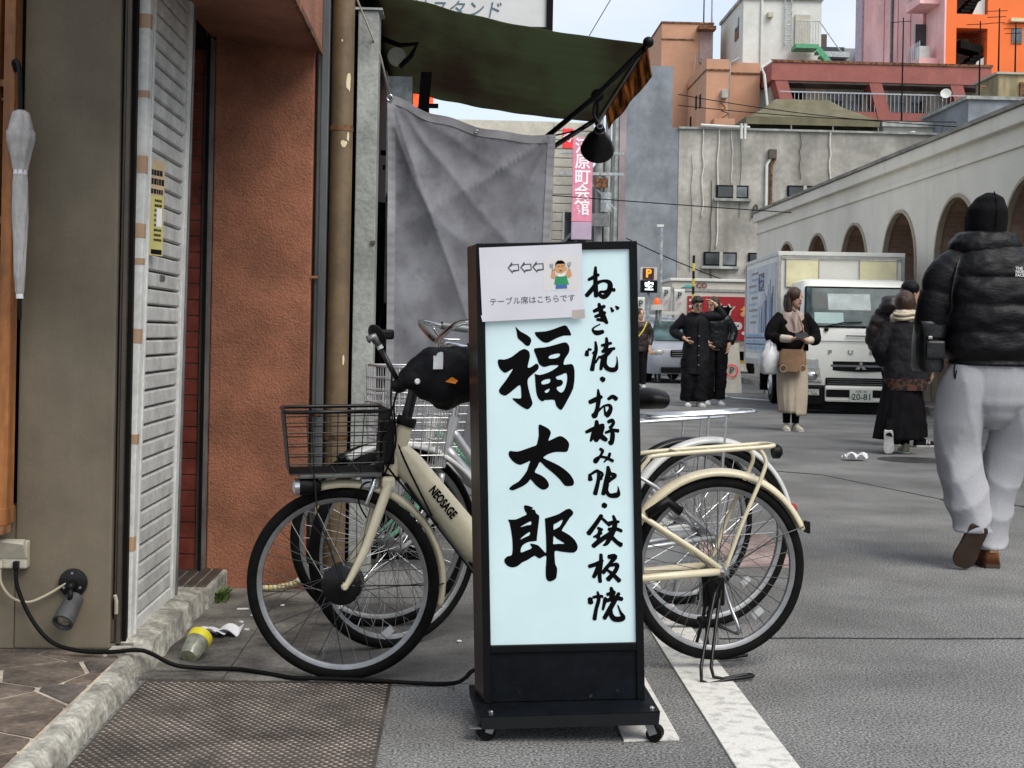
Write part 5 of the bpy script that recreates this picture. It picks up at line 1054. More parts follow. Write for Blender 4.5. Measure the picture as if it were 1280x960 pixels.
def city_bike(name, label, rear, front, R_, main, second, s_bask, bz, rack, steer, bar_h, chrome_bar, fend, saddle_c):
    b = place_bike(name, label, rear, front); L_ = sqrt((front[0] - rear[0]) ** 2 + (front[1] - rear[1]) ** 2)
    wheel(b, 'front_wheel', (L_, 0, R_), R_, steer, 0, 'rim_alloy', 'spoke_steel', .02, .09, 'steel', .019)
    wheel(b, 'rear_wheel', (0, 0, R_), R_, 0, 0, 'rim_alloy', 'spoke_steel', .026, .10, 'steel', .019)
    ht, hb_ = (L_ - .20, 0, R_ + .44), (L_ - .15, 0, R_ + .27)
    part('frame', MB().tube([ht, hb_], .02, 12), main, b, smooth=.8)
    part('down_tube', MB().tube(smooth_path([(L_ - .17, 0, R_ + .33), (.78, 0, R_ + .08), (.46, 0, R_ - .05)]), .021, 12), main, b, smooth=True)
    part('top_tube', MB().tube(smooth_path([(L_ - .185, 0, R_ + .40), (.80, 0, R_ + .17), (.43, 0, R_ + .06)]), .016, 12), second, b, smooth=True)
    part('seat_tube', MB().tube([(.46, 0, R_ - .05), (.34, 0, R_ + .36)], .016, 10), main, b, smooth=.8)
    part('seat_post', MB().tube([(.34, 0, R_ + .36), (.32, 0, R_ + .50)], .012, 10), 'chrome', b)
    part('saddle', MB().tube(smooth_path([(.33, 0, R_ + .53), (.38, 0, R_ + .545), (.47, 0, R_ + .54), (.58, 0, R_ + .535)]), lerp_list([(.09, .035), (.10, .045), (.05, .035), (.022, .02)], 19), 14), saddle_c, b, smooth=True)
    for y in (.055, -.055):
        part('chain_stay', MB().tube([(.46, y * .6, R_ - .05), (0, y, R_)], .009, 8), main, b, smooth=True)
        part('seat_stay', MB().tube([(.37, y * .5, R_ + .26), (.25, y, R_ + .19), (0, y, R_)], .007, 8), main, b, smooth=True)
        f0 = Vector((L_ - .145, y * .7, R_ + .25)); f1 = Vector((L_ - .11, y, R_ + .10)); f2 = Vector((L_ - .005, y, R_))
        part('fork_blade', MB().tube(smooth_path([f0, f1, f2]), [.012] * 7 + [.009] * 6, 10), second, b, smooth=True)
    part('chain_guard', MB().box(.0, .48, -.075, -.06, R_ - .11, R_ + .02), main, b, bevel=.012)
    part('crank', MB().tube([(.46, .07, R_ - .05), (.36, .075, R_ - .17)], .008, 8), 'chrome', b); part('pedal', MB().box(.31, .40, .08, .16, R_ - .19, R_ - .165), 'black_plastic', b, bevel=.005)
    fender(b, (L_, 0, R_), R_ + .014, 60, 190, fend, 0, .022); fender(b, (0, 0, R_), R_ + .016, 15, 165, fend, 0, .023)
    part('stem', MB().tube([ht, (L_ - .225, 0, bar_h - .06)], .012, 10), 'chrome', b, smooth=.8)
    part('handlebar', MB().tube(smooth_path([(L_ - .44, .28, bar_h - .01), (L_ - .33, .275, bar_h), (L_ - .22, .20, bar_h + .01), (L_ - .20, .06, bar_h - .04), (L_ - .21, 0, bar_h - .06), (L_ - .20, -.06, bar_h - .04), (L_ - .22, -.20, bar_h + .01), (L_ - .33, -.275, bar_h), (L_ - .44, -.28, bar_h - .01)], 4), .011, 9), 'chrome', b, smooth=True)
    for y in (.28, -.28): part('grip', MB().tube([(L_ - .45, y, bar_h - .012), (L_ - .34, y * .985, bar_h)], .016, 10), 'black_rubber' if not chrome_bar else 'grey_metal', b, smooth=.8)
    part('bell', MB().lathe([(.026, 0), (.028, .012), (.016, .024), (0, .027)], (L_ - .28, .24, bar_h + .015), n=16), 'chrome', b, smooth=.7)
    basket(b, s_bask[0], s_bask[1], bz[0], bz[1], .12, .17, 'wire_silver', 'wire_silver', 7, 11, 8, .0020, .04, .004)
    part('basket_stay', MB().tube([(s_bask[0] + .15, .05, bz[0]), (L_, .06, R_)], .005, 6), 'chrome', b)
    part('lock_ring', MB().torus((.16, 0, R_ + .24), (.55, 0, .83), .055, .006, 24, 7), 'steel', b, smooth=True)
    if rack:
        for y in (.06, .02, -.02, -.06): part('rack_rail', MB().tube([(.30, y, rack - .005), (-.06, y, rack + .012), (-.14, y * .8, rack + .016)], .005, 7), 'chrome', b, smooth=True)
        part('rack_frame', MB().tube(smooth_path([(.30, .07, rack - .005), (-.10, .07, rack + .014), (-.16, .04, rack + .018), (-.16, -.04, rack + .018), (-.10, -.07, rack + .014), (.30, -.07, rack - .005)], 4), .006, 8), 'chrome', b, smooth=True)
        for y in (.065, -.065): part('rack_strut', MB().tube([(-.03, y, rack + .008), (0, y, R_)], .005, 7), 'chrome', b)
    part('rear_reflector', MB().lathe([(.02, 0), (.018, .014)], (-R_ - .012, 0, R_ + .09), (-1, 0, .2), n=12), 'red_lens', b)
    part('kickstand', MB().tube(smooth_path([(.02, .07, R_ - .02), (-.03, .10, .12), (-.05, .15, .01), (-.05, .0, .01), (-.05, -.15, .01), (-.03, -.10, .12), (.02, -.07, R_ - .02)], 4), .007, 7), 'steel', b, smooth=True)
    for y in (.27, -.27): part('brake_lever', MB().tube(smooth_path([(L_ - .30, y * .98, bar_h - .01), (L_ - .34, y, bar_h - .05), (L_ - .42, y, bar_h - .055)]), .005, 6), 'chrome', b, smooth=True)
    return b
city_bike('bicycle', 'silver city bicycle with pale mudguards and flat silver rack in the middle', (.935, 5.22), (-.20, 4.83), .342, 'silver_paint', 'silver_paint', (1.06, 1.27), (.62, .955), .785, RD(18), 1.02, False, 'white_bike_paint', 'black_plastic')
city_bike('bicycle', 'white and green city bicycle with chrome handlebar farthest behind', (.92, 5.68), (-.27, 5.16), .325, 'white_bike_paint', 'green_bike_paint', (1.03, 1.31), (.60, .84), .74, RD(-15), 1.10, True, 'black_paint', 'black_plastic')
# ------------------------------------------------------------------ delivery truck facing the camera
M('truck_white', (.78, .79, .73), r=.3, v=.04, vs=2, coat=.4, v2=.02, v2s=20)
M('truck_box', (.68, .67, .62), r=.45, v=.06, vs=2)
M('box_panel', (.66, .62, .40), r=.5, v=.1, vs=3)
M('truck_alu', (.40, .40, .38), r=.45, m=.4, v=.15, vs=6)
M('truck_black', (.007, .007, .008), r=.5, v=.2, vs=6, spec=.15)
M('windscreen', (.085, .14, .145), r=.12, v=.45, vs=1.6, spec=.22)
M('lamp_clear', (.50, .50, .48), r=.12, v=.35, vs=30, spec=.8, coat=.6)
M('print_navy', (.05, .09, .24), r=.5, v=.3, vs=9); M('print_sky', (.25, .42, .58), r=.5, v=.25, vs=6); M('print_pale', (.50, .53, .58), r=.5, v=.12, vs=3)
M('interior_dark', (.05, .06, .06), r=.7)
tk_ = thing('delivery_truck', 'white box delivery truck parked facing the camera with number plate 20-81', 'truck', (5.84, 20.45, 0), (0, 0, RD(-3.6)), world=False)
cab = MB()
def rr(hw, z0, z1, y, k=.10):     # rounded rectangle cross-section in x,z at depth y
    P = []
    for cx, cz, a0 in ((hw - k, z1 - k, 0), (-hw + k, z1 - k, 90), (-hw + k, z0 + k, 180), (hw - k, z0 + k, 270)):
        for i in range(5): a = RD(a0 + i * 22.5); P.append((cx + k * cos(a), y, cz + k * sin(a)))
    return P
# cab shell: horizontal slices so that the nose and the raked screen read in profile
def slice_(z, hw, yf, yb, k=.12):
    P = []
    for cx, cy, a0 in ((hw - k, yb - .05, 0), (-hw + k, yb - .05, 90), (-hw + k, yf + k, 180), (hw - k, yf + k, 270)):
        kk = k if a0 >= 180 else .05
        for i in range(6): a = RD(a0 + i * 18); P.append((cx + kk * cos(a) + (0 if a0 >= 180 else (k - .05) * (1 if cx > 0 else -1)), cy + kk * sin(a), z))
    return P
cab.loft([slice_(z, hw, yf, 1.45) for z, hw, yf in ((.42, .835, .02), (.62, .845, .0), (.95, .85, .0), (1.18, .85, .03), (1.25, .845, .06), (1.55, .83, .17), (1.86, .80, .30), (1.95, .77, .38), (1.985, .70, .50))])
part('cab', cab, 'truck_white', tk_, smooth=.5)
def onscreen(x, z, off=.012): # point on the raked, corner-rounded front above the belt
    zz = ((1.25, .06, .845), (1.55, .17, .83), (1.86, .30, .80), (1.95, .38, .77))
    for (z0, y0, h0), (z1, y1, h1) in zip(zz, zz[1:]):
        if z <= z1 or z1 == 1.95:
            t = (z - z0) / (z1 - z0); y = y0 + (y1 - y0) * t; hw = h0 + (h1 - h0) * t; break
    e_ = max(0, abs(x) - (hw - .12)); return (x, y - off + .12 - sqrt(max(0, .0144 - e_ * e_)), z)
ws = MB().grid(lambda u, v: onscreen((-1 + 2 * u) * (.79 - .04 * v), 1.28 + .57 * v, .016), 40, 10); part('windscreen', ws, 'windscreen', tk_, smooth=True)
for e0, e1 in (((-.80, 1.275), (.80, 1.275)), ((-.755, 1.855), (.755, 1.855))):
    part('screen_seal', MB().tube([onscreen(e0[0] + (e1[0] - e0[0]) * i / 16, e0[1], .014) for i in range(17)], .014, 6), 'truck_black', tk_, smooth=True)
for sx in (-1, 1): part('screen_seal', MB().tube([onscreen(sx * (.80 - .045 * i / 8), 1.275 + .58 * i / 8, .014) for i in range(9)], .016, 6), 'truck_black', tk_, smooth=True)
part('dashboard_paper', MB().grid(lambda u, v: onscreen(-.66 + .42 * u, 1.32 + .16 * v, .022), 6, 2), M('pale_aqua', (.38, .52, .50), r=.6, v=.05), tk_)
part('cab_rear_window', MB().grid(lambda u, v: onscreen(-.45 + .62 * u, 1.52 + .24 * v, .0195), 6, 2), M('pale_glass', (.22, .30, .31), r=.15, v=.2), tk_)
for x0, x1 in ((-.52, .02), (.30, .72)):
    part('wiper', MB().tube([onscreen(x0, 1.275, .045), onscreen((x0 + x1) / 2, 1.335, .05), onscreen(x1, 1.345, .045)], .010, 6), 'truck_black', tk_)
    part('wiper_pivot', MB().ball((x0 + .02, .02, 1.23), (.035, .03, .025)), 'truck_black', tk_, smooth=True)
part('grille', MB().grid(lambda u, v: ((-.52 + 1.04 * u), -.014 + .03 * abs(2 * u - 1) ** 3, .64 + .13 * v - .02 * (1 - abs(2 * u - 1)) * (1 - v)), 20, 4), 'truck_black', tk_, mods=(('SOLIDIFY', dict(thickness=.02)),))
part('grille_bar', MB().grid(lambda u, v: ((-.48 + .96 * u), -.022 + .03 * abs(2 * u - 1) ** 3, .69 + .03 * v), 20, 2), 'grey_metal', tk_)
part('lower_grille', MB().box(-.50, .50, -.012, .05, .425, .53), 'truck_black', tk_, bevel=.01)
for i in range(3): part('grille_slat', MB().box(-.48, .48, -.02, -.0125, .44 + i * .03, .447 + i * .03), 'grey_metal', tk_)
part('panel_line', MB().tube([(x / 10, -.004 + .0 * x, 1.06) for x in range(-7, 8)], .005, 5), 'truck_black', tk_)
part('panel_line', MB().box(-.22, .22, -.012, .0, 1.135, 1.15), 'truck_black', tk_); part('panel_line', MB().box(.32, .66, -.012, .0, 1.13, 1.142), 'truck_black', tk_)
for sx in (-1, 1):
    hl = part('headlight', MB().prism([(sx * .55, -.006, .46), (sx * .845, -.006, .47), (sx * .85, -.006, .80), (sx * .62, -.006, .80)], (0, .06, 0)), 'lamp_clear', tk_, bevel=.012)
    part('lamp_bowl', MB().ball((sx * .70, -.01, .55), (.085, .02, .06)), 'chrome', hl, smooth=True); part('indicator', MB().box(min(sx * .61, sx * .83), max(sx * .61, sx * .83), -.012, -.0065, .66, .78), 'reflect_strip', hl)
    part('fog_lamp', MB().box(min(sx * .60, sx * .76), max(sx * .60, sx * .76), -.052, -.04, .27, .36), 'lamp_clear', tk_, bevel=.01)
    part('bumper_corner', MB().box(min(sx * .52, sx * .86), max(sx * .52, sx * .86), -.04, .5, .12, .42), 'truck_black', tk_, bevel=.03)
    part('door_mirror', MB().box(min(sx * .93, sx * 1.03), max(sx * .93, sx * 1.03), .12, .2, 1.25, 1.62), 'truck_black', tk_, bevel=.03)
    part('mirror_arm', MB().tube([(sx * .84, .2, 1.70), (sx * .98, .16, 1.68), (sx * .98, .16, 1.6)], .015, 6), 'truck_black', tk_)
    part('side_window', MB().prism([(sx * .846, .28, 1.28), (sx * .846, 1.10, 1.28), (sx * .826, 1.10, 1.78), (sx * .826, .45, 1.78)], (sx * .006, 0, 0)), 'glass_dark', tk_)
    part('door_line', MB().box(min(sx * .846, sx * .853), max(sx * .846, sx * .853), 1.18, 1.19, .5, 1.8), 'truck_black', tk_)
    for y in (.75, 3.1):
        wv = part('wheel', MB().lathe([(.20, -.10), (.31, -.095), (.335, -.06), (.335, .06), (.31, .095), (.20, .10)], (sx * .72, y, .335), (1, 0, 0), n=32), 'tyre', tk_, smooth=.6)
        part('rim', MB().lathe([(.20, 0), (.19, .02), (.09, .05), (.06, .03), (.0, .03)], (sx * .80, y, .335), (sx, 0, 0), n=24), 'steel', wv, smooth=.6)
    part('wheel_arch', MB().box(min(sx * .62, sx * .84), max(sx * .62, sx * .84), .32, 1.2, .35, .47), 'truck_black', tk_)
part('bumper', MB().box(-.515, .515, -.05, .3, .18, .415), 'truck_white', tk_, bevel=.03)
part('bumper_vent', MB().box(-.50, .50, -.056, -.0505, .25, .36), 'truck_black', tk_)
part('skirt', MB().box(-.80, .80, .02, .4, .06, .175), 'truck_black', tk_, bevel=.02)
pl = part('number_plate', MB().box(-.165, .165, -.078, -.07, .185, .365), 'white_wall', tk_, bevel=.006)
part('lettering', text_mesh('20-81', .125, facing((.01, -.079, .255)), .001, bold=.002), M('plate_green', (.02, .09, .05), r=.6), pl)
part('lettering', text_mesh('大阪 100', .045, facing((0, -.079, .335)), .001), 'plate_green', pl); part('lettering', text_mesh('あ', .05, facing((-.135, -.079, .25)), .001), 'plate_green', pl)
for i, c in enumerate('FUSO'): part('lettering', text_mesh(c, .075, facing((-.45 + .30 * i, -.006, .90)), .004, sx=1.5, bold=.004), 'truck_alu', tk_)
em = [[(0, .085), (.027, .042), (0, -.001), (-.027, .042)]] + [[(0, -.002), (sx * .05, -.002), (sx * .077, -.045), (sx * .027, -.045)] for sx in (1, -1)]
part('emblem', poly_mesh(em, facing((0, -.03, .70)), .006), 'chrome', tk_)
part('chassis', MB().box(-.42, .42, 1.0, 5.0, .45, .66), 'truck_black', tk_)
part('rear_wheel_guard', MB().box(-.9, .9, 3.7, 3.75, .2, .6), 'truck_black', tk_)  # black sheet across the underside, just behind the rear wheels
bx = part('cargo_box', MB().box(-.97, .97, 1.5, 5.15, .72, 2.40), 'truck_box', tk_, bevel=.01)
for a in ((-.985, .985, 1.48, 1.58, 2.385, 2.45), (-.985, -.90, 1.581, 5.16, 2.385, 2.45), (.90, .985, 1.581, 5.16, 2.385, 2.45), (-.985, .985, 1.48, 1.56, .66, .74), (-.985, -.90, 1.561, 5.16, .64, .74), (-.985, -.93, 5.07, 5.16, .741, 2.384), (-.985, -.93, 1.48, 1.545, .741, 2.384), (.93, .985, 1.48, 1.545, .741, 2.384)):
    part('box_trim', MB().box(*a), 'truck_alu' if a[4] < 2.3 else 'white_wall', bx, bevel=.008)
for x0, x1 in ((-.86, -.35), (.28, .86)):
    fp = part('front_panel', MB().box(x0, x1, 1.478, 1.498, 1.9, 2.33), 'box_panel', bx, bevel=.01)
    part('panel_frame', MB().tube([(x0, 1.476, 1.9), (x1, 1.476, 1.9), (x1, 1.476, 2.33), (x0, 1.476, 2.33)], .010, 6, closed=True), 'truck_alu', fp)
part('front_rail', MB().box(-.93, .93, 1.47, 1.478, 2.34, 2.38), 'truck_alu', bx)
# printed advert on the road side of the box: pale panel, navy towers, blue bands, small text rows
ad = part('advert', MB().box(-.978, -.971, 1.72, 4.98, .84, 2.30), 'print_pale', bx); rs = random.Random(11)
for i in range(20):
    y = 1.8 + i * .085 + rs.uniform(-.02, .02); h = rs.uniform(.35, 1.0) * (1 - abs(i - 7) / 26); part('print', MB().box(-.983, -.9785, y, y + rs.uniform(.025, .07), 1.18, 1.22 + h), rs.choice(('print_navy', 'print_sky', 'print_navy', 'print_pale')), ad)
for z, h, mt in ((.90, .05, 'print_sky'), (.97, .03, 'print_navy'), (1.02, .035, 'print_sky'), (1.08, .03, 'print_navy'), (1.12, .04, 'print_sky')): part('print', MB().box(-.984, -.979, 1.75, 4.95, z, z + h), mt, ad)
for i in range(9):
    y = 3.6 + rs.uniform(0, .2); part('print', MB().box(-.983, -.9785, y, y + rs.uniform(.5, 1.0), 2.18 - i * .105, 2.22 - i * .105), 'print_sky' if i % 2 else 'grey_metal', ad)
part('lettering', text_mesh('配送', .34, Matrix.Translation((-.985, 3.2, 2.0)) @ Matrix.Rotation(-pi / 2, 4, 'Z') @ Matrix.Rotation(pi / 2, 4, 'X'), .002), 'print_navy', ad)

# ------------------------------------------------------------------ grey people carrier behind the walkers
M('van_grey', (.30, .32, .36), r=.3, v=.05, coat=.4, spec=.6)
vn = thing('parked_van', 'grey people carrier parked beyond the couple in black coats', 'van', (5.30, 32.8, 0), (0, 0, RD(9)), world=False)
vb = MB(); vb.loft([slice_(z, hw, yf, 4.3, .22) for z, hw, yf in ((.22, .80, .12), (.40, .84, .02), (.62, .85, .0), (.80, .85, .06), (.90, .84, .22), (.98, .83, .55))]); part('body', vb, 'van_grey', vn, smooth=.6)
vc = MB(); vc.loft([slice_(z, hw, yf, 4.25, .20) for z, hw, yf in ((.95, .83, .60), (1.2, .80, .95), (1.45, .74, 1.30), (1.60, .66, 1.6), (1.66, .52, 1.9))]); part('cabin', vc, 'van_grey', vn, smooth=.6)
part('windscreen', MB().grid(lambda u, v: ((-1 + 2 * u) * (.74 - .10 * v), .62 + .70 * v - .03 + .10 * abs(2 * u - 1) ** 3, 1.0 + .46 * v), 14, 6), 'windscreen', vn, smooth=True)
for sx in (-1, 1):
    hl = part('headlight', MB().ball((sx * .66, .08, .72), (.15, .08, .085)), 'lamp_clear', vn, smooth=True); part('indicator', MB().ball((sx * .80, .16, .70), (.05, .06, .05)), 'amber', hl, smooth=True)
    part('side_window', MB().prism([(sx * .81, 1.15, 1.02), (sx * .81, 3.8, 1.02), (sx * .74, 3.7, 1.45), (sx * .74, 1.45, 1.42)], (sx * .012, 0, 0)), 'glass_dark', vn)
    for y in (.85, 3.4):
        wv = part('wheel', MB().lathe([(.18, -.09), (.28, -.085), (.30, -.05), (.30, .05), (.28, .085), (.18, .09)], (sx * .74, y, .30), (1, 0, 0), n=28), 'tyre', vn, smooth=.6)
        part('rim', MB().lathe([(.19, 0), (.17, .02), (.0, .03)], (sx * .80, y, .30), (sx, 0, 0), n=20), 'steel', wv)
    part('door_mirror', MB().ball((sx * .93, 1.0, 1.05), (.10, .06, .08)), 'van_grey', vn, smooth=True)
part('grille', MB().box(-.40, .40, -.02, .02, .62, .78), 'truck_black', vn, bevel=.02)
for i in range(3): part('grille_slat', MB().box(-.38, .38, -.028, -.021, .64 + i * .05, .66 + i * .05), 'chrome', vn)
part('bumper_intake', MB().box(-.62, .62, -.01, .05, .25, .38), 'truck_black', vn, bevel=.02); part('number_plate', MB().box(-.165, .165, -.035, -.029, .42, .58), 'white_wall', vn)

# ------------------------------------------------------------------ lorry with red panel, side on
M('lorry_cream', (.55, .53, .46), r=.5, v=.08, vs=2); M('lorry_red', (.34, .018, .025), r=.5, v=.1, vs=2)
lr = thing('red_panel_lorry', 'cream lorry with red printed side panel behind the delivery truck', 'lorry', (8, 39, 0))
part('cargo_box', MB().box(5.72, 10.2, 38.2, 40.2, .72, 2.60), 'lorry_cream', lr, bevel=.02); part('roof_rail', MB().box(5.66, 10.25, 38.14, 40.25, 2.602, 2.68), 'white_wall', lr, bevel=.015)
part('upper_band', MB().box(5.74, 10.1, 38.17, 38.199, 2.33, 2.40), 'truck_alu', lr)
rp_ = part('red_panel', MB().box(6.55, 9.9, 38.165, 38.199, 1.02, 2.20), 'lorry_red', lr); part('red_panel', MB().box(6.15, 6.52, 38.165, 38.199, 1.60, 2.20), 'lorry_red', lr)
for i in range(3): part('print', MB().box(6.19, 6.46 - .05 * (i % 2), 38.155, 38.164, 2.06 - i * .17, 2.12 - i * .17), 'lorry_cream', rp_)
wpart('lettering', text_mesh('P.P', .44, facing((7.68, 38.158, 1.33)), .004, bold=.02), 'white_wall', rp_); wpart('lettering', text_mesh('お', .30, facing((7.72, 38.158, 1.78)), .004, bold=.01), M('print_orange', (.72, .36, .10), r=.5), rp_)
wpart('lettering', text_mesh('CO', .20, facing((6.52, 38.16, 2.48)), .004, bold=.006), M('print_maroon', (.16, .04, .04), r=.5), lr); part('print', MB().prism([(5.98, 38.16, 2.43), (6.32, 38.16, 2.43), (6.26, 38.16, 2.49), (6.12, 38.16, 2.51)], (0, .03, 0)), M('print_teal', (.12, .40, .34), r=.5), lr)
wpart('lettering', text_mesh('00-2500-0', .13, facing((7.55, 38.16, .90)), .003), 'grey_metal', lr)
cow_o = [(-.30, .22), (-.17, .12), (-.10, .20), (-.05, .12), (.06, .12), (.12, .20), (.17, .10), (.30, .12), (.19, .0), (.14, -.16), (.05, -.27), (-.08, -.25), (-.16, -.08)]
wpart('emblem', poly_mesh([cow_o], facing((7.16, 38.158, 1.82)), .004), 'white_wall', rp_); wpart('emblem', poly_mesh([[(x * .8, y * .8 + .005) for x, y in cow_o]], facing((7.16, 38.150, 1.82)), .004), 'ink', rp_)
part('chassis', MB().box(5.8, 10.2, 38.5, 40, .45, .718), 'truck_black', lr)
for x in (6.5, 8.2):
    wv = part('wheel', MB().lathe([(.2, -.1), (.34, -.09), (.36, -.05), (.36, .05), (.34, .09), (.2, .1)], (x, 38.45, .36), (0, 1, 0), n=28), 'tyre', lr, smooth=.6); part('rim', MB().lathe([(.21, 0), (.1, .05), (.0, .04)], (x, 38.36, .36), (0, -1, 0), n=18), 'steel', wv)
part('side_guard', MB().box(6.9, 7.8, 38.25, 38.3, .40, .48), M('guard_yellow', (.60, .34, .04), r=.5, v=.15), lr)

# ------------------------------------------------------------------ parking signs and banners
pk = thing('parking_sign', 'orange P parking sign over lit vacancy display beside the grey pole', 'parking sign', (4.4, 33.5, 0))
part('board', MB().box(4.26, 4.66, 33.5, 33.6, 2.42, 2.72), 'cream_wall', pk, bevel=.01); part('board', MB().box(4.32, 4.58, 33.47, 33.499, 2.44, 2.70), M('sign_dark', (.05, .015, .02), r=.4), pk)
wpart('lettering', text_mesh('P', .26, facing((4.45, 33.465, 2.57)), .004, bold=.012), M('sign_orange', (.85, .36, .03), r=.5, emit=.3), pk)
ds = part('display', MB().box(4.27, 4.67, 33.48, 33.6, 2.12, 2.41), 'sign_black', pk, bevel=.01); wpart('lettering', text_mesh('空', .22, facing((4.47, 33.475, 2.265)), .004, bold=.006), M('led_white', (.75, .88, .95), r=.5, emit=1.3), ds)
part('post', MB().cyl((4.47, 33.62, 0), (4.47, 33.62, 2.7), .04, n=10), 'galvanised', pk)
pl_ = thing('lamp_post', 'slim pale metal lamp post standing before the grey wall', 'lamp post', (4.82, 34, 0))
part('post', MB().cyl((4.82, 34, 0), (4.82, 34, 3.72), .045, .035, 10), 'galvanised', pl_, smooth=.8); part('head', MB().box(4.70, 4.86, 33.95, 34.05, 3.721, 3.78), 'white_wall', pl_)
for x, y, z0, z1, w_, lab in ((4.21, 33, 1.05, 2.0, .2, 'narrow white banner partly hidden by the stand sign edge'), (5.02, 34.5, 1.35, 2.30, .22, 'white banner with P mark leaning beside the lamp post'), (5.32, 34.3, 1.2, 2.25, .26, 'white banner with P mark just left of the red lorry')):
    t = thing('banner_flag', lab, 'banner', (x, y, 0), group='parking banners')
    part('pole', MB().cyl((x - w_ / 2 - .02, y, 0), (x - w_ / 2 - .02, y, z1 + .05), .014, n=6), 'steel', t)
    part('cloth', MB().grid(lambda u, v: (x - w_ / 2 + w_ * u, y + .02 * sin(u * 5 + v * 4), z1 + (z0 - z1) * v), 6, 14), 'white_wall', t, smooth=True, mods=(('SOLIDIFY', dict(thickness=.004)),))
    wpart('lettering', text_mesh('P', .2, facing((x, y - .05, z1 - .16)), .003, bold=.006), 'ink_grey', t)
    for i, c in enumerate('アップル'[:3]): wpart('lettering', text_mesh(c, .16, facing((x, y - .05, z1 - .38 - .2 * i)), .003), 'sign_pink', t)
sr = thing('warning_lamp', 'orange warning lamp above low parking barrier', 'lamp', (4.75, 33.9, 0))
part('post', MB().cyl((4.72, 33.9, 0), (4.72, 33.9, 1.85), .03, n=8), 'grey_metal', sr); part('dome', MB().lathe([(.08, 0), (.085, .08), (.05, .15), (0, .17)], (4.72, 33.9, 1.85), n=14), M('lamp_orange', (.75, .12, .03), r=.3, emit=.2), sr, smooth=.7)
part('base', MB().box(4.58, 4.86, 33.8, 34.0, 1.72, 1.849), 'white_wall', sr); part('barrier', MB().box(4.0, 5.3, 34.1, 34.16, 1.62, 1.70), 'white_wall', sr)
hg = thing('hedge', 'low dark green hedge behind the parking barrier', 'hedge', (5, 36, 0)); mb = MB(); rs = random.Random(2)
for i in range(500):
    p = Vector((rs.uniform(4.1, 5.6), rs.uniform(35.8, 36.4), rs.uniform(.2, 1.6))); a = Vector((rs.uniform(-1, 1), rs.uniform(-1, 1), rs.uniform(-1, 1))).normalized() * .07; c = a.cross(Vector((rs.uniform(-1, 1), 1, rs.uniform(-1, 1)))).normalized() * .045
    mb.add([p - a, p + c, p + a, p - c], [(0, 1, 2, 3)])
part('leaves', mb, 'grass', hg)
yp = thing('striped_post', 'yellow and black striped post sticking up behind the man in glasses', 'post', (6.02, 36.5, 0))
for i in range(8): part('band', MB().cyl((6.02, 36.5, 1.6 + i * .2), (6.02, 36.5, 1.799 + i * .2), .035, n=8), 'black_paint' if i % 2 else M('band_yellow', (.65, .50, .05), r=.5) if 'band_yellow' not in MATS else 'band_yellow' if i % 2 == 0 else 'black_paint', yp)
part('post', MB().cyl((6.02, 36.5, 0), (6.02, 36.5, 1.599), .03, n=8), 'grey_metal', yp)
ab = thing('notice_board', 'white folding board with red circled P mark near the lorry', 'board', (5.35, 28, 0))
part('board', MB().prism([(5.18, 27.75, 0), (5.58, 27.75, 0), (5.54, 27.95, .98), (5.22, 27.95, .98)], (0, .02, 0)), 'cream_wall', ab); part('board', MB().prism([(5.18, 28.2, 0), (5.58, 28.2, 0), (5.54, 28.0, .97), (5.22, 28.0, .97)], (0, .02, 0)), 'cream_wall', ab)
RM = Matrix.Translation((5.38, 27.80, .44)) @ Matrix.Rotation(pi / 2 - .2, 4, 'X')
wpart('mark', poly_mesh([blob(0, 0, .13, .13, 24), blob(0, 0, .105, .105, 24)], RM, .002), 'sign_red', ab); wpart('lettering', text_mesh('P', .17, RM, .002, bold=.004), 'ink_grey', ab)
ab2 = thing('sign_easel', 'folding metal sign easel with red P mark beside the truck wheel', 'easel', (6.3, 27.5, 0))
for a, b in (((6.02, 27.4, 0), (6.12, 27.6, .95)), ((6.55, 27.4, 0), (6.45, 27.6, .95)), ((6.05, 27.9, 0), (6.12, 27.6, .95))): part('leg', MB().cyl(a, b, .018, n=6), 'steel', ab2)
part('board', MB().prism([(6.08, 27.42, .35), (6.48, 27.42, .35), (6.46, 27.56, .9), (6.1, 27.56, .9)], (0, .02, 0)), 'white_wall', ab2)
# ------------------------------------------------------------------ people
M('skin', (.50, .30, .215), r=.5, v=.06, vs=12, sss=.15); M('hair_dark', (.022, .013, .010), r=.5, v=.4, vs=30, st=(1, 1, .15), b=.6, bs=60, bst=(3, 3, .3))
M('hair_brown', (.06, .03, .018), r=.5, v=.4, vs=30, st=(1, 1, .15), b=.6, bs=60, bst=(3, 3, .3))
M('puffer_black', (.0055, .0055, .007), r=.5, v=.3, vs=6, b=.3, bs=34, spec=.25, bst=(1, 1, 2.2))
M('knit_black', (.005, .005, .006), r=.9, v=.2, vs=8, b=.3, bs=90, spec=.15)
M('sweat_grey', (.33, .335, .355), r=.95, v=.03, vs=6, v2=.14, v2s=320, b=.2, bs=260, spec=.1)
M('suede_brown', (.16, .062, .026), r=.85, v=.2, vs=8, b=.15, bs=120, spec=.2); M('sole_brown', (.05, .028, .018), r=.8, v=.2)
M('coat_black', (.007, .007, .0095), r=.7, v=.3, vs=7, b=.5, bs=14, spec=.25); M('leather_black', (.007, .008, .009), r=.35, v=.3, vs=7, b=.5, bs=16, spec=.5)
M('trouser_dark', (.008, .007, .0085), r=.9, v=.3, vs=6, b=.4, bs=12, spec=.15, bst=(1, 1, .3)); M('shoe_white', (.60, .60, .58), r=.6, v=.12, vs=25)
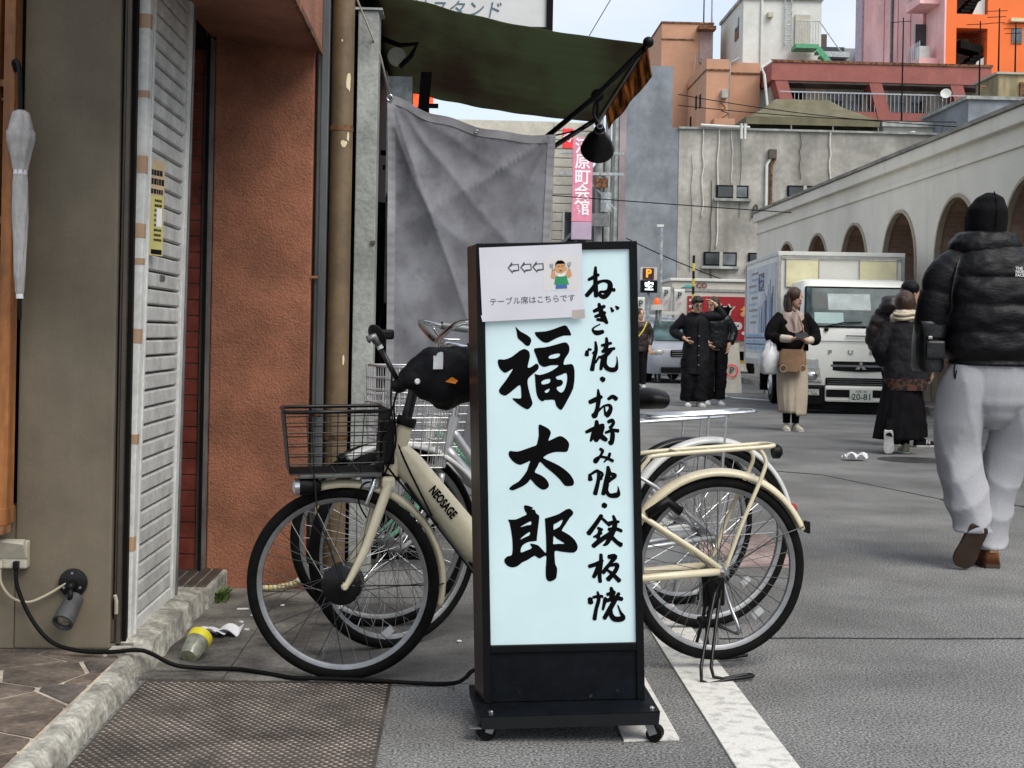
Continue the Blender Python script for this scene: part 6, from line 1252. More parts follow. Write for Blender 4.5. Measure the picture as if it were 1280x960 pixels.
M('skirt_cream', (.47, .40, .31), r=.85, v=.1, vs=5, b=.4, bs=9, bst=(2, 2, .3)); M('top_beige', (.42, .33, .29), r=.9, v=.1, b=.3, bs=60); M('cuff_cream', (.52, .46, .38), r=.9, v=.1)
M('cardigan', (.009, .008, .009), r=.95, v=.3, vs=9, b=.4, bs=30, spec=.1); M('scarf_cream', (.54, .47, .36), r=.95, v=.12, vs=8, b=.5, bs=24, bst=(1, 1, 3))
M('jacket_grey', (.020, .019, .022), r=.85, v=.25, vs=8, b=.4, bs=16, spec=.2); M('puffer_brown', (.022, .015, .014), r=.5, v=.3, vs=6, b=.3, bs=14)
M('tan_leather', (.26, .15, .085), r=.55, v=.15, vs=6, b=.2, bs=40); M('plastic_white', (.68, .69, .70), r=.4, v=.08, vs=6, b=.5, bs=20)
M('lips', (.30, .10, .09), r=.5); M('eye_dark', (.01, .008, .008), r=.2); M('sneaker_beige', (.52, .48, .37), r=.7, v=.2, vs=30); M('tartan', (.07, .03, .017), r=.9, v=.5, vs=22, c2=(.012, .010, .010), lo=.46, hi=.54)
def soft(name, mb, mat, parent, vox=.011, it=4, label=None, disp=0, dscale=.1):
    """fuse overlapping limbs into one continuous skin"""
    o = part(name, mb, mat, parent, label=label)
    r_ = o.modifiers.new('fuse', 'REMESH'); r_.mode = 'VOXEL'; r_.voxel_size = vox; r_.use_smooth_shade = True
    if it: s_ = o.modifiers.new('relax', 'SMOOTH'); s_.iterations = it; s_.factor = .5
    if disp:
        tx = bpy.data.textures.new(name + '_folds', 'CLOUDS'); tx.noise_scale = dscale; tx.noise_depth = 2
        d_ = o.modifiers.new('folds', 'DISPLACE'); d_.texture = tx; d_.strength = disp; d_.mid_level = .5; d_.texture_coords = 'LOCAL'
    return o
def er(c, rx, ry, n=22, p=2.2, yaw=0.):
    o = []
    for i in range(n):
        a = 2 * pi * i / n; x = abs(cos(a)) ** (2 / p) * (1 if cos(a) > 0 else -1) * rx; y = abs(sin(a)) ** (2 / p) * (1 if sin(a) > 0 else -1) * ry
        o.append((c[0] + x * cos(yaw) - y * sin(yaw), c[1] + x * sin(yaw) + y * cos(yaw), c[2]))
    return o
def torso(mb, rings, k=4, yaw=0.):
    """rings: (x, y, z, rx, ry), smoothly interpolated upward"""
    P = smooth_path([(r_[0], r_[1], r_[2]) for r_ in rings], k); n = len(P); R_ = lerp_list([(r_[3], r_[4]) for r_ in rings], n)
    return mb.loft([er(p, a, b, yaw=yaw) for p, (a, b) in zip(P, R_)])
def limb(mb, pts, rad, n=14, k=5):
    P = smooth_path(pts, k); return mb.tube(P, lerp_list(list(rad), len(P)), n)
def hand(mb, w, d, pn, side=1, curl=.5, s=1.0):
    """palm and five fingers: w wrist, d pointing direction, pn palm normal (fingers curl that way), side: thumb side sign"""
    w = Vector(w); d = Vector(d).normalized(); pn = Vector(pn); pn = (pn - d * pn.dot(d)).normalized(); a = d.cross(pn).normalized() * side
    mb.tube([w - d * .02, w + d * .03 * s, w + d * .07 * s, w + d * .092 * s], [(.022 * s, .022 * s), (.030 * s, .02 * s), (.034 * s, .019 * s), (.03 * s, .014 * s)], 12)
    for i, (off, ln) in enumerate(((.030, .072), (.010, .082), (-.010, .076), (-.028, .058))):
        b = w + d * .088 * s + a * off * s; p = [b]; ang = 0
        for j, f in enumerate((.45, .32, .23)):
            ang += curl * (.55 + .35 * j); dd = d * cos(ang) + pn * sin(ang); p.append(p[-1] + dd * ln * f * s)
        mb.tube(p, [.0095 * s, .009 * s, .0085 * s, .007 * s], 8)
    t0 = w + d * .03 * s + a * .028 * s; td = (d * .65 + a * .7 + pn * .35).normalized(); mb.tube([t0, t0 + td * .035 * s, t0 + td * .045 * s + (d * .8 + pn * .5) * .03 * s], [.013 * s, .011 * s, .008 * s], 8)
def head(mb, c, yaw=0., nod=0., s=1.0):
    """skull with jaw, nose, ears; yaw 0 looks to -Y; returns matrix for placing features"""
    Mx = Matrix.Translation(c) @ Matrix.Rotation(yaw, 4, 'Z') @ Matrix.Rotation(nod, 4, 'X') @ Matrix.Diagonal((s, s, s, 1))
    rg = []
    for z, rx, ry, fy in ((-.118, .022, .026, .052), (-.105, .040, .045, .040), (-.08, .054, .066, .024), (-.04, .064, .084, .008), (0, .071, .094, .0), (.04, .074, .098, -.004), (.078, .068, .088, -.008), (.105, .045, .06, -.010), (.117, .014, .02, -.010)):
        rg.append([Mx @ Vector(p) for p in er((0, -fy, z), rx, ry, 20, 2.1)])
    mb.loft(rg); mb.tube([Mx @ Vector(p) for p in ((0, -.086, .022), (0, -.103, -.008), (0, -.110, -.024), (0, -.094, -.034))], [.008, .011, .014, .009], 8)
    for sx in (-1, 1): mb.ball(Mx @ Vector((sx * .074, .008, -.005)), (.012, .022, .032), 8, 6)
    return Mx
def features(t, Mx, smile=0., brow='hair_dark'):
    for sx in (-1, 1):
        part('eye', MB().ball(Mx @ Vector((sx * .030, -.090, .008)), (.012, .008, .006), 10, 6), 'eye_dark', t, smooth=True)
        part('eyebrow', MB().tube([Mx @ Vector((sx * .014, -.096, .026)), Mx @ Vector((sx * .030, -.096, .031)), Mx @ Vector((sx * .047, -.084, .026))], .0038, 6), brow, t)
    part('mouth', MB().tube([Mx @ Vector((x, -.094 + 9 * x * x, -.062 + smile * abs(x))) for x in (-.024, -.012, 0, .012, .024)], .0055, 7), 'lips', t, smooth=True)
def shoe(t, heel, toe, mat, sole='shoe_white', w_=.045, h_=.075, up=(0, 0, 1), solet=.022, s=1.0):
    """heel / toe: ground-contact ends of the sole"""
    h, e = Vector(heel), Vector(toe); d = (e - h); L_ = d.length; d.normalize(); u = Vector(up); u = (u - d * u.dot(d)).normalized(); n_ = d.cross(u)
    rg = []; prof = [(0, .7, .88), (.06, .86, 1.0), (.2, .9, 1.05), (.38, .88, .98), (.52, .95, .74), (.72, 1.05, .56), (.88, .95, .46), (.97, .66, .34), (1.0, .4, .2)]
    for f, wf, hf in prof:
        c = h + d * L_ * f; rg.append([c + n_ * w_ * wf * cos(a) * s + u * (solet * .8 + max(0, sin(a)) * h_ * hf * s) for a in [2 * pi * j / 16 for j in range(16)]])
    o = part('shoe', MB().loft(rg), mat, t, smooth=True)
    so_ = [(h + d * L_ * f + n_ * w_ * wf * 1.08 * sg_ * s) for sg_ in (1, -1) for f, wf, _ in (prof if sg_ == 1 else prof[::-1])]
    part('sole', MB().prism(so_, u * solet), sole, o, bevel=.004)
    return o
def person(label, loc): return thing('person', label, 'person', loc, world=False)

# --- man in black puffer jacket, walking away (nearest)
P1 = person('person in black puffer jacket, black hood and grey sweatpants walking away', (2.53, 6.68, 0))
b = MB(); torso(b, [(.03, 0, .90, .16, .12), (.03, 0, 1.1, .15, .11), (.03, .0, 1.35, .19, .12), (.0, 0, 1.47, .10, .08), (-.02, 0, 1.56, .055, .06)])
head(b, (-.025, .03, 1.645), pi, 0, .86)
for J in ([(-.085, 0, .95), (-.135, .03, .54), (-.085, -.06, .19)], [(.11, 0, .95), (.125, .09, .52), (.03, .08, .10)]): limb(b, J, [.09, .06, .04])
limb(b, [(-.17, 0, 1.43), (-.25, .02, 1.17), (-.21, .20, 1.06)], [.05, .045, .032]); hand(b, (-.21, .21, 1.06), (.3, .9, -.2), (1, 0, 0), 1, .8)
limb(b, [(.23, 0, 1.43), (.31, .02, 1.17), (.28, .18, 1.03)], [.05, .045, .032]); hand(b, (.28, .19, 1.03), (-.3, .9, -.2), (-1, 0, 0), -1, .8)
soft('body', b, 'skin', P1, .012)
# puffer jacket: baffles bulge between stitch lines
j = MB(); zs = [.965, .975, 1.0]; rg = []
base = [(.965, .205, .135), (1.05, .235, .165), (1.25, .245, .175), (1.40, .24, .165), (1.47, .19, .135), (1.52, .135, .105)]
seams = [.985, 1.12, 1.25, 1.38, 1.56]
def jr(z):
    for (z0, a0, b0), (z1, a1, b1) in zip(base, base[1:]):
        if z <= z1: f = (z - z0) / (z1 - z0); return a0 + (a1 - a0) * f, b0 + (b1 - b0) * f
    return base[-1][1:]
n = 64
for i in range(n + 1):
    z = .965 + (1.53 - .965) * i / n; a, bb = jr(z); pf = 0
    for s0, s1 in zip([.955] + seams, seams):
        if s0 <= z <= s1: pf = (max(0, sin(pi * (z - s0) / (s1 - s0))) ** .55) * .022
    ring = er((.035 - .04 * max(0, (z - 1.40) / .13), 0, z), a + pf, bb + pf, 44, 2.4)
    rg.append([(x + .006 * MN.noise((x * 9, y * 9, z * 16)), y + .010 * MN.noise((x * 14, z * 22, 3)) + .006 * MN.noise((x * 40, z * 30, 8)), zz + .010 * MN.noise((x * 8, y * 8, 1))) for (x, y, zz) in ring])
j.loft(rg)
def puff_sleeve(mb, pts, rads, nb, amp):
    P = smooth_path(pts, 12); m = len(P); R_ = lerp_list(rads, m); rr_ = [R_[i] + amp * (abs(sin(pi * nb * i / (m - 1))) ** .5) + .004 * MN.noise((i * .7, 0, 5)) for i in range(m)]
    mb.tube(P, rr_, 20)
puff_sleeve(j, [(-.13, 0, 1.455), (-.235, .0, 1.36), (-.27, .02, 1.19), (-.25, .12, 1.08), (-.21, .21, 1.06)], [.082, .082, .072, .062, .045], 3, .015)
puff_sleeve(j, [(.19, 0, 1.455), (.29, .0, 1.36), (.33, .02, 1.19), (.31, .12, 1.06), (.28, .19, 1.03)], [.082, .082, .072, .062, .045], 3, .015)
jk = soft('puffer_jacket', j, 'puffer_black', P1, .0075, 2)
c = MB(); torso(c, [(-.03, .01, 1.495, .175, .135), (-.03, .012, 1.54, .175, .14), (-.028, .015, 1.585, .145, .128), (-.025, .02, 1.60, .115, .11)]); soft('collar', c, 'puffer_black', P1, .009, 3, disp=.018, dscale=.06)
hd = MB(); torso(hd, [(-.025, .02, 1.56, .085, .10), (-.025, .02, 1.63, .094, .116), (-.022, .02, 1.70, .092, .118), (-.014, .015, 1.755, .066, .085), (-.006, .01, 1.79, .022, .03)]); hdp = soft('hood', hd, 'knit_black', P1, .009, 3, disp=.010, dscale=.07)
part('hood_seam', MB().tube([(-.018, -.101, 1.62), (-.016, -.103, 1.69), (-.012, -.078, 1.75), (-.006, -.03, 1.79)], .0035, 6), 'knit_black', hdp)
# sweatpants
tr = MB(); torso(tr, [(.02, .02, .66, .03, .06), (.02, .0, .73, .10, .105), (.02, .0, .80, .185, .135), (.025, 0, .88, .195, .145), (.03, 0, .97, .20, .145), (.03, 0, 1.02, .19, .135)])
def fold(i, q, low, seed):     # long drape folds plus a few slanted stacks above the hem
    a = q * 2 * pi / 40
    return .10 * (.55 - abs(sin(1.5 * a + i * .045 + seed)) ** .6) + .07 * (.55 - abs(sin(2.0 * a - i * .07 + seed * 2)) ** .6) + .20 * low * (.55 - abs(sin(i * .30 + 1.8 * sin(a + seed))) ** .6)
def wleg(pts, rads, seed):
    P = smooth_path(pts, 16); m = len(P); R_ = lerp_list(rads, m); rg_ = []
    for i, p in enumerate(P):
        low = max(0, (i / (m - 1) - .55) / .45); bun = 0
        rg_.append([(x + (x - p.x) * fold(i, j_, low, seed), y + (y - p.y) * fold(i, j_, low, seed), z_) for j_, (x, y, z_) in enumerate(er(p, R_[i] + bun, (R_[i] + bun) * 1.08, 40, 2.1))])
    tr.loft(rg_)
wleg([(-.08, 0, .97), (-.105, 0, .88), (-.135, .015, .70), (-.135, .03, .54), (-.11, -.02, .34), (-.085, -.06, .18)], [.115, .125, .118, .112, .106, .088], 1.0)
wleg([(.12, 0, .97), (.13, 0, .88), (.15, .04, .70), (.125, .09, .52), (.065, .10, .30), (.03, .075, .085)], [.115, .125, .118, .112, .104, .090], 6.0)
tp_ = soft('sweatpants', tr, 'sweat_grey', P1, .007, 3)
part('drawcord', MB().tube(smooth_path([(-.19, -.06, .975), (-.198, -.075, .93), (-.192, -.08, .90), (-.186, -.075, .94)]), .004, 5), 'black_rubber', P1)
s1 = shoe(P1, (-.085, -.15, .215), (-.15, -.075, .012), 'suede_brown', 'sole_brown', .047, .085, (.15, 1, .25), .024)
s2 = shoe(P1, (.028, -.015, .0), (.03, .24, .0), 'suede_brown', 'sole_brown', .045, .10, (0, 0, 1), .026)
part('shoe_label', MB().box(.010, .046, -.020, -.016, .075, .10), 'tan_leather', s2)
# chest logo on the right shoulder blade: stacked lettering and a domed mark
lg = facing((.030, -.212, 1.405), RD(3))
for i, w_ in enumerate(('THE', 'NORTH', 'FACE')): part('logo', text_mesh(w_, .0185, lg @ Matrix.Translation((0, .014 - i * .0155, .004)), .0006, 'LEFT', bold=.0006), 'shoe_white', P1)
for i in range(3):
    r0, r1 = .046 - i * .015, .036 - i * .015; ar_ = [(-.006 - r0 * cos(a), -.022 + r0 * sin(a)) for a in [pi / 2 * q / 10 for q in range(11)]] + [(-.006 - r1 * cos(a), -.022 + r1 * sin(a)) for a in [pi / 2 * q / 10 for q in range(10, -1, -1)]]
    part('logo', poly_mesh([[(x * -1 + .05, y) for x, y in ar_]], lg @ Matrix.Translation((.018, 0, .004)), .0006), 'shoe_white', P1)
bg1 = thing('shoulder_bag', 'black leather shoulder bag hanging at the side of the puffer jacket', 'bag', (2.53, 6.68, 0), world=False)
part('bag', MB().loft([er((-.285, .05, z), a, .10, 20, 3.5) for z, a in ((.93, .050), (.95, .062), (1.08, .060), (1.15, .052), (1.165, .045))]), 'leather_black', bg1, smooth=.9)
part('flap', MB().grid(lambda u, v: (-.285 + (-.068 + .02 * v) * cos(u * pi) , .05 - .09 - .018 * sin(u * pi), 1.17 - .085 * v), 12, 6), 'leather_black', bg1, smooth=True, mods=(('SOLIDIFY', dict(thickness=.008)),))
part('pocket', MB().box(-.33, -.24, -.075, -.048, .99, 1.08), 'leather_black', bg1, bevel=.012); part('buckle', MB().box(-.325, -.305, -.08, -.074, 1.085, 1.10), 'steel', bg1, bevel=.003)
part('strap', MB().tube(smooth_path([(-.26, .0, 1.16), (-.225, -.08, 1.22), (-.235, -.115, 1.30), (-.20, -.09, 1.44), (-.13, 0, 1.52)]), [(.004, .013)] * 21, 8), 'leather_black', bg1, smooth=True)

# --- woman with phone, facing the camera
X2, Y2 = 3.93, 16.63; P2 = person('person in black cardigan and long cream skirt looking aside with phone', (X2, Y2, 0))
b = MB(); torso(b, [(0, 0, .86, .15, .11), (0, 0, 1.02, .125, .095), (0, -.01, 1.25, .155, .10), (.0, 0, 1.37, .12, .08), (0, .01, 1.43, .05, .05), (.01, -.005, 1.47, .05, .05)])
hm = head(b, (.02, -.02, 1.565), RD(33), RD(4), .94)
limb(b, [(-.07, 0, .88), (-.06, -.02, .48), (-.05, 0, .09)], [.085, .055, .036]); limb(b, [(.07, 0, .88), (.06, -.05, .48), (.04, -.06, .09)], [.085, .055, .036])
limb(b, [(-.15, 0, 1.34), (-.235, -.03, 1.10), (-.05, -.24, 1.08)], [.045, .04, .027]); hand(b, (-.055, -.24, 1.08), (.95, -.25, .15), (0, -.3, 1), -1, .6, .95)
limb(b, [(.15, 0, 1.34), (.235, -.04, 1.09), (.10, -.23, 1.06)], [.045, .04, .027]); hand(b, (.105, -.235, 1.06), (-.75, -.3, .35), (0, -.2, 1), 1, .7, .95)
bo = soft('body', b, 'skin', P2, .0085, 2); features(bo, hm, 0, 'hair_brown')
h = MB(); hr = MB(); rgs = []
hr.ball(hm @ Vector((0, .018, .035)), (.090, .108, .098), 20, 12)
limb(hr, [hm @ Vector(p) for p in ((-.05, .03, .05), (-.075, .03, -.05), (-.07, .02, -.15), (-.06, .0, -.23))], [.05, .045, .045, .02], 12); limb(hr, [hm @ Vector(p) for p in ((.05, .04, .05), (.075, .03, -.05), (.08, .03, -.14), (.07, .01, -.20))], [.05, .04, .04, .02], 12)
limb(hr, [hm @ Vector(p) for p in ((0, .08, .03), (0, .095, -.08), (0, .08, -.22))], [.075, .07, .05], 14)
soft('hair', hr, 'hair_brown', P2, .009, 2, disp=.012, dscale=.04)
ft_ = MB(); torso(ft_, [(0, 0, .98, .15, .115), (0, -.005, 1.2, .165, .118), (0, 0, 1.36, .14, .09), (0, .005, 1.42, .062, .062), (.005, 0, 1.465, .058, .058)]); soft('jumper', ft_, 'top_beige', P2, .011, 3)
cg = MB(); torso(cg, [(0, .012, .94, .195, .135), (0, .01, 1.1, .19, .14), (0, .02, 1.28, .19, .125), (0, .035, 1.38, .14, .085)]); limb(cg, [(-.13, .01, 1.365), (-.235, .0, 1.22), (-.26, -.03, 1.10), (-.17, -.14, 1.085)], [.062, .072, .076, .055]); limb(cg, [(.13, .01, 1.365), (.235, .0, 1.22), (.26, -.04, 1.09), (.19, -.15, 1.07)], [.062, .072, .076, .055])
soft('cardigan', cg, 'cardigan', P2, .011, 3, disp=.02, dscale=.14)
part('jumper_front', MB().grid(lambda u, v: ((-1 + 2 * u) * .045 * (1 - v) + .0, -.135 - .010 * cos((u - .5) * 3) - .004 * v, 1.395 - .25 * v + .02 * v), 8, 10), 'top_beige', P2, smooth=True)
for pts in ([(-.165, -.145, 1.085), (-.10, -.20, 1.08), (-.06, -.235, 1.08)], [(.185, -.155, 1.07), (.14, -.20, 1.065), (.11, -.23, 1.06)]): part('cuff', limb(MB(), pts, [.046, .044, .036], 12, 4), 'cuff_cream', P2, smooth=True)
sk = MB(); rgs = []
for i in range(24):
    f = i / 23; z = 1.0 - .79 * f; rgs.append([(x + .010 * f * sin(j_ * 1.3 + f * 2), y + .016 * f * sin(j_ * 1.9 + f * 3), z - .03 * f * (1 if x > .03 else 0)) for j_, (x, y, _) in enumerate(er((.01 * f, -.02 * f, z), .15 + .045 * sin(f * 2.2) - .035 * f * f, .12 + .05 * f, 40, 2))])
part('skirt', sk.loft(rgs, True, False), 'skirt_cream', P2, smooth=True, mods=(('SOLIDIFY', dict(thickness=.006)),))
for pts in ([(-.055, -.01, .34), (-.05, 0, .09)], [(.045, -.055, .34), (.04, -.06, .09)]): part('tights', limb(MB(), pts, [.052, .043]), 'knit_black', P2, smooth=True)
shoe(P2, (-.05, .05, 0), (-.085, -.19, 0), 'sneaker_beige', 'shoe_white', .043, .075); shoe(P2, (.04, .0, 0), (.07, -.24, 0), 'sneaker_beige', 'shoe_white', .043, .075)
t = thing('handbag', 'tan leather crossbody bag worn in front by the woman with phone', 'bag', (X2, Y2, 0), world=False)
part('bag', MB().loft([er((-.045, -.215, z), a, .05, 22, 2.6) for z, a in ((.70, .12), (.72, .155), (.80, .168), (.90, .155), (.96, .125))]), 'tan_leather', t, smooth=.9)
for x in (-.16, .07): part('corner_patch', MB().torus((x, -.268, .735), (0, 1, 0), .040, .0035, 20, 6), 'scarf_cream', t)
part('strap', MB().tube(smooth_path([(.06, -.20, .95), (.105, -.185, 1.05), (.085, -.16, 1.2), (.03, -.11, 1.38), (-.03, -.02, 1.44)]), .010, 7), 'tan_leather', t, smooth=True)
t = thing('plastic_bag', 'white plastic shopping bag hanging from the forearm of the woman', 'bag', (X2, Y2, 0), world=False); pb = MB()
pb.loft([[(x + .016 * sin(q * 2.3 + z * 21), y + .014 * sin(q * 3.1 + z * 15), z) for q, (x, y, _) in enumerate(er((-.27 - .03 * (1.05 - z), -.06, z), a, c_, 22, 2.2))] for z, a, c_ in ((.66, .05, .05), (.68, .10, .08), (.78, .125, .10), (.90, .105, .09), (1.0, .06, .05), (1.06, .035, .035))]); part('bag', pb, 'plastic_white', t, smooth=True)
for y in (-.09, -.03): part('handle', MB().tube(smooth_path([(-.28, y, 1.02), (-.285, y, 1.06), (-.25, y, 1.10), (-.20, y, 1.07), (-.23, y, 1.02)]), .010, 6), 'plastic_white', t, smooth=True)
t = thing('phone', 'dark smartphone held in both hands by the woman', 'phone', (X2, Y2, 0), world=False); part('case', MB().box(-.045, .045, -.005, .005, -.075, .075).xf(Matrix.Translation((.03, -.335, 1.125)) @ Matrix.Rotation(RD(-50), 4, 'X') @ Matrix.Rotation(RD(80), 4, 'Y')), 'leather_black', t, bevel=.003)

# --- laughing man in long black coat
X3, Y3 = 3.70, 22.1; P3 = person('laughing person with glasses in long black coat, one arm raised', (X3, Y3, 0))
b = MB(); torso(b, [(0, 0, .86, .16, .12), (0, 0, 1.05, .15, .11), (-.01, -.03, 1.3, .18, .12), (-.02, -.05, 1.43, .10, .08), (-.015, -.09, 1.49, .06, .06)]); hm = head(b, (-.01, -.15, 1.585), RD(10), RD(16))
limb(b, [(-.09, 0, .88), (-.09, -.03, .48), (-.09, 0, .09)], [.09, .06, .04]); limb(b, [(.08, 0, .88), (.07, -.05, .48), (.05, -.10, .09)], [.09, .06, .04])
limb(b, [(-.19, -.03, 1.40), (-.34, .02, 1.17), (-.20, -.17, 1.06)], [.05, .045, .03]); hand(b, (-.205, -.165, 1.06), (.6, -.35, -.45), (1, .2, 0), 1, .4)
limb(b, [(.17, -.03, 1.42), (.40, -.06, 1.42), (.26, -.10, 1.62)], [.05, .045, .03]); hand(b, (.262, -.10, 1.615), (-.75, -.05, .5), (-.4, 0, -1), 1, .5)
bo = soft('body', b, 'skin', P3, .009, 2); features(bo, hm, .35)
for sx in (-1, 1): part('glasses_lens', MB().torus(hm @ Vector((sx * .032, -.104, .006)), (hm.to_3x3() @ Vector((0, 1, 0))), .023, .004, 18, 6), 'black_plastic', bo)
part('glasses_bridge', MB().cyl(hm @ Vector((-.01, -.106, .01)), hm @ Vector((.01, -.106, .01)), .004, n=6), 'black_plastic', bo)
hr = MB(); hr.ball(hm @ Vector((0, .022, .045)), (.092, .108, .095), 18, 10); limb(hr, [hm @ Vector(p) for p in ((-.06, -.05, .085), (0, -.075, .09), (.06, -.05, .085))], [.03, .035, .03], 10); soft('hair', hr, 'hair_dark', P3, .009, 1, disp=.03, dscale=.03)
ct = MB(); torso(ct, [(0, .0, .50, .225, .17), (0, 0, .75, .215, .165), (0, 0, 1.05, .20, .15), (-.01, -.02, 1.3, .215, .15), (-.015, -.04, 1.43, .14, .11), (-.015, -.06, 1.485, .085, .085)]); limb(ct, [(-.16, -.03, 1.41), (-.28, .0, 1.27), (-.35, .02, 1.16), (-.22, -.15, 1.07)], [.085, .08, .075, .058]); limb(ct, [(.13, -.03, 1.41), (.28, -.05, 1.42), (.40, -.06, 1.43), (.29, -.09, 1.57)], [.085, .085, .075, .055]); soft('coat', ct, 'coat_black', P3, .011, 2, disp=.02, dscale=.16)
part('coat_placket', MB().grid(lambda u, v: (.015 + .04 * u, -.178 - .012 * sin(v * 3) - .0 * u, 1.36 - .85 * v), 2, 16), 'coat_black', P3, smooth=True)
for z in (1.1, .95, .80, .65): part('coat_button', MB().lathe([(.013, 0), (.010, .006)], (.02, -.196, z), (0, -1, 0), n=10), 'steel', P3)
part('pocket_flap', MB().box(-.20, -.07, -.185, -.165, .955, 1.0), 'coat_black', P3, bevel=.006)
for pts in ([(-.10, 0, .75), (-.10, -.03, .45), (-.105, 0, .09)], [(.09, 0, .75), (.08, -.05, .45), (.055, -.10, .09)]): soft('trouser_leg', limb(MB(), pts, [.13, .125, .125]), 'trouser_dark', P3, .012, 2, disp=.03, dscale=.08)
shoe(P3, (-.10, .06, 0), (-.13, -.20, 0), 'shoe_white', 'shoe_white'); shoe(P3, (.05, -.02, 0), (.10, -.28, 0), 'shoe_white', 'shoe_white')

# --- companion in black leather jacket
X4, Y4 = 4.13, 22.75; P4 = person('person in short black leather jacket behind the raised arm', (X4, Y4, 0))
b = MB(); torso(b, [(0, 0, .88, .16, .12), (0, 0, 1.06, .15, .11), (-.01, -.01, 1.3, .185, .12), (-.03, -.02, 1.43, .10, .08), (-.05, -.04, 1.5, .06, .06)]); hm = head(b, (-.06, -.08, 1.60), RD(-50), RD(10))
limb(b, [(-.09, 0, .88), (-.10, -.03, .48), (-.10, .0, .09)], [.09, .06, .04]); limb(b, [(.09, 0, .88), (.08, -.04, .48), (.07, -.05, .09)], [.09, .06, .04])
limb(b, [(-.19, 0, 1.40), (-.24, -.05, 1.15), (-.15, -.18, 1.0)], [.05, .045, .03]); hand(b, (-.15, -.18, 1.0), (.4, -.5, -.6), (1, 0, 0), 1, .6)
limb(b, [(.18, 0, 1.40), (.26, .0, 1.14), (.19, -.10, .94)], [.05, .045, .03]); hand(b, (.19, -.10, .94), (-.15, -.35, -.9), (-1, 0, 0), -1, .7)
bo = soft('body', b, 'skin', P4, .010, 2); features(bo, hm, .1)
hr = MB(); hr.ball(hm @ Vector((0, .02, .04)), (.095, .110, .10), 18, 10); limb(hr, [hm @ Vector(p) for p in ((0, .08, .0), (0, .09, -.09))], [.07, .05]); soft('hair', hr, 'hair_brown', P4, .010, 1, disp=.03, dscale=.03)
ct = MB(); torso(ct, [(0, .0, .90, .175, .135), (0, 0, .96, .20, .15), (0, 0, 1.15, .215, .16), (-.01, -.01, 1.32, .22, .15), (-.02, -.02, 1.43, .14, .11), (-.04, -.03, 1.49, .085, .085)]); limb(ct, [(-.16, 0, 1.40), (-.23, -.02, 1.26), (-.25, -.05, 1.14), (-.17, -.16, 1.02)], [.085, .08, .075, .055]); limb(ct, [(.15, 0, 1.40), (.24, 0, 1.27), (.28, 0, 1.14), (.22, -.07, 1.0)], [.085, .085, .085, .065]); soft('jacket', ct, 'leather_black', P4, .011, 2, disp=.03, dscale=.14)
for pts in ([(-.10, 0, .92), (-.105, -.03, .45), (-.10, 0, .09)], [(.10, 0, .92), (.09, -.04, .45), (.07, -.05, .09)]): soft('trouser_leg', limb(MB(), pts, [.115, .095, .09]), 'trouser_dark', P4, .012, 2, disp=.03, dscale=.08)
shoe(P4, (-.10, .06, 0), (-.14, -.20, 0), 'shoe_white', 'shoe_white'); shoe(P4, (.07, .02, 0), (.09, -.25, 0), 'shoe_white', 'shoe_white')

# --- woman with cream scarf, walking away
X5, Y5 = 4.27, 13.45; P5 = person('person in grey jacket, cream scarf and long black skirt walking away', (X5, Y5, 0))
b = MB(); torso(b, [(0, 0, .80, .15, .11), (0, 0, .98, .13, .10), (0, 0, 1.17, .16, .10), (.0, 0, 1.27, .10, .08), (.0, 0, 1.34, .05, .05)]); hm = head(b, (.0, .03, 1.43), RD(165), RD(4), .95)
limb(b, [(-.08, 0, .82), (-.13, -.05, .45), (-.20, -.16, .17)], [.08, .055, .035]); limb(b, [(.07, 0, .82), (.06, .05, .44), (.03, .05, .08)], [.08, .055, .035])
limb(b, [(-.15, 0, 1.22), (-.22, .02, 1.0), (-.17, .14, .86)], [.045, .04, .027]); hand(b, (-.17, .14, .86), (.2, .8, -.5), (1, 0, 0), 1, .6, .9); limb(b, [(.15, 0, 1.22), (.24, .0, 1.0), (.27, .04, .80)], [.045, .04, .027]); hand(b, (.27, .04, .80), (.1, .3, -.95), (-1, 0, 0), -1, .5, .9)
soft('body', b, 'skin', P5, .010, 2)
hr = MB(); hr.ball(hm @ Vector((0, .012, .02)), (.098, .115, .115), 18, 10); soft('hair', hr, 'hair_brown', P5, .010, 2, disp=.012, dscale=.04)
sc_ = MB(); torso(sc_, [(.01, .02, 1.25, .145, .12), (.01, .02, 1.30, .15, .13), (.005, .02, 1.35, .12, .12), (0, .025, 1.38, .09, .095)]); soft('scarf', sc_, 'scarf_cream', P5, .010, 2, disp=.03, dscale=.045)
for z in (1.285, 1.325): part('scarf_fold', MB().tube(smooth_path([(-.13, -.04, z + .01), (-.06, -.115, z), (.05, -.115, z + .015), (.135, -.03, z - .015)]), .016, 8), 'scarf_cream', P5, smooth=True)
ct = MB(); torso(ct, [(.02, 0, .70, .215, .16), (.02, 0, .82, .215, .16), (.01, 0, 1.0, .195, .15), (0, 0, 1.18, .19, .135), (0, 0, 1.27, .12, .10)]); limb(ct, [(-.13, 0, 1.23), (-.22, .0, 1.08), (-.24, .03, .97), (-.18, .13, .87)], [.075, .07, .068, .055]); limb(ct, [(.13, 0, 1.23), (.225, .0, 1.08), (.255, .0, .96), (.275, .03, .82)], [.075, .075, .075, .065]); soft('jacket', ct, 'jacket_grey', P5, .010, 2, disp=.03, dscale=.10)
part('shirt_hem', MB().loft([er((.01, 0, z), .21, .165, 28) for z in (.61, .64, .72)], True, False), 'tartan', P5, smooth=True)
sk = MB(); rgs = []
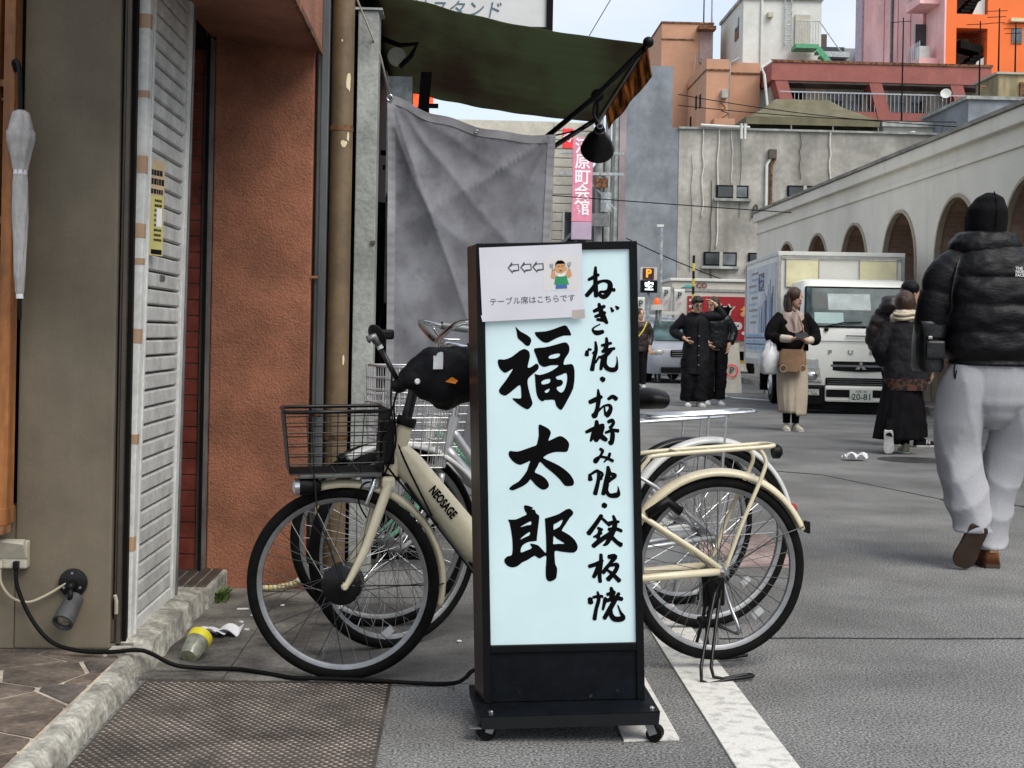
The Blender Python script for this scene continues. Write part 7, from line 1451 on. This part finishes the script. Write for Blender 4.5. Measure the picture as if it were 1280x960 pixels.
for i in range(20):
    f = i / 19; z = .72 - .58 * f; rgs.append([(x + .014 * f * sin(q * 1.7 + f), y + .018 * f * sin(q * 2.1 + 2 * f), z) for q, (x, y, _) in enumerate(er((-.02 - .03 * f, 0, z), .175 + .055 * f, .14 + .06 * f, 44, 2))])
part('skirt', sk.loft(rgs, True, False), 'trouser_dark', P5, smooth=True, mods=(('SOLIDIFY', dict(thickness=.006)),))
part('tights', limb(MB(), [(-.13, -.05, .45), (-.16, -.10, .32), (-.20, -.17, .17)], [.06, .052, .042]), 'knit_black', P5, smooth=True); part('tights', limb(MB(), [(.06, .05, .44), (.03, .05, .08)], [.06, .042]), 'knit_black', P5, smooth=True)
shoe(P5, (-.205, -.20, .23), (-.185, -.15, .01), 'sneaker_beige', 'shoe_white', .045, .075, (.1, 1, .2)); shoe(P5, (.03, .0, 0), (.05, .24, 0), 'sneaker_beige', 'shoe_white', .043, .09)

# --- person with dark cap beside her
X6, Y6 = 4.50, 14.35; P6 = person('person in dark cap and brown hooded puffer beside the scarf wearer', (X6, Y6, 0))
b = MB(); torso(b, [(0, 0, .90, .15, .11), (0, 0, 1.08, .14, .105), (0, 0, 1.3, .18, .12), (.03, 0, 1.42, .10, .08), (.05, 0, 1.48, .06, .06)]); hm = head(b, (.10, .0, 1.565), RD(110), RD(4))
limb(b, [(-.08, 0, .9), (-.05, .0, .48), (.0, .08, .10)], [.09, .06, .04]); limb(b, [(.08, 0, .9), (.14, .0, .48), (.20, -.02, .09)], [.09, .06, .04])
limb(b, [(-.18, 0, 1.38), (-.24, .03, 1.12), (-.18, .16, 1.0)], [.05, .045, .03]); hand(b, (-.18, .16, 1.0), (.2, .8, -.4), (1, 0, 0), 1, .6); limb(b, [(.18, 0, 1.38), (.25, .03, 1.12), (.24, .14, .96)], [.05, .045, .03]); hand(b, (.24, .14, .96), (0, .7, -.6), (-1, 0, 0), -1, .6)
bo = soft('body', b, 'skin', P6, .010, 2); features(bo, hm)
cp = MB(); cp.ball(hm @ Vector((0, .01, .055)), (.092, .110, .085), 18, 10); cpo = soft('cap', cp, 'coat_black', P6, .009, 2); part('cap_peak', MB().grid(lambda u, v: tuple(hm @ Vector(((-1 + 2 * u) * .075 * (1 - .25 * v), -.085 - .085 * v * (1 - (2 * u - 1) ** 2 * .5), .045 - .018 * v))), 10, 5), 'coat_black', cpo, smooth=True, mods=(('SOLIDIFY', dict(thickness=.006)),))
part('hair', MB().ball(hm @ Vector((0, .035, .0)), (.08, .085, .07), 14, 8), 'hair_dark', P6, smooth=True)
ct = MB(); torso(ct, [(0, 0, .86, .19, .14), (0, 0, 1.0, .215, .165), (0, 0, 1.3, .22, .16), (.02, 0, 1.42, .15, .12)]); puff_sleeve(ct, [(-.15, 0, 1.38), (-.24, .0, 1.25), (-.27, .03, 1.10), (-.20, .15, 1.0)], [.075, .07, .06, .05], 5, .02); puff_sleeve(ct, [(.15, 0, 1.38), (.24, 0, 1.25), (.27, .03, 1.10), (.25, .13, .98)], [.075, .07, .06, .05], 5, .02); soft('puffer_jacket', ct, 'puffer_brown', P6, .010, 2, disp=.03, dscale=.12)
hd = MB(); torso(hd, [(-.10, -.08, 1.36, .12, .09), (-.11, -.10, 1.43, .14, .12), (-.11, -.09, 1.50, .11, .10), (-.10, -.08, 1.54, .06, .06)]); soft('hood', hd, 'puffer_brown', P6, .010, 2, disp=.03, dscale=.08)
for pts in ([(-.08, 0, .92), (-.05, 0, .5), (.0, .08, .10)], [(.09, 0, .92), (.15, 0, .5), (.205, -.02, .09)]): soft('trouser_leg', limb(MB(), pts, [.12, .105, .10]), 'trouser_dark', P6, .012, 2, disp=.03, dscale=.08)
shoe(P6, (.0, .05, 0), (.12, .25, 0), 'coat_black', 'shoe_white'); s6 = shoe(P6, (.16, -.04, 0), (.42, .02, 0), 'coat_black', 'shoe_white', .045, .08); part('shoe_mark', text_mesh('N', .06, facing((.29, -.066, .055), RD(13)), .003, bold=.003), 'shoe_white', s6)

# --- walker half hidden behind the stand sign
X7, Y7 = 3.76, 29.5; P7 = person('person in dark brown jacket with yellow strap half hidden by the sign', (X7, Y7, 0))
b = MB(); torso(b, [(0, 0, .85, .15, .11), (0, 0, 1.05, .14, .10), (0, 0, 1.28, .17, .11), (0, 0, 1.38, .10, .08), (0, 0, 1.45, .05, .05)]); hm = head(b, (0, -.02, 1.54), RD(20))
for sx in (-1, 1): limb(b, [(sx * .08, 0, .87), (sx * .08, -.02, .47), (sx * .08, 0, .09)], [.085, .055, .036]); limb(b, [(sx * .17, 0, 1.34), (sx * .22, 0, 1.08), (sx * .2, -.1, .86)], [.045, .04, .027]); hand(b, (sx * .2, -.1, .86), (0, -.3, -.9), (-sx, 0, 0), sx, .5)
bo = soft('body', b, 'skin', P7, .011, 2); features(bo, hm)
hr = MB(); hr.ball(hm @ Vector((0, .02, .035)), (.09, .11, .10), 16, 9); soft('hair', hr, 'hair_brown', P7, .011, 1)
ct = MB(); torso(ct, [(0, 0, .76, .19, .14), (0, 0, 1.0, .19, .14), (0, 0, 1.28, .20, .135), (0, 0, 1.39, .11, .09)])
for sx in (-1, 1): limb(ct, [(sx * .14, 0, 1.35), (sx * .22, 0, 1.2), (sx * .235, 0, 1.08), (sx * .205, -.08, .9)], [.075, .07, .065, .05])
soft('jacket', ct, 'puffer_brown', P7, .012, 2, disp=.03, dscale=.1); part('strap', MB().tube(smooth_path([(.13, -.10, 1.38), (.05, -.155, 1.2), (-.10, -.15, 1.0), (-.18, -.10, .85)]), .016, 7), 'band_yellow', P7, smooth=True)
for sx in (-1, 1): soft('trouser_leg', limb(MB(), [(sx * .085, 0, .9), (sx * .08, -.02, .47), (sx * .08, 0, .09)], [.11, .085, .075]), 'trouser_dark', P7, .012, 2); shoe(P7, (sx * .08, .06, 0), (sx * .10, -.19, 0), 'shoe_white')
# ------------------------------------------------------------------ small things at the left
ol = thing('outlet_box', 'beige weatherproof outlet box low on the olive wall', 'outlet', (-1.37, 4.47, .33))
part('box', MB().box(-1.41, -1.325, 4.45, 4.489, .315, .40), 'beige_plastic', ol, bevel=.006); part('cover', MB().prism([(-1.412, 4.448, .345), (-1.323, 4.448, .345), (-1.328, 4.425, .395), (-1.328, 4.425, .405), (-1.407, 4.425, .405), (-1.407, 4.425, .395)], (0, .02, .004)), 'beige_plastic', ol, bevel=.004)
part('plug', MB().box(-1.412, -1.395, 4.432, 4.452, .318, .342), 'beige_plastic', ol, bevel=.003); part('plug', MB().box(-1.362, -1.346, 4.428, 4.452, .315, .34), 'black_plastic', ol, bevel=.003); part('screw', MB().lathe([(.004, 0), (.003, .003)], (-1.368, 4.43, .402), (0, -1, .3), n=8), 'black_plastic', ol)
sp = thing('spotlight', 'small black spotlight mounted low on the olive plaster wall', 'spotlight', (-1.19, 4.47, .25))
part('mount', MB().lathe([(.043, 0), (.045, .006), (.043, .016), (.036, .019)], (-1.19, 4.49, .268), (0, -1, 0), n=28), 'black_paint', sp, smooth=.6)
for x, z in ((-1.215, .255), (-1.165, .255), (-1.19, .30)): part('screw', MB().lathe([(.005, 0), (.004, .003)], (x, 4.471, z), (0, -1, 0), n=8), 'steel', sp)
part('knuckle', MB().ball((-1.19, 4.455, .262), (.016, .02, .016)), 'black_plastic', sp, smooth=True); part('arm', MB().tube([(-1.19, 4.45, .262), (-1.185, 4.435, .24), (-1.186, 4.432, .222)], .008, 8), 'black_plastic', sp, smooth=True)
ax = Vector((-.12, -.72, -.52)).normalized(); c = Vector((-1.187, 4.435, .195))
part('barrel', MB().lathe([(.0, -.055), (.022, -.052), (.028, -.045), (.030, .0), (.033, .045), (.033, .058), (.027, .058), (.025, .045)], c, ax, n=28), M('lamp_grey', (.06, .06, .062), r=.5, v=.2, vs=20), sp, smooth=.6)
part('bulb', MB().lathe([(.026, .044), (.02, .050), (.0, .053)], c, ax, n=20), M('bulb_glass', (.40, .37, .30), r=.15, v=.4, vs=30), sp, smooth=True)
part('cord', MB().tube(smooth_path([(-1.403, 4.44, .318), (-1.40, 4.445, .27), (-1.37, 4.455, .225), (-1.32, 4.46, .21), (-1.26, 4.468, .235), (-1.21, 4.475, .268)]), .0045, 7), M('cord_beige', (.42, .37, .27), r=.6), sp, smooth=True)
single('power_cable', MB().tube(smooth_path([(-1.354, 4.44, .315), (-1.345, 4.43, .26), (-1.30, 4.42, .17), (-1.235, 4.41, .10), (-1.15, 4.40, .075), (-1.05, 4.39, .074), (-.97, 4.385, .082), (-.93, 4.40, .07), (-.86, 4.42, .03), (-.78, 4.44, .016), (-.67, 4.44, .014), (-.56, 4.39, .012), (-.48, 4.335, .014), (-.38, 4.32, .016), (-.25, 4.305, .016), (-.1, 4.30, .010), (.0, 4.295, .012), (.035, 4.20, .05), (.055, 4.08, .10), (.085, 4.0, .13)], 7), .0065, 8), 'black_rubber', 'black power cable running from outlet box across the plate to the sign', 'cable', (-1.354, 4.44, .315), smooth=True)
# folded umbrella hung on the lattice
um = thing('folded_umbrella', 'folded clear plastic umbrella hanging from the wooden lattice', 'umbrella', (-1.375, 4.36, 1.1))
M('clear_plastic', (.60, .58, .56), r=.25, v=.15, vs=14, b=.7, bs=40, bst=(3, 3, .4), spec=.6, trans=.25)
part('handle', MB().tube(smooth_path([(-1.405, 4.40, 1.845), (-1.408, 4.385, 1.87), (-1.393, 4.37, 1.87), (-1.384, 4.362, 1.845), (-1.380, 4.36, 1.79), (-1.378, 4.36, 1.71)]), .0075, 8), 'black_plastic', um, smooth=True)
rg = []
for z, r_ in ((1.722, .010), (1.715, .020), (1.69, .026), (1.665, .030), (1.655, .035), (1.63, .034), (1.57, .024), (1.53, .018), (1.50, .0195), (1.40, .020), (1.30, .017), (1.23, .015), (1.17, .011), (1.165, .010)):
    rg.append([(-1.376 + .003 * (1.7 - z) * 4 + r_ * cos(2 * pi * q / 24 + z * 3) * (1 + .22 * (q % 3 == 0)), 4.36 + r_ * sin(2 * pi * q / 24 + z * 3) * (1 + .22 * (q % 3 == 0)), z) for q in range(24)])
part('canopy', MB().loft(rg), 'clear_plastic', um, smooth=True); part('tie_band', MB().lathe([(.0205, 1.525), (.0215, 1.53), (.0205, 1.54)], (-1.3745, 4.36, 0), n=18), 'white_paper', um)
part('tip_cap', MB().cyl((-1.3695, 4.36, 1.165), (-1.369, 4.36, 1.15), .011, n=12), 'white_paper', um); part('ferrule', MB().cyl((-1.369, 4.36, 1.15), (-1.367, 4.36, 1.085), .006, .0045, 10), 'black_plastic', um)
um.location.x += .035
# litter
rs = random.Random(4)
pp = MB().grid(lambda u, v: (-.895 + .14 * u + .02 * v, 4.92 + .10 * v, .012 + .018 * abs(sin(u * 6.0 + v)) + .01 * sin(v * 5 + u * 3)), 16, 10); single('crumpled_paper', pp, 'white_paper', 'white crumpled leaflet in the gutter near the kerb', 'litter', (-.83, 4.96, 0), mods=(('SOLIDIFY', dict(thickness=.0015)),))
pp = MB().grid(lambda u, v: (-.875 + .09 * u, 4.905 + .05 * v, .030 + .012 * sin(u * 4) - .004 * v), 10, 6); single('paper_scrap', pp, 'white_paper', 'small folded white leaflet lying on the crumpled one', 'litter', (-.83, 4.93, .03), mods=(('SOLIDIFY', dict(thickness=.0012)),))
pc_ = thing('plastic_cup', 'clear plastic cup with yellow lid lying in the gutter', 'cup', (-.83, 4.64, 0)); axc = Vector((.25, .82, .50)).normalized(); c = Vector((-.835, 4.60, .038))
part('cup', MB().lathe([(.0, -.035), (.026, -.034), (.032, -.02), (.036, .02), (.038, .045)], c, axc, n=24), M('cup_plastic', (.42, .44, .36), r=.15, v=.25, vs=30, trans=.5, spec=.6), pc_, smooth=.7)
part('lid', MB().lathe([(.0385, .035), (.0405, .045), (.040, .062), (.034, .068), (.0, .069)], c, axc, n=24), M('lid_yellow', (.70, .60, .03), r=.35, v=.1), pc_, smooth=.5)
ti = MB(); ti.grid(lambda u, v: (3.46 + .20 * u, 12.5 + .16 * v, .01 + .055 * abs(sin(u * 7 + v * 4)) * abs(cos(v * 5 + u)) + .01), 18, 14); single('tissue', ti, 'white_paper', 'crumpled white tissue lying on the open road', 'litter', (3.56, 12.58, 0), mods=(('SOLIDIFY', dict(thickness=.003)),))
for k, (x, y) in enumerate(((-.80, 5.42), (-.745, 5.3), (-.70, 5.22), (-.73, 5.05), (-.66, 5.5), (-.77, 5.18), (-.40, 5.3), (-.35, 5.05), (-.15, 5.4), (.02, 4.9))):
    lit = MB(); lit.box(-.022 if k == 0 else -.008, .022 if k == 0 else .008, -.006, .006, 0, .005); lit.xf(Matrix.Rotation(k * 1.1 if k else .15, 4, 'Z')); o = part('litter_scrap', lit, 'white_paper', None, bevel=.001, seg=1); o.location = (x, y, .007)
    tag(o, 'long white scrap of litter in the gutter' if k == 0 else 'tiny pale scrap of litter on the ground under the bicycles', 'litter', None if k == 0 else 'tiny litter scraps')
# weeds
def weed(name, label, x, y, n, h, seed):
    rs = random.Random(seed); mb = MB()
    for i in range(n):
        a = rs.uniform(0, 2 * pi); r_ = rs.uniform(0, .055); b = Vector((x + r_ * cos(a), y + r_ * sin(a), .004)); l = rs.uniform(.4, 1) * h; d = Vector((cos(a) * rs.uniform(.1, .7), sin(a) * rs.uniform(.1, .7), 1)).normalized()
        s = Vector((-sin(a), cos(a), 0)) * rs.uniform(.004, .009); m_ = b + d * l * .6; e = b + d * l + Vector((cos(a), sin(a), -.2)) * l * .3; mb.add([b - s * .4, b + s * .4, m_ + s, e, m_ - s], [(0, 1, 2, 4), (4, 2, 3)])
    t = thing(name, label, 'weed', (x, y, 0)); part('leaves', mb, 'grass', t)
weed('weed', 'small green weed at the corner of the threshold step', -.93, 5.58, 70, .07, 1); weed('weed', 'green weeds seen through the cream front wheel by the wall', -.72, 6.02, 110, .16, 2)
# hanging chain by the wall
chn = thing('plastic_chain', 'yellow and white plastic chain lying against the wall behind the wheel', 'chain', (-.6, 6.0, 0)); P = smooth_path([(-.80, 5.80, .02), (-.72, 5.80, .025), (-.64, 5.79, .05), (-.585, 5.78, .12), (-.565, 5.80, .24), (-.56, 5.82, .40)], 5)
M('chain_yellow', (.60, .50, .16), r=.5, v=.15); M('chain_white', (.60, .58, .50), r=.5, v=.15)
for i in range(len(P) - 1):
    p, q = P[i], P[i + 1]; part('link', MB().tube([p + (q - p) * -.15, p + (q - p) * .5, q + (q - p) * .15], [.009, .0125, .009], 8), 'chain_yellow' if i > 12 or i % 2 else 'chain_white', chn, smooth=True)
pb_ = thing('junk_planks', 'dark stacked boards leaning in the gap beside the concrete post', 'boards', (-.55, 6.1, 0))
for k in range(4): part('board', MB().bar((-.60 + k * .03, 6.0, 0), (-.72 + k * .05, 6.08, .42 - k * .05), .03, .012), 'brown_metal', pb_)
